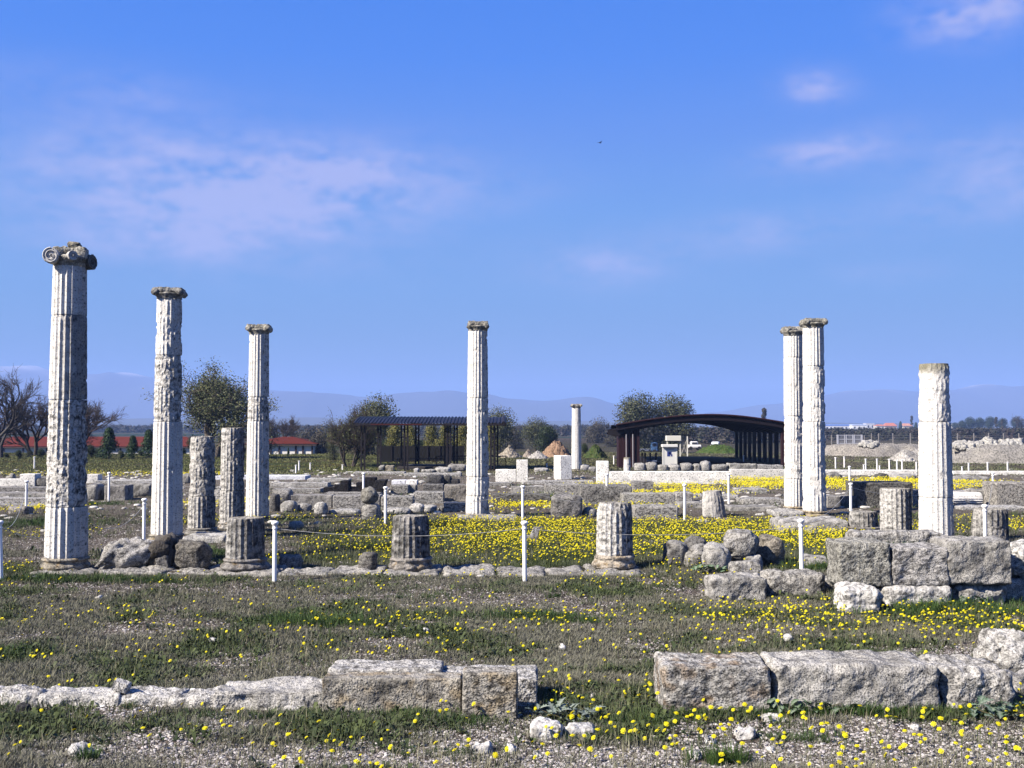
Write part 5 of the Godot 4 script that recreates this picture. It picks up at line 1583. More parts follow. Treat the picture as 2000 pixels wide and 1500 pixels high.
func leaves_on(tips: Array, count: int, size: float, around: float, cols: Array, r: RandomNumberGenerator) -> ArrayMesh:
	var s := Shape.new()
	s.own_normals = true
	for i in count:
		var tp: Vector3 = tips[r.randi() % tips.size()]
		var o := Vector3(r.randfn(0, 1), r.randfn(0, 1), r.randfn(0, 1)) * around
		var p := tp + o
		var a := Vector3(r.randfn(0, 1), r.randfn(0, 1), r.randfn(0, 1)).normalized()
		var b := a.cross(Vector3(r.randfn(0, 1), r.randfn(0, 1), r.randfn(0, 1))).normalized()
		var l := size * r.randf_range(0.6, 1.3)
		var c: Color = cols[r.randi() % cols.size()]
		c = c * r.randf_range(0.75, 1.25)
		var k := s.v.size()
		var nn := a.cross(b).normalized()
		for v: Vector3 in [p - a * l * 0.5, p + b * l * 0.32, p + a * l * 0.5, p - b * l * 0.32]:
			s.v.append(v); s.c.append(c); s.n.append(nn)
		s.quad(k, k + 3, k + 2, k + 1)
	return s.mesh(mats.leaf)

var tree_moulds := {}

func tree_mould(called: String, q: Dictionary, sd: int) -> Node3D:
	var r := RandomNumberGenerator.new()
	r.seed = sd
	var trunk := Shape.new()
	var twigs := Shape.new()
	var tips := []
	var o := Node3D.new()
	var stems: int = q.get("stems", 1)
	for i in stems:
		var a := TAU * i / stems + 0.5
		var dir := Vector3(cos(a) * q.get("open", 0.0), 1.0, sin(a) * q.get("open", 0.0)).normalized()
		limb(trunk, tips, Vector3(cos(a), 0, sin(a)) * 0.12 * (stems - 1), dir, q.len, q.rad, q.levels, r, q, twigs)
	var top := 0.1
	for p: Vector3 in tips: top = maxf(top, p.y)
	for p: Vector3 in twigs.v: top = maxf(top, p.y)
	o.set_meta("top", top)
	var tr := part("trunk", trunk.mesh(mats.bark), o)
	if q.get("leaves", 0) > 0:
		var lv := leaves_on(tips, q.leaves, q.leaf, q.get("puff", 0.25), q.greens, r)
		part("crown", lv, o)
		if twigs.v.size(): part("twigs", twigs.mesh(mats.bark), o)
	elif twigs.v.size():
		part("crown", twigs.mesh(mats.bark), o)
	return o

# bush or conifer: leaf faces spread through an uneven volume
func bush_mould(w: float, h: float, n: int, leaf: float, cols: Array, sd: int, cone := 0.0, lumps := 9, stem := 0.5) -> Node3D:
	var r := RandomNumberGenerator.new()
	r.seed = sd
	var pts := []
	var balls := []
	for i in lumps:
		var t := r.randf()
		var y := lerpf(0.12, 0.9, t) * h
		var reach := w * 0.5 * (lerpf(1.0, 0.12, t) if cone > 0.5 else sqrt(maxf(0.05, 1.0 - pow(2.0 * t - 0.75, 2.0) * 0.5)))
		var a := r.randf() * TAU
		var ball := w * (0.30 if cone < 0.5 else lerpf(0.36, 0.12, t)) * r.randf_range(0.75, 1.2)
		balls.append([Vector3(cos(a), 0, sin(a)) * maxf(0.0, reach - ball * 0.8) * r.randf_range(0.4, 1.0) + Vector3(0, y, 0), ball])
	var s := Shape.new()
	s.own_normals = true
	for i in n:
		var b: Array = balls[r.randi() % balls.size()]
		var dir := Vector3(r.randfn(0, 1), r.randfn(0, 1), r.randfn(0, 1)).normalized()
		var p: Vector3 = b[0] + dir * b[1] * pow(r.randf(), 0.4) * Vector3(1, 1.0 if cone < 0.5 else 1.5, 1)
		if p.y < 0.02: p.y = r.randf() * 0.2
		var a := Vector3(r.randfn(0, 1), r.randfn(0, 1), r.randfn(0, 1)).normalized()
		var c := a.cross(dir).normalized()
		if cone > 0.5: a = (a * 0.5 + Vector3.UP).normalized()
		var l := leaf * r.randf_range(0.6, 1.4)
		var col: Color = cols[r.randi() % cols.size()] * r.randf_range(0.7, 1.3)
		var k := s.v.size()
		for v: Vector3 in [p - a * l * 0.5, p + c * l * 0.3, p + a * l * 0.5, p - c * l * 0.3]:
			s.v.append(v); s.c.append(col); s.n.append(a.cross(c).normalized())
		s.quad(k, k + 3, k + 2, k + 1)
	var o := Node3D.new()
	o.set_meta("top", h)
	var tr := Shape.new()
	tr.tube([Vector3.ZERO, Vector3(0.03, h * stem * 0.5, 0), Vector3(0, h * stem, 0.02)], [w * 0.035, w * 0.03, w * 0.015], 7, Color(0.07, 0.055, 0.045), false)
	part("trunk", tr.mesh(mats.bark), o)
	part("crown", s.mesh(mats.leaf), o)
	return o

# set a copy of a mould so that it stands at px, its foot on row base_row (or at distance d), its top at row top_row
func plant(mould: Node3D, called: String, label: String, category: String, px: float, base_row: float, top_row: float, o := {}) -> void:
	var d: float = o.get("d", 0.0)
	if d == 0.0: d = dist(base_row)
	var x := across(px, base_row, d)
	var g := gh(x, -d)
	var hh := high(top_row, d) - g
	var c: Node3D = mould.duplicate()
	c.name = numbered(called)
	add_child(c)
	var sc: float = hh / float(mould.get_meta("top"))
	c.position = Vector3(x, g - 0.05, -d)
	c.rotation.y = o.get("turn", 0.0)
	var wide: float = o.get("wide", 1.0)
	c.scale = Vector3(sc * wide, sc, sc * wide)
	c.remove_meta("top")
	tag(c, label, category, o.get("group", ""))

func build_trees() -> void:
	var bare := {"len": 1.7, "rad": 0.13, "levels": 6, "kids": [0, 4, 4, 3, 3, 3, 4], "bend": 0.16, "up": 0.05, "spread": 0.62, "wood": 4, "leaf_level": -1, "bark": Color(0.06, 0.054, 0.054)}
	var m_bare := tree_mould("bare", bare, 3)
	var shrub := {"len": 1.25, "rad": 0.10, "levels": 6, "kids": [0, 4, 4, 4, 3, 3, 4], "bend": 0.14, "up": 0.04, "spread": 0.6, "wood": 4, "leaf_level": -1, "bark": Color(0.045, 0.036, 0.034), "stems": 2, "open": 0.35}
	var m_bare_bush := tree_mould("bare bush", shrub, 8)
	var budding := {"len": 1.4, "rad": 0.13, "levels": 6, "kids": [0, 3, 3, 3, 3, 3, 4], "bend": 0.15, "up": 0.035, "spread": 0.62, "wood": 4, "leaf_level": 1, "bark": Color(0.11, 0.095, 0.08), "leaves": 26000, "leaf": 0.075, "puff": 0.17, "greens": [Color(0.075, 0.085, 0.036), Color(0.095, 0.10, 0.05), Color(0.05, 0.062, 0.028)], "stems": 2, "open": 0.22}
	var m_budding := tree_mould("budding", budding, 12)
	var vase := {"len": 1.5, "rad": 0.10, "levels": 5, "kids": [0, 4, 4, 4, 4, 4], "bend": 0.11, "up": 0.07, "spread": 0.5, "wood": 3, "leaf_level": 1, "bark": Color(0.05, 0.042, 0.038), "leaves": 4200, "leaf": 0.09, "puff": 0.18, "greens": [Color(0.075, 0.085, 0.03), Color(0.05, 0.06, 0.025)], "stems": 4, "open": 0.5}
	var m_vase := tree_mould("vase", vase, 17)
	var dark := [Color(0.018, 0.042, 0.013), Color(0.024, 0.05, 0.017), Color(0.013, 0.028, 0.011)]
	var olive := [Color(0.052, 0.058, 0.028), Color(0.036, 0.043, 0.021), Color(0.066, 0.07, 0.036)]
	var yellow := [Color(0.13, 0.12, 0.03), Color(0.09, 0.09, 0.026), Color(0.055, 0.06, 0.024)]
	var brown := [Color(0.06, 0.053, 0.037), Color(0.042, 0.042, 0.027), Color(0.036, 0.031, 0.025)]
	var m_cone := bush_mould(1.6, 3.2, 6000, 0.11, dark, 21, 1.0, 26, 0.2)
	var m_round := bush_mould(3.0, 3.0, 7000, 0.13, [Color(0.017, 0.028, 0.010), Color(0.024, 0.036, 0.013), Color(0.012, 0.02, 0.008)], 22)
	var m_olive := bush_mould(4.0, 4.2, 10000, 0.13, olive, 23, 0.0, 14)
	var m_olive2 := bush_mould(4.4, 3.6, 9000, 0.13, olive, 24, 0.0, 14)
	var m_yellow := bush_mould(3.0, 3.6, 5000, 0.14, yellow, 25, 0.0, 9)
	var m_brown := bush_mould(3.4, 2.8, 6000, 0.13, brown, 26, 0.0, 10)
	var m_poplar := bush_mould(1.3, 6.0, 2400, 0.22, brown, 27, 0.3, 20, 0.9)
	# left
	plant(m_bare, "bare_tree", "tall bare grey tree at the left edge before the mountains", "tree", 2, 900, 690, {"d": 84.0, "turn": 0.6})
	plant(m_bare_bush, "bare_tree", "dark leafless tree left of the tallest column", "tree", 66, 896, 766, {"d": 92.0, "wide": 1.25})
	plant(m_bare_bush, "bare_tree", "dark leafless tree showing right of the tallest column", "tree", 156, 896, 774, {"d": 96.0, "turn": 2.1, "wide": 1.25})
	plant(m_budding, "budding_tree", "large tree in young green leaf behind the second tall column", "tree", 418, 897, 704, {"d": 84.0, "turn": 0.3, "wide": 1.2})
	plant(m_bare_bush, "bare_tree", "leafless tree behind the cracked column, over the red roof", "tree", 545, 892, 806, {"d": 150.0, "turn": 1.2})
	plant(m_vase, "vase_shaped_tree", "spreading half-bare tree with several stems left of the flat shelter", "tree", 682, 913, 779, {"d": 68.0, "wide": 1.0})
	plant(m_cone, "conifer", "large dark green conifer between the two tallest left columns", "conifer", 212, 906, 832, {"d": 80.0, "wide": 1.9})
	plant(m_cone, "conifer", "smaller dark green conifer right of the large one", "conifer", 259, 904, 848, {"d": 82.0, "turn": 1.0, "wide": 1.9})
	plant(m_cone, "conifer", "dark green conifer partly hidden by the second tall column", "conifer", 290, 905, 836, {"d": 84.0, "turn": 2.0, "wide": 1.8})
	plant(m_round, "bush", "round dark bush before the white wall at the far left", "bush", 36, 902, 878, {"d": 80.0})
	plant(m_round, "bush", "dark bush just right of the tallest column's shaft", "bush", 176, 903, 868, {"d": 82.0, "turn": 1.0})
	plant(m_round, "bush", "dark bush before the white wall left of the tallest column", "bush", 80, 903, 876, {"d": 81.0, "turn": 2.0})
	plant(m_round, "bush", "low bush between the two conifers at left", "bush", 238, 904, 884, {"d": 80.0, "turn": 3.0})
	plant(m_round, "bush", "dark bush at the foot of the large young-leaved tree", "bush", 378, 900, 852, {"d": 86.0, "turn": 0.4})
	plant(m_round, "bush", "dark undergrowth right of the large young-leaved tree's trunk", "bush", 442, 900, 846, {"d": 88.0, "turn": 1.4})
	plant(m_cone, "conifer", "little dark shrub before the hipped house's wall", "conifer", 563, 897, 872, {"d": 92.0})
	plant(m_poplar, "poplar", "slim poplar above the red roof right of the cracked column", "tree", 569, 880, 816, {"d": 190.0})
	plant(m_brown, "bush", "brownish thicket right of the hipped house", "bush", 632, 892, 832, {"d": 120.0})
	plant(m_brown, "bush", "brownish thicket behind the hipped house", "bush", 594, 880, 836, {"d": 170.0, "turn": 1.0, "wide": 1.6})
	plant(m_olive, "bush", "green thicket filling the foot of the vase-shaped tree", "bush", 652, 905, 838, {"d": 78.0, "turn": 0.8, "wide": 0.7})
	plant(m_olive, "bush", "green thicket right of the vase-shaped tree's stems", "bush", 712, 905, 836, {"d": 80.0, "turn": 1.8, "wide": 0.7})
	var hn := 0
	for q in [[12, 884, "at the left edge"], [58, 880, "under the dark leafless tree"], [104, 882, "hidden partly by the tallest column"], [190, 876, "left of the large conifer"], [236, 880, "between the conifers"], [275, 878, "by the second tall column"], [352, 874, "just right of the second tall column"], [404, 876, "under the young-leaved tree"], [470, 872, "left of the cracked column's shaft"]]:
		plant(m_olive if hn % 3 == 1 else m_round, "bush", "low shrub along the white house wall, " + q[2], "bush", q[0], 903, q[1], {"d": 84.0 + hn % 3, "turn": hn * 1.3, "wide": 1.5, "group": "shrubs along the long house's wall"})
		hn += 1
	# behind the flat shelter
	plant(m_olive2, "leafy_tree", "round green tree crown rising over the flat shelter's roof", "tree", 742, 900, 787, {"d": 92.0, "wide": 0.9})
	plant(m_brown, "leafy_tree", "brownish tree crown just left of the round green crown", "tree", 712, 900, 796, {"d": 95.0, "wide": 0.7})
	var n := 0
	for q in [[772, 836, "behind the flat shelter's second pair of posts"], [800, 838, "left of centre behind the flat shelter"], [842, 836, "in the middle behind the flat shelter"], [872, 834, "right of centre behind the flat shelter"], [905, 836, "just left of the lone middle column"], [958, 838, "behind the flat shelter's right end post"]]:
		plant(m_yellow, "young_tree", "yellow-green young tree " + q[2], "tree", q[0], 898, q[1] - 6, {"d": 80.0 + 3.0 * (n % 3), "turn": n * 1.3, "wide": 0.85, "group": "young trees behind the flat shelter"})
		n += 1
	n = 0
	for q in [[756, "at the left"], [790, "left of the middle"], [824, "in the middle"], [858, "right of the middle"], [890, "near the lone column"]]:
		plant(m_round, "bush", "dark bush of the hedge behind the flat shelter, " + q[1], "bush", q[0], 896, 858, {"d": 90.0, "turn": n * 0.9, "wide": 1.3, "group": "dark hedge behind the flat shelter"})
		n += 1
	plant(m_olive2, "leafy_tree", "grey-green tree right of the lone middle column", "tree", 976, 890, 808, {"d": 130.0, "turn": 0.5, "wide": 0.9})
	plant(m_brown, "bush", "brown bush beyond the sand heap", "bush", 1008, 880, 832, {"d": 180.0})
	plant(m_olive2, "bush", "olive-green bush behind the darker one by the earth heap", "bush", 1046, 882, 824, {"d": 150.0, "turn": 1.5})
	plant(m_round, "bush", "large dark green bush left of the reddish earth heap", "bush", 1070, 884, 833, {"d": 120.0, "turn": 2.5, "wide": 0.95})
	plant(m_round, "bush", "dark bush behind the small distant column's foot", "bush", 1142, 906, 866, {"d": 88.0, "turn": 0.7, "wide": 0.7})
	plant(m_brown, "leafy_tree", "dark brown round tree right of the small distant column", "tree", 1170, 870, 819, {"d": 240.0, "wide": 1.1})
	plant(m_brown, "bush", "low brown scrub under the dark round tree", "bush", 1200, 876, 846, {"d": 200.0, "turn": 1.0, "wide": 1.6})
	plant(m_olive, "leafy_tree", "left one of the two big trees over the arched shelter", "tree", 1246, 880, 780, {"d": 150.0, "turn": 0.2, "wide": 1.2})
	plant(m_olive, "leafy_tree", "right one of the two big trees over the arched shelter", "tree", 1312, 880, 783, {"d": 152.0, "turn": 2.2, "wide": 1.3})
	plant(m_poplar, "poplar", "bare poplar above the right end of the arched shelter", "tree", 1493, 860, 793, {"d": 320.0})
	plant(m_poplar, "poplar", "slim poplar left of the mossy-topped column", "tree", 1781, 842, 810, {"d": 700.0})
	plant(m_poplar, "poplar", "left bare poplar before the pine grove at right", "tree", 1946, 846, 812, {"d": 480.0})
	plant(m_poplar, "poplar", "right bare poplar before the pine grove", "tree", 1958, 846, 816, {"d": 490.0, "turn": 1.0})
	plant(m_bare, "bare_tree", "pale bare tree at the right edge before the pine grove", "tree", 1990, 850, 806, {"d": 420.0, "turn": 1.0})
	n = 0
	for q in [[1880, 822, "left"], [1896, 816, "second from left"], [1914, 817, "middle"], [1934, 815, "second from right"], [1958, 818, "right"], [1985, 816, "rightmost"]]:
		plant(m_round, "pine_tree", "dark pine of the grove at the right edge, " + q[2] + " one", "tree", q[0], 846, q[1], {"d": 640.0 + 12.0 * n, "turn": n * 1.1, "wide": 1.0, "group": "pine grove at the right"})
		n += 1
	plant(m_cone, "conifer", "dark conifer among the village houses", "conifer", 1759, 842, 822, {"d": 800.0, "wide": 1.4})
	plant(m_cone, "conifer", "dark conifer touching the mossy column's left side", "conifer", 1789, 842, 824, {"d": 800.0, "turn": 1.0, "wide": 1.5})
	plant(m_round, "bush", "dark bushes left of the pine grove", "bush", 1866, 842, 826, {"d": 700.0, "wide": 1.3})
	# distant belts of scrub that read as one mass
	var r := RandomNumberGenerator.new()
	r.seed = 99
	var belt := bush_mould(3.4, 2.8, 260, 0.55, [Color(0.04, 0.037, 0.03), Color(0.03, 0.034, 0.022), Color(0.05, 0.043, 0.035)], 31, 0.0, 6)
	var blob: Mesh = (belt.get_node("crown") as MeshInstance3D).mesh
	for q in [["scrub belt across the far plain at left", -300, 700, 620.0, 1000.0, 420, 1.0, 1.7], ["scrub belt across the far plain in the middle", 600, 1300, 420.0, 900.0, 420, 0.8, 1.5], ["hedgerow before the village at right", 1540, 2200, 280.0, 420.0, 420, 0.7, 1.1], ["scrub behind the arched shelter", 1150, 1560, 230.0, 420.0, 260, 0.7, 1.2]]:
		var where := []
		var tints := []
		for i in q[5]:
			var d := r.randf_range(q[3], q[4])
			var x := (r.randf_range(q[1], q[2]) - 1000.0) / FOCAL * d
			var size := r.randf_range(q[6], q[7])
			where.append(Transform3D(Basis.from_euler(Vector3(0, r.randf() * TAU, 0)).scaled(Vector3(size * 1.6, size, size * 1.3)), Vector3(x, gh(x, -d) - 0.2, -d)))
			var t := r.randf_range(0.7, 1.2)
			tints.append(Color(t, t * r.randf_range(0.9, 1.1), t))
		stuff("far_scrub", q[0], "scrub", blob, where, tints)
	belt.free()
	for m: Node3D in [m_bare, m_bare_bush, m_budding, m_vase, m_cone, m_round, m_olive, m_olive2, m_yellow, m_brown, m_poplar]: m.free()

# ---------- rope posts and chains
func post_mould() -> Node3D:
	var o := Node3D.new()
	var s := Shape.new()
	s.tube([Vector3(0, -0.05, 0), Vector3(0, 0.87, 0)], [0.034, 0.034], 14)
	part("pole", s.mesh(mats.white_paint), o)
	var c := Shape.new()
	c.lathe([Vector2(0.036, 0.855), Vector2(0.05, 0.872), Vector2(0.058, 0.895), Vector2(0.058, 0.908), Vector2(0.045, 0.922), Vector2(0.02, 0.93), Vector2(0.0005, 0.932)], 16)
	part("cap", c.mesh(mats.white_paint), o)
	var g := Shape.new()
	g.lathe([Vector2(0.034, 0.80), Vector2(0.042, 0.803), Vector2(0.042, 0.822), Vector2(0.034, 0.825)], 14)
	part("collar", g.mesh(mats.white_paint), o)
	return o

func posts_and_chains() -> void:
	var mould := post_mould()
	var at := {}
	var grp := "white rope posts round the ruins"
	for q in [["a", 4, 1016, "white rope post cut by the left edge, nearest on the left", 0.04], ["b", 168, 1001, "white rope post half hidden by the tallest column's right side", 0.0], ["c", 282, 973, "white rope post just left of the second tall column", 0.0], ["d", 213, 922, "white rope post before the square grey block at left", 0.0], ["e", 52, 938, "white rope post before the three long kerbs at left", 0.0],
			["f", 537, 1017, "white rope post beside the first moulded stump", 0.0], ["g", 753, 950, "white rope post right of the stacked round stones", 0.0], ["h", 710, 923, "white rope post behind the stacked round stones", 0.0], ["i", 1021, 948, "farther of two lined-up white posts right of the middle column", 0.0], ["j", 1025, 1017, "nearer of two lined-up white posts right of the middle column", -0.01],
			["k", 1185, 925, "white rope post rising behind the white fluted stump", 0.0], ["l", 1337, 945, "white rope post left of the small leaning stump", 0.0], ["m", 1423, 925, "white rope post right of the small leaning stump", 0.0], ["n", 1565, 1013, "white rope post in front of the column pair", -0.01], ["o", 1661, 943, "nearer of the two posts left of the dark trough", 0.02], ["p", 1659, 910, "farther of the two posts left of the dark trough", 0.0],
			["q", 1939, 922, "white rope post before the blocks at the right edge", 0.0], ["r", 1923, 985, "white post whose cap shows above the rough grey stump", 0.0]]:
		var d := (0.93 - EYE) / slope(q[2])
		var p := Vector3(across(q[1], q[2], d), 0, -d)
		p.y = 0.0
		var o: Node3D = mould.duplicate()
		o.name = numbered("rope_post")
		add_child(o)
		o.position = p
		o.rotation.z = q[4]
		o.rotation.y = float(q[1]) * 0.01
		tag(o, q[3], "post", grp)
		at[q[0]] = p + Vector3(0, 0.81, 0)
	var k := 0
	for q in [[67, 892, 915, "at the far left before the lawn"], [578, 908, 923, "nearest of the four in the far meadow"], [584, 900, 917, "tallest of the four in the far meadow"], [606, 904, 916, "third of the four in the far meadow"], [669, 907, 915, "under the vase-shaped tree"], [1632, 893, 914, "first right of the column pair"], [1649, 892, 911, "second right of the column pair"], [1687, 907, 917, "short, third right of the pair"], [1691, 896, 917, "fourth right of the pair"], [1713, 896, 916, "fifth right of the pair"], [1718, 909, 917, "short, sixth right of the pair"],
			[1737, 897, 916, "seventh right of the pair"], [1752, 899, 917, "eighth right of the pair"], [1762, 898, 916, "ninth right of the pair"], [1790, 902, 922, "touching the mossy column's left side"], [1879, 911, 921, "short, right of the mossy column"], [1892, 904, 920, "tall, right of the mossy column"], [1929, 903, 920, "second tall one right of the mossy column"], [1968, 902, 919, "last one before the right edge"], [1452, 889, 905, "by the arched shelter's far posts"], [1199, 890, 906, "left of the arched shelter's dark wall"], [1068, 905, 912, "short, beside the white pillars"]]:
		var d := dist(q[2])
		var o: Node3D = mould.duplicate()
		o.name = numbered("rope_post")
		add_child(o)
		var x := across(q[0], q[2], d)
		o.position = Vector3(x, gh(x, -d), -d)
		var hh := (high(q[1], d) - gh(x, -d)) / 0.93
		o.scale = Vector3(1.15, hh, 1.15)
		tag(o, "distant thin white post, " + q[3], "post", "distant thin white posts")
	mould.free()
	for q in [["a", "b", 0.22, "light chain from the left-edge post past the tallest column"], ["b", "c", 0.30, "dark sagging chain between the tallest column and the second"], ["a", "e", 0.35, "dark chain sagging back from the left-edge post"], ["e", "d", 0.3, "thin chain between the posts before the kerbs at left"], ["d", "h", 0.4, "thin chain running behind the left columns"], ["f", "j", 0.12, "light chain crossing the dark fluted stump"], ["j", "n", 0.12, "light chain crossing the white fluted stump"], ["g", "i", 0.3, "dark chain running behind the lone middle column"],
			["k", "m", 0.22, "thin chain before the long white wall"], ["m", "p", 0.25, "thin chain passing behind the column pair"], ["n", "o", 0.15, "thin chain running back past the flat slab by the column pair"], ["i", "l", 0.35, "thin chain behind the white fluted stump"], ["o", "q", 0.4, "thin chain sagging before the dark trough"], ["r", "q", 0.25, "thin chain at the right edge behind the rough stump"]]:
		var a: Vector3 = at[q[0]]
		var b: Vector3 = at[q[1]]
		var path := []
		var radii := []
		var n := 64
		for i in n + 1:
			var t := float(i) / n
			path.append(a.lerp(b, t) - Vector3(0, q[2] * 4.0 * t * (1.0 - t), 0))
			radii.append(0.0055 if i % 2 else 0.0035)
		for i in path.size(): path[i] = (path[i] as Vector3) - a
		var s := Shape.new()
		s.tube(path, radii, 5, Color(1, 1, 1), false)
		solo("barrier_chain", q[3], "chain", s.mesh(mats.steel_chain), a, 0.0, "chains between the white rope posts")

# ---------- shelters
func flat_shelter() -> void:
	var d0 := 60.5
	var t := thing("flat_shelter", "long open shelter with a ribbed dark barrel roof on slim black posts", "shelter", Vector3(0, 0, -d0))
	var x0 := across(692, 830, d0)
	var x1 := across(984, 830, d0)
	var eave := high(829, d0)
	var n := 10
	var ribs := 42
	var s := Shape.new()
	var prof := []
	for i in n + 1:
		var a := float(i) / n
		prof.append(Vector2(-a * 6.0, eave + 0.06 + 0.36 * sin(PI * a)))
	# corrugated skin: trapezoid ribs along the roof
	for rib in ribs:
		var a := lerpf(x0, x1, float(rib) / ribs)
		var w := (x1 - x0) / ribs
		for i in n:
			var p: Vector2 = prof[i]
			var q: Vector2 = prof[i + 1]
			for e in [[0.0, 0.0, 0.62, 0.0], [0.62, 0.0, 0.7, 0.05], [0.7, 0.05, 0.92, 0.05], [0.92, 0.05, 1.0, 0.0]]:
				s.face(Vector3(a + w * e[0], p.y + e[1], p.x), Vector3(a + w * e[2], p.y + e[3], p.x), Vector3(a + w * e[2], q.y + e[3], q.x), Vector3(a + w * e[0], q.y + e[1], q.x))
	part("roof", s.mesh(mats.roof_sheet), t)
	var f := Shape.new()
	f.box(Vector3(x0, eave - 0.06, -0.05), Vector3(x1, eave + 0.055, 0.0), Color(1, 1, 1))
	part("front_gutter", f.mesh(mats.dark_steel), t)
	f = Shape.new()
	f.box(Vector3(x0, eave - 0.06, -6.0), Vector3(x1, eave + 0.055, -5.95))
	part("rear_gutter", f.mesh(mats.dark_steel), t)
	f = Shape.new()
	f.box(Vector3(across(724, 830, d0), eave - 0.02, 0.004), Vector3(across(824, 830, d0), eave + 0.03, 0.012), Color(0.07, 0.012, 0.014))
	part("red_strip", f.mesh(mats.plain), t)
	for e in 2:
		var xe := x1 if e else x0
		var g := Shape.new()
		var path := []
		var radii := []
		for p: Vector2 in prof:
			path.append(Vector3(xe, p.y - 0.02, p.x))
			radii.append(0.13 if e else 0.08)
		g.tube(path, radii, 8)
		part("end_rib", g.mesh(mats.dark_steel), t)
	for q in [[709, 0.3, 917], [793, 0.3, 918], [876, 0.3, 918], [962, 0.3, 917], [741, 5.6, 912], [815, 5.6, 912], [890, 5.6, 912], [969, 5.6, 912], [787, 2.8, 916], [872, 2.8, 916]]:
		var dd: float = d0 + q[1]
		var x := across(q[0], 880, dd)
		var g := Shape.new()
		for sx: float in [-0.09, 0.09]:
			g.box(Vector3(x + sx - 0.045, -0.1, -q[1] - 0.05), Vector3(x + sx + 0.045, eave + (0.32 if q[1] == 2.8 else 0.04), -q[1] + 0.05))
		for yy in 5: g.box(Vector3(x - 0.06, 0.3 + yy * 0.48, -q[1] - 0.03), Vector3(x + 0.06, 0.36 + yy * 0.48, -q[1] + 0.03))
		part("post", g.mesh(mats.dark_steel), t)
	# cross beams
	for px: float in [741.0, 815.0, 890.0, 968.0]:
		var x := across(px, 830, d0 + 3.0)
		var g := Shape.new()
		g.box(Vector3(x - 0.06, eave - 0.02, -5.9), Vector3(x + 0.06, eave + 0.1, -0.1))
		part("beam", g.mesh(mats.dark_steel), t)
	# handrails round the pit
	for q in [[850, 988, 4.4, 891], [776, 908, 1.6, 910], [776, 908, 1.6, 896]]:
		var dd: float = d0 + q[2]
		var g := Shape.new()
		var y := high(q[3], dd)
		g.box(Vector3(across(q[0], 890, dd), y - 0.03, -q[2] - 0.02), Vector3(across(q[1], 890, dd), y + 0.03, -q[2] + 0.02))
		part("handrail", g.mesh(mats.dark_steel), t)
	for px: float in [776.0, 781.0, 787.0, 792.0, 852.0, 906.0, 920.0, 988.0]:
		var dep := 1.6 if px < 800.0 or px == 906.0 else 4.4
		var dd := d0 + dep
		var x := across(px, 890, dd)
		var g := Shape.new()
		g.box(Vector3(x - 0.025, -0.05, -dep - 0.025), Vector3(x + 0.025, high(892 if dep > 2.0 else 896, dd), -dep + 0.025))
		part("rail_post", g.mesh(mats.dark_steel), t)
	var kerb := Shape.new()
	kerb.bbox(Vector3(across(776, 915, d0 + 1.0), -0.1, -5.0), Vector3(across(874, 915, d0 + 1.0), 0.16, -1.0), 0.03, Color(0.05, 0.045, 0.045))
	part("pit_cover", kerb.mesh(mats.plain), t)
	# screen fence behind
	var fd := 74.0
	var fence := thing("screen_fence", "dark netting fence behind the flat shelter", "fence", Vector3(0, 0, -fd))
	var fs := Shape.new()
	fs.box(Vector3(across(742, 880, fd), 0.0, -0.03), Vector3(across(906, 880, fd), high(871, fd), 0.03), Color(0.008, 0.009, 0.008))
	part("netting", fs.mesh(mats.plain), fence)
	for i in 8:
		var x := lerpf(across(742, 880, fd), across(906, 880, fd), i / 7.0)
		var g := Shape.new()
		g.box(Vector3(x - 0.03, -0.1, 0.035), Vector3(x + 0.03, high(869, fd), 0.095))
		part("post", g.mesh(mats.dark_steel), fence)

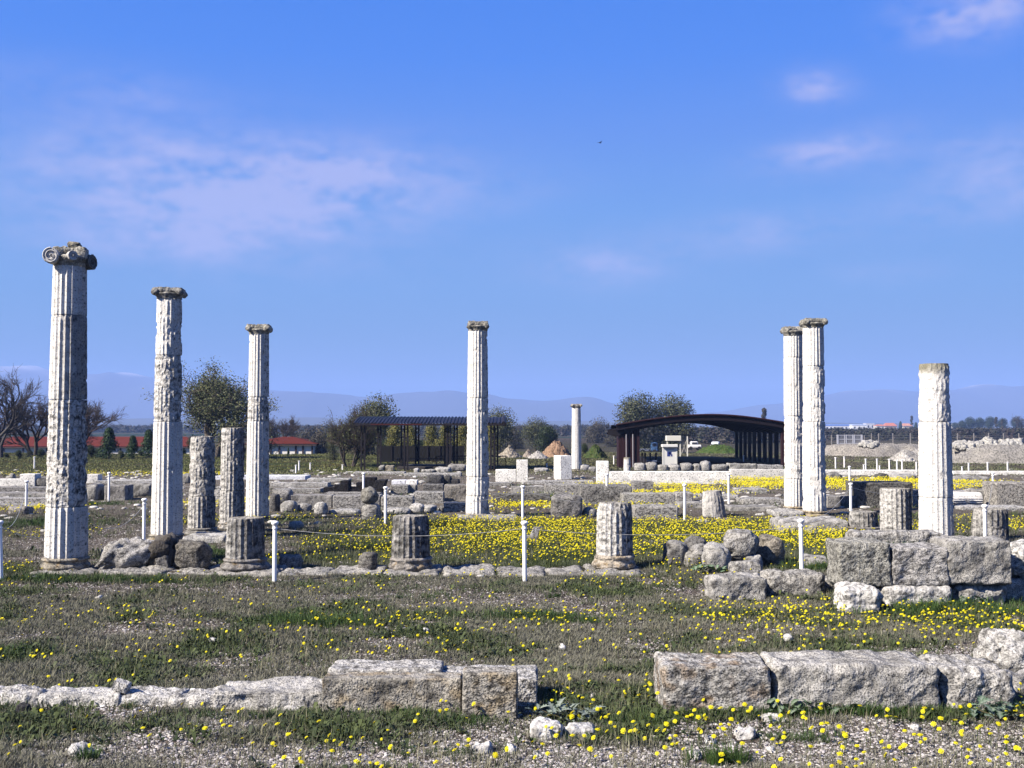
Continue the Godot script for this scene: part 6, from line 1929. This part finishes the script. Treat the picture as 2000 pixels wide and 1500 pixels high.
func arched_shelter() -> void:
	var d0 := 65.0
	var back := 20.0
	var t := thing("arched_shelter", "large dark arched shelter with a maroon end wall and rows of square posts", "shelter", Vector3(0, 0, -d0))
	var skew := 1.3 / 21.0
	var n := 36
	var rowat := func(px: float) -> float:
		var u := (px - 1203.0) / (1535.0 - 1203.0)
		if u < 0.56: return lerpf(831.0, 811.0, sin(u / 0.56 * PI * 0.5))
		return lerpf(811.0, 827.0, 1.0 - cos((u - 0.56) / 0.44 * PI * 0.5))
	var pts := []
	for i in n + 1:
		var px := lerpf(1203.0, 1535.0, float(i) / n)
		pts.append(Vector2(across(px, 820, d0), high(rowat.call(px), d0)))
	var thick := 0.30
	var s := Shape.new()
	for i in n:
		var a: Vector2 = pts[i]
		var b: Vector2 = pts[i + 1]
		var sk := Vector3(back * skew, 0, -back)
		var sl := Vector3(back * skew + (1.0 if i == 0 else 0.0), 0, -back)
		var A := Vector3(a.x, a.y, 0); var B := Vector3(b.x, b.y, 0)
		var C := A - Vector3(0, thick, 0); var D := B - Vector3(0, thick, 0)
		s.face(A, B, B + sk, A + sl, Color(1, 1, 1))
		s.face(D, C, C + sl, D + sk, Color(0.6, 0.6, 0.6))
		s.face(C, D, B, A, Color(0.75, 0.6, 0.65))
		s.face(D + sk, C + sl, A + sl, B + sk)
	part("roof", s.mesh(mats.dark_steel), t)
	# edge trim, standing a little proud of the roof front
	var trim := Shape.new()
	var path := []
	var radii := []
	for p: Vector2 in pts:
		path.append(Vector3(p.x, p.y + 0.03, 0.06)); radii.append(0.06)
	trim.tube(path, radii, 6, Color(1, 1, 1))
	part("roof_trim", trim.mesh(mats.red_boards), t)
	# under-arch ribs, one per pair of posts
	var posts := 10
	for k in posts:
		var f := k / float(posts - 1)
		var z := -0.35 - f * (back - 0.7)
		var off := -z * skew
		var g := Shape.new()
		for i in n:
			var a: Vector2 = pts[i]
			var b: Vector2 = pts[i + 1]
			var u0 := float(i) / n
			var u1 := float(i + 1) / n
			var d_a := thick + 0.10 + 0.3 * pow(absf(u0 - 0.5) * 2.0, 5.0)
			var d_b := thick + 0.10 + 0.3 * pow(absf(u1 - 0.5) * 2.0, 5.0)
			for side in 2:
				var zz := z + (0.12 if side == 0 else -0.12)
				var p0 := Vector3(a.x + off, a.y - d_a, zz); var p1 := Vector3(b.x + off, b.y - d_b, zz)
				var p2 := Vector3(b.x + off, b.y - thick + 0.01, zz); var p3 := Vector3(a.x + off, a.y - thick + 0.01, zz)
				if side == 0: g.face(p0, p1, p2, p3)
				else: g.face(p1, p0, p3, p2)
			g.face(Vector3(a.x + off, a.y - d_a, z - 0.12), Vector3(b.x + off, b.y - d_b, z - 0.12), Vector3(b.x + off, b.y - d_b, z + 0.12), Vector3(a.x + off, a.y - d_a, z + 0.12))
		part("arch_rib", g.mesh(mats.dark_steel), t)
		var xr: float = pts[n].x + off - 0.12
		var pc := Shape.new()
		pc.bbox(Vector3(xr - 0.12, -0.1, z - 0.14), Vector3(xr + 0.10, pts[n].y - thick - 0.02, z + 0.14), 0.02, Color(1, 1, 1))
		part("post", pc.mesh(mats.red_boards if k == 0 else mats.dark_steel), t)
	# the maroon wall at the left, boarded
	var wx0 := across(1209, 870, d0)
	var wx1 := across(1251, 870, d0)
	var boards := 7
	for i in boards:
		var a := lerpf(wx0, wx1, float(i) / boards)
		var b := lerpf(wx0, wx1, float(i + 1) / boards) - 0.015
		var wb := Shape.new()
		wb.bbox(Vector3(a, -0.1, -1.5 - 0.02 * (i % 2)), Vector3(b, high(833, d0) - 0.05, -0.3), 0.008, Color(1, 1, 1) * (1.0 if i < boards - 2 else 2.2))
		part("board", wb.mesh(mats.red_boards), t)
	for px: float in [1224.0, 1237.0]:
		var x := across(px, 870, d0)
		var g := Shape.new()
		g.tube([Vector3(x, -0.1, -0.2), Vector3(x, high(848, d0), -0.2)], [0.035, 0.035], 8, Color(0.3, 0.29, 0.31))
		part("drain_pipe", g.mesh(mats.plain), t)
	var fl := Shape.new()
	fl.bbox(Vector3(wx1 + 0.1, -0.05, -back + 1.0), Vector3(pts[n].x - 0.8, 0.12, -5.5), 0.03, Color(0.028, 0.026, 0.028))
	part("dark_mat", fl.mesh(mats.plain), t)
	# visitors' furniture under and behind it
	for q in [["white metal notice stand under the arched shelter, with a small blue emblem", 1294, 1322, 868, 905, 63.6], ["taller white open stand behind the notice stand", 1302, 1345, 851, 884, 88.0]]:
		var d: float = q[5]
		var xa := across(q[1], 890, d)
		var xb := across(q[2], 890, d)
		var g0 := gh((xa + xb) * 0.5, -d)
		var top := high(q[3], d) - g0
		var st := thing("notice_stand", q[0], "notice stand", Vector3((xa + xb) * 0.5, g0, -d))
		var hw := (xb - xa) * 0.5
		var c := Color(0.72, 0.72, 0.68)
		var roof := Shape.new()
		roof.bbox(Vector3(-hw - 0.04, top - (0.16 if d < 70 else 0.42), -0.35), Vector3((hw + 0.04) if d < 70 else hw * 0.3, top, 0.2), 0.02, c)
		part("cap_board", roof.mesh(mats.plain), st)
		for sx: float in ([-1.0, 1.0] if d < 70.0 else [-1.0, 0.25, 0.95]):
			var lg := Shape.new()
			lg.box(Vector3(sx * hw * 0.94 - 0.04, -0.05, -0.04), Vector3(sx * hw * 0.94 + 0.04, top - 0.05, 0.04), c)
			part("leg", lg.mesh(mats.plain), st)
		if d < 70.0:
			var pn := Shape.new()
			pn.bbox(Vector3(-hw * 0.86, 0.12, -0.03), Vector3(hw * 0.86, top - 0.17, 0.02), 0.008, c)
			part("panel", pn.mesh(mats.plain), st)
			var em := Shape.new()
			var y0 := high(888, d) - g0
			for w in [[-0.15, -0.10, 0.03, 0.16], [-0.02, 0.0, 0.10, 0.17], [0.07, -0.10, 0.15, 0.02], [-0.06, 0.06, 0.05, 0.12]]:
				em.box(Vector3(w[0], y0 + w[1], 0.022), Vector3(w[2], y0 + w[3], 0.028), Color(0.03, 0.05, 0.22))
			part("emblem", em.mesh(mats.plain), st)
			var sl := Shape.new()
			sl.box(Vector3(-hw * 0.6, high(877, d) - g0 - 0.02, 0.022), Vector3(hw * 0.6, high(877, d) - g0 + 0.02, 0.028), Color(0.2, 0.2, 0.22))
			part("slot", sl.mesh(mats.plain), st)
		else:
			var br := Shape.new()
			br.tube([Vector3(hw * 0.3, 0.1, 0), Vector3(hw * 0.9, top - 0.2, 0)], [0.02, 0.02], 5, Color(0.4, 0.4, 0.4))
			br.tube([Vector3(hw * 0.9, 0.1, 0), Vector3(hw * 0.3, top - 0.2, 0)], [0.02, 0.02], 5, Color(0.4, 0.4, 0.4))
			part("brace", br.mesh(mats.plain), st)
	# blue box and low rail posts by the wall
	var bd := 66.0
	var bx := solo("blue_crate", "small dark blue lidded crate under the arched shelter", "crate", null, Vector3(across(1273, 900, bd), 0, -bd))
	var bs := Shape.new()
	bs.bbox(Vector3(-0.27, 0.0, -0.3), Vector3(0.27, 0.30, 0.2), 0.02, Color(0.03, 0.045, 0.09))
	bx.mesh = bs.mesh(mats.plain)
	var lid := Shape.new()
	lid.bbox(Vector3(-0.30, 0.302, -0.33), Vector3(0.30, 0.36, 0.23), 0.015, Color(0.16, 0.2, 0.32))
	part("lid", lid.mesh(mats.plain), bx)
	for i in 4:
		var px: float = [1254.0, 1260.0, 1270.0, 1281.0][i]
		var x := across(px, 890, 68.0)
		var g := Shape.new()
		g.box(Vector3(-0.05, -0.05, -0.05), Vector3(0.05, high(884, 68.0), 0.05), Color(1, 1, 1))
		solo("rail_stake", ["short black stake beside the maroon wall", "second short black stake from the maroon wall", "short black stake above the blue crate", "short black stake left of the notice stand"][i], "stake", g.mesh(mats.dark_steel), Vector3(x, 0, -68.0), 0.0, "black stakes under the arched shelter")

# ---------- houses
func hipped_roof(s: Shape, x0: float, x1: float, z0: float, z1: float, y0: float, y1: float, hip: float, over: float) -> void:
	x0 -= over; x1 += over; z0 += over; z1 -= over
	var zm := (z0 + z1) * 0.5
	var A := Vector3(x0, y0, z0); var B := Vector3(x1, y0, z0); var C := Vector3(x1, y0, z1); var D := Vector3(x0, y0, z1)
	var E := Vector3(x0 + hip, y1, zm); var F := Vector3(x1 - hip, y1, zm)
	# tiled slopes in courses, each a little proud of the one below
	var courses := 14
	for i in courses:
		var a := float(i) / courses
		var b := float(i + 1) / courses
		var up := Vector3(0, 0.035, 0)
		var g := 0.9 + 0.2 * float((i * 7) % 5) / 5.0
		var c := Color(g, g, g)
		s.face(A.lerp(E, a) + up, B.lerp(F, a) + up, B.lerp(F, b), A.lerp(E, b), c)
		s.face(A.lerp(E, a), B.lerp(F, a), B.lerp(F, a) + up, A.lerp(E, a) + up, c * 0.8)
		s.face(C.lerp(F, a) + up, D.lerp(E, a) + up, D.lerp(E, b), C.lerp(F, b), c)
		s.face(B.lerp(F, a) + up, C.lerp(F, a) + up, C.lerp(F, b), B.lerp(F, b), c)
		s.face(D.lerp(E, a) + up, A.lerp(E, a) + up, A.lerp(E, b), D.lerp(E, b), c)
	s.face(D, C, B, A)

func red_house(label: String, px0: float, px1: float, ridge: float, eave: float, d: float, hip: float, bars: Array) -> void:
	var x0 := across(px0, 870, d)
	var x1 := across(px1, 870, d)
	var g := gh((x0 + x1) * 0.5, -d) - 0.6
	var t := thing("red_roofed_house", label, "house", Vector3(0, g, -d))
	var ye := high(eave, d) - g
	var yr := high(ridge, d + 3.5) - g
	var w := Shape.new()
	w.box(Vector3(x0, 0, -7.0), Vector3(x1, ye, 0), Color(1, 1, 1))
	part("wall", w.mesh(mats.wall_paint), t)
	var r := Shape.new()
	hipped_roof(r, x0, x1, 0, -7.0, ye + 0.003, yr, hip, 0.45)
	part("roof", r.mesh(mats.roof_tile), t)
	var e := Shape.new()
	e.box(Vector3(x0 - 0.4, ye - 0.16, 0.02), Vector3(x1 + 0.4, ye - 0.003, 0.4), Color(0.10, 0.07, 0.06))
	part("eave_board", e.mesh(mats.plain), t)
	for px: float in bars:
		var x := across(px, 870, d)
		var p := Shape.new()
		p.box(Vector3(x - 0.09, 0, 0.003), Vector3(x + 0.09, ye - 0.16, 0.12), Color(0.04, 0.035, 0.04))
		part("wall_post", p.mesh(mats.plain), t)

func town() -> void:
	red_house("long low house with a red tiled roof behind the conifers at left", -40, 386, 853, 872, 140.0, 3.0, [8, 46, 92, 180, 236, 300, 360])
	red_house("small hipped house with a red tiled roof right of the cracked column", 486, 612, 853, 867, 118.0, 3.4, [529, 546, 578, 592, 610])
	# village on the plain: [label, px0, px1, wall top, roof top, base, distance, wall, roof, gable]
	var k := 0
	for q in [["long white and blue factory shed of the village, leftmost", 1612, 1664, 832, 829, 840, 900.0, Color(0.75, 0.78, 0.85), Color(0.12, 0.2, 0.5), 0.0], ["white hall with a curved blue side in the village", 1665, 1692, 831, 829, 841, 880.0, Color(0.8, 0.82, 0.86), Color(0.35, 0.42, 0.6), 0.0], ["tall pale block house of the village behind the white hall", 1692, 1708, 828, 827, 838, 940.0, Color(0.6, 0.62, 0.7), Color(0.45, 0.45, 0.5), 0.0], ["white village house with a reddish side, middle", 1712, 1728, 832, 829, 841, 860.0, Color(0.82, 0.8, 0.78), Color(0.4, 0.16, 0.1), 0.4], ["brick-red roofed house of the village left of the conifer", 1729, 1752, 832, 826, 841, 900.0, Color(0.5, 0.42, 0.38), Color(0.36, 0.13, 0.08), 0.4], ["pale house right of the village conifer", 1764, 1782, 832, 827, 841, 860.0, Color(0.7, 0.66, 0.58), Color(0.4, 0.2, 0.14), 0.4],
			["white flat-roofed house left of the pine grove", 1860, 1882, 831, 828, 838, 820.0, Color(0.78, 0.78, 0.78), Color(0.5, 0.5, 0.5), 0.0], ["white low house before the pine grove", 1934, 1954, 842, 840, 846, 520.0, Color(0.8, 0.8, 0.8), Color(0.5, 0.5, 0.55), 0.3], ["small white house at the right edge below the pines", 1990, 2010, 838, 836, 843, 520.0, Color(0.78, 0.76, 0.72), Color(0.5, 0.3, 0.25), 0.3], ["pale shed behind the wire fence near the gate", 1612, 1632, 848, 844, 852, 330.0, Color(0.62, 0.6, 0.58), Color(0.5, 0.5, 0.5), 0.3],
			["tiny pale houses of the far village seen left of the vase-shaped tree", 585, 600, 835, 833, 840, 1500.0, Color(0.6, 0.58, 0.6), Color(0.4, 0.25, 0.2), 0.3], ["tiny white house of the far village right of the slim poplar", 606, 616, 835, 833, 840, 1450.0, Color(0.75, 0.72, 0.7), Color(0.4, 0.25, 0.2), 0.3], ["pale greenhouse roof seen under the arched shelter", 1356, 1426, 846, 844, 850, 420.0, Color(0.42, 0.46, 0.52), Color(0.42, 0.46, 0.52), 0.0]]:
		var d: float = q[6]
		var x0 := across(q[1], 835, d)
		var x1 := across(q[2], 835, d)
		var g := -1.3
		var top := high(q[3], d) - g
		var peak := high(q[4], d) - g
		var dp := maxf(8.0, (x1 - x0) * 0.5)
		var t := thing("village_house", q[0], "building", Vector3(0, g, -d))
		var w := Shape.new()
		w.box(Vector3(x0, -1.0, -dp), Vector3(x1, top, 0), q[7])
		part("wall", w.mesh(mats.plain), t)
		var r := Shape.new()
		if q[9] > 0.0: hipped_roof(r, x0, x1, 0, -dp, top + 0.003, peak, (x1 - x0) * 0.2, 0.4)
		else: r.bbox(Vector3(x0 - 0.2, top + 0.003, -dp - 0.2), Vector3(x1 + 0.2, peak, 0.2), 0.1)
		var rm := mats.plain.duplicate() as StandardMaterial3D
		rm.albedo_color = (q[8] as Color).linear_to_srgb()
		part("roof", r.mesh(rm), t)
		var nw := clampi(int((x1 - x0) / 3.0), 2, 7)
		for i in nw:
			var x := lerpf(x0, x1, (i + 0.5) / nw)
			var ws := Shape.new()
			ws.box(Vector3(x - 0.6, top * 0.45, 0.02), Vector3(x + 0.6, top * 0.8, 0.08))
			part("window", ws.mesh(mats.glass_dark), t)
		k += 1
	# gate and wire fence
	var gd := 226.0
	var gg := gh(across(1662, 860, gd), -gd)
	var gate := thing("metal_gate", "pale grey double metal gate in the wire fence beyond the dirt bank", "gate", Vector3(0, gg, -gd))
	for q in [[1636, 0.16], [1650, 0.08], [1653, 0.08], [1666, 0.1], [1669, 0.1], [1683, 0.16]]:
		var x := across(q[0], 860, gd)
		var s := Shape.new()
		s.box(Vector3(x - q[1], -0.3, -q[1]), Vector3(x + q[1], high(849, gd) - gg, q[1]), Color(0.45, 0.46, 0.52))
		part("gate_post", s.mesh(mats.plain), gate)
	for row: float in [850.0, 858.0, 866.0]:
		var s := Shape.new()
		s.box(Vector3(across(1636, 860, gd), high(row, gd) - gg - 0.07, -0.06), Vector3(across(1683, 860, gd), high(row, gd) - gg + 0.07, 0.06), Color(0.42, 0.43, 0.48))
		part("rail", s.mesh(mats.plain), gate)
	for i in 22:
		var x := lerpf(across(1637, 860, gd), across(1682, 860, gd), (i + 0.5) / 22.0)
		var s := Shape.new()
		s.box(Vector3(x - 0.025, 0.1, -0.02), Vector3(x + 0.025, high(850, gd) - gg, 0.02), Color(0.36, 0.37, 0.42))
		part("bar", s.mesh(mats.plain), gate)
	var fence := thing("wire_fence", "thin post-and-wire fence right of the metal gate across the plain", "fence", Vector3(0, 0, -gd))
	for q: float in [1612.0, 1624.0, 1688.0, 1702.0, 1716.0, 1744.0, 1778.0, 1870.0, 1902.0, 1931.0, 1960.0, 1990.0]:
		var x := across(q, 860, gd)
		var s := Shape.new()
		s.box(Vector3(x - 0.07, gh(x, -gd) - 0.3, -0.07), Vector3(x + 0.07, high(846 if q > 1690.0 else 850, gd), 0.07), Color(0.3, 0.28, 0.27))
		part("post", s.mesh(mats.plain), fence)
	for i in 5:
		var y := lerpf(high(864, gd), high(851, gd), i / 4.0)
		var s := Shape.new()
		s.box(Vector3(across(1606, 860, gd), y - 0.02, -0.02), Vector3(across(1634, 860, gd), y + 0.02, 0.02), Color(0.2, 0.2, 0.2))
		s.box(Vector3(across(1686, 860, gd), y - 0.02, -0.02), Vector3(across(2060, 860, gd), y + 0.02, 0.02), Color(0.2, 0.2, 0.2))
		part("wire", s.mesh(mats.plain), fence)

# ---------- heaps
func heap_mesh(w: float, h: float, dp: float, sd: int, col: Color, col2: Color, rough: float, flat := 0.0) -> ArrayMesh:
	var s := Shape.new()
	var nr := 22
	var na := 64
	var off := Vector3(sd * 19.0, sd * 3.0, sd * 7.0)
	for i in nr + 1:
		var t := float(i) / nr
		for k in na:
			var a := TAU * k / na
			var p := Vector3(cos(a) * w * 0.5 * t, 0, -sin(a) * dp * 0.5 * t)
			var q := p / maxf(w * 0.25, 0.4)
			var nz := lump.get_noise_3dv(q * 0.8 + off)
			var e := clampf(1.0 - t * (1.0 + nz * 0.35), 0.0, 1.0)
			var y: float = h * (smoothstep(0.0, 1.0 - flat, e) if flat > 0.0 else pow(e, 0.9)) + (nz * 0.5 + fine.get_noise_3dv(p * 1.5 + off)) * rough * (1.0 - t)
			p.y = y - 0.08 * t
			s.point(p, col.lerp(col2, clampf(0.5 + fine.get_noise_3dv(p * 2.0 + off) * 2.0, 0.0, 1.0)))
	for i in nr:
		for k in na:
			var k2 := (k + 1) % na
			s.quad(i * na + k2, i * na + k, (i + 1) * na + k, (i + 1) * na + k2)
	return s.mesh(mats.far_stone)

func heaps() -> void:
	for q in [["sand-coloured earth heap just right of the flat shelter", 968, 1022, 872, 897, 84.0, 4.0, Color(0.42, 0.35, 0.26), Color(0.5, 0.47, 0.42), 0.25, 0.0], ["small reddish-grey rubble heap between the sand and grey heaps", 1016, 1048, 879, 896, 86.0, 3.0, Color(0.42, 0.34, 0.28), Color(0.4, 0.38, 0.35), 0.3, 0.0], ["pale grey gravel heap left of the reddish earth heap", 1024, 1078, 881, 898, 81.0, 3.5, Color(0.52, 0.5, 0.47), Color(0.6, 0.58, 0.55), 0.15, 0.0], ["large reddish-brown earth heap left of the small distant column", 1048, 1130, 865, 898, 85.0, 5.0, Color(0.36, 0.23, 0.15), Color(0.42, 0.29, 0.2), 0.35, 0.1],
			["pale heap under the flat shelter's roof", 846, 912, 886, 901, 78.0, 3.5, Color(0.56, 0.53, 0.48), Color(0.5, 0.47, 0.42), 0.12, 0.2], ["grassy bank between the distant column and the arched shelter", 1136, 1196, 872, 902, 82.0, 5.0, Color(0.05, 0.09, 0.025), Color(0.10, 0.12, 0.04), 0.3, 0.1], ["long pale bank of bulldozed earth at right", 1560, 1905, 868, 890, 92.0, 8.0, Color(0.38, 0.355, 0.325), Color(0.42, 0.395, 0.36), 0.2, 0.45], ["grey earth bank at the right edge with rubble on it", 1850, 2180, 872, 908, 74.0, 8.0, Color(0.34, 0.325, 0.30), Color(0.42, 0.40, 0.37), 0.3, 0.35],
			["low white rubble heap left of the mossy column", 1748, 1800, 886, 898, 80.0, 3.0, Color(0.70, 0.68, 0.65), Color(0.6, 0.58, 0.55), 0.2, 0.1], ["green hummock behind the arched shelter's posts", 1352, 1470, 871, 894, 100.0, 6.0, Color(0.06, 0.12, 0.03), Color(0.10, 0.14, 0.04), 0.3, 0.2]]:
		var d: float = q[5]
		var x0 := across(q[1], q[4], d)
		var x1 := across(q[2], q[4], d)
		var g := gh((x0 + x1) * 0.5, -d) - 0.1
		solo("heap", q[0], "heap", heap_mesh(x1 - x0, high(q[3], d) - g, q[6], int(q[1]), q[7], q[8], q[9], q[10]), Vector3((x0 + x1) * 0.5, g, -d - q[6] * 0.3))
	# white rubble along the top of the banks
	var r := RandomNumberGenerator.new()
	r.seed = 31
	var forms := []
	for i in 4: forms.append(stone(Vector3(1, 0.7, 0.8), 0.75, 0.12, 300 + i, Color(0.72, 0.71, 0.68), 0.0, "far_stone", 0.2))
	var n := 0
	var lots := [["on the far bank left of the mossy column", 1690, 1724, 865, 872, 14, 0.45], ["along the bank right of the mossy column", 1866, 1946, 866, 880, 34, 0.45], ["of the big pile at the right edge", 1942, 2010, 862, 880, 26, 0.65], ["scattered on the grey bank at right", 1930, 2000, 874, 892, 14, 0.5]]
	for q in lots:
		for i in q[5]:
			var px := r.randf_range(q[1], q[2])
			var row := r.randf_range(q[3], q[4])
			var d := 80.0 if q[5] != 14 or q[6] < 0.5 else 76.0
			var x := across(px, row, d)
			var size: float = q[6] * r.randf_range(0.5, 1.5)
			var y := high(row, d) - size * 0.35
			var o := solo("white_rubble", "white rubble block " + q[0], "rubble", forms[n % 4], Vector3(x, y, -d - (880.0 - row) * 0.1), r.randf() * TAU, "white rubble on the banks at right")
			o.scale = Vector3.ONE * size
			n += 1
	# a bank of earth that carries it
	var g2 := gh(30.0, -83.0)
	solo("heap", "low bank of earth under the white rubble at the right edge", "heap", heap_mesh(17.0, high(868, 80.0) - g2, 6.0, 77, Color(0.42, 0.4, 0.37), Color(0.5, 0.48, 0.45), 0.2, 0.4), Vector3(across(1955, 868, 82.0), g2, -83.0))

# ---------- vehicles and the bird
func wheel_shape(r: float, w: float) -> ArrayMesh:
	var s := Shape.new()
	s.tube([Vector3(0, 0, -w * 0.5), Vector3(0, 0, w * 0.5)], [r, r], 14, Color(0.02, 0.02, 0.02))
	return s.mesh(mats.plain)

func small_things() -> void:
	var d := 150.0
	var g := gh(across(1262, 870, d), -d)
	var t := thing("pickup_truck", "small blue pickup truck seen under the arched shelter", "truck", Vector3(across(1262, 870, d), g, -d))
	var s := Shape.new()
	s.bbox(Vector3(-0.95, 0.45, -0.8), Vector3(0.55, 0.8, 0.8), 0.05, Color(0.28, 0.3, 0.36))
	part("bed", s.mesh(mats.plain), t)
	s = Shape.new()
	s.bbox(Vector3(0.57, 0.4, -0.8), Vector3(1.5, 1.65, 0.8), 0.12, Color(0.06, 0.13, 0.28))
	part("cab", s.mesh(mats.plain), t)
	s = Shape.new()
	s.bbox(Vector3(0.75, 1.1, 0.803), Vector3(1.3, 1.5, 0.82), 0.005)
	part("window", s.mesh(mats.glass_dark), t)
	for x: float in [-0.55, 1.05]:
		part("wheel", wheel_shape(0.34, 0.2), t, Vector3(x, 0.34, 0.82))
		part("wheel", wheel_shape(0.34, 0.2), t, Vector3(x, 0.34, -0.82))
	d = 170.0
	for q in [[1356, Color(0.78, 0.78, 0.78), "white car parked far behind the arched shelter, left one", 0.0], [1398, Color(0.66, 0.7, 0.78), "pale car parked far behind the arched shelter, right one", 1.2]]:
		var x := across(q[0], 870, d)
		g = gh(x, -d)
		t = thing("parked_car", q[2], "car", Vector3(x, g, -d), q[3], "cars behind the arched shelter")
		s = Shape.new()
		s.bbox(Vector3(-1.0, 0.35, -0.7), Vector3(1.0, 0.85, 0.7), 0.1, q[1])
		part("body", s.mesh(mats.plain), t)
		s = Shape.new()
		s.bbox(Vector3(-0.6, 0.85, -0.6), Vector3(0.5, 1.35, 0.6), 0.14, q[1])
		part("cabin", s.mesh(mats.plain), t)
		s = Shape.new()
		s.bbox(Vector3(-0.45, 0.93, 0.603), Vector3(0.35, 1.25, 0.62), 0.005)
		part("window", s.mesh(mats.glass_dark), t)
		for xx: float in [-0.65, 0.65]:
			part("wheel", wheel_shape(0.3, 0.18), t, Vector3(xx, 0.3, 0.66))
			part("wheel", wheel_shape(0.3, 0.18), t, Vector3(xx, 0.3, -0.66))
	# bird: one body, wings half raised
	d = 120.0
	var b := Shape.new()
	var c := Color(0.03, 0.03, 0.035)
	b.tube([Vector3(-0.2, 0, 0), Vector3(-0.08, 0.0, 0), Vector3(0.06, 0.01, 0), Vector3(0.14, 0.03, 0), Vector3(0.2, 0.03, 0)], [0.015, 0.05, 0.055, 0.03, 0.008], 8, c)
	for sz: float in [-1.0, 1.0]:
		b.face(Vector3(0.07, 0.03, 0.02 * sz), Vector3(-0.07, 0.03, 0.02 * sz), Vector3(-0.06, 0.10, 0.26 * sz), Vector3(0.05, 0.11, 0.26 * sz), c)
		b.face(Vector3(0.05, 0.11, 0.26 * sz), Vector3(-0.06, 0.10, 0.26 * sz), Vector3(-0.10, 0.09, 0.5 * sz), Vector3(-0.05, 0.09, 0.5 * sz), c)
	solo("flying_bird", "tiny dark bird flying high in the clear sky", "bird", b.mesh(mats.plain), Vector3(across(1172, 279, d), high(279, d), -d), 0.5)

func _ready() -> void:
	view_and_light()
	lump.noise_type = FastNoiseLite.TYPE_SIMPLEX_SMOOTH
	lump.seed = 7
	lump.frequency = 2.6
	lump.fractal_octaves = 2
	fine.noise_type = FastNoiseLite.TYPE_SIMPLEX_SMOOTH
	fine.seed = 19
	fine.frequency = 11.0
	fine.fractal_octaves = 3
	spots.noise_type = FastNoiseLite.TYPE_SIMPLEX_SMOOTH
	spots.seed = 29
	spots.frequency = 4.0
	spots.fractal_octaves = 3
	land.noise_type = FastNoiseLite.TYPE_SIMPLEX_SMOOTH
	land.seed = 37
	land.frequency = 0.14
	land.fractal_octaves = 3
	ridge_noise.seed = 43
	ridge_noise.frequency = 1.0
	ridge_noise.fractal_octaves = 4
	taken.resize(TX * TZ)
	make_materials()
	build_ground()
	build_mountains()
	build_columns()
	stones()
	flat_shelter()
	arched_shelter()
	town()
	heaps()
	build_trees()
	posts_and_chains()
	small_things()
	leafy_plant("dark green leafy mallow growing against the right foreground wall", 1574, 1399, 0.72, 70, 0.11, Color(0.03, 0.07, 0.025), 1, 0.5)
	leafy_plant("dark leafy thistle at the right edge of the gravel", 1962, 1412, 0.6, 46, 0.12, Color(0.025, 0.06, 0.03), 2, 1.0)
	leafy_plant("grey-green thistle in the shade beside the left foreground wall", 1112, 1412, 0.55, 46, 0.12, Color(0.08, 0.11, 0.085), 3, 1.0)
	leafy_plant("dark leafy weed at the foot of the big wall's grassy block", 1876, 1184, 0.7, 40, 0.14, Color(0.03, 0.065, 0.025), 4, 0.7)
	leafy_plant("leafy weed growing between the boulders of the cluster", 1384, 1120, 0.5, 30, 0.14, Color(0.035, 0.085, 0.025), 5, 0.6)
	build_cover()
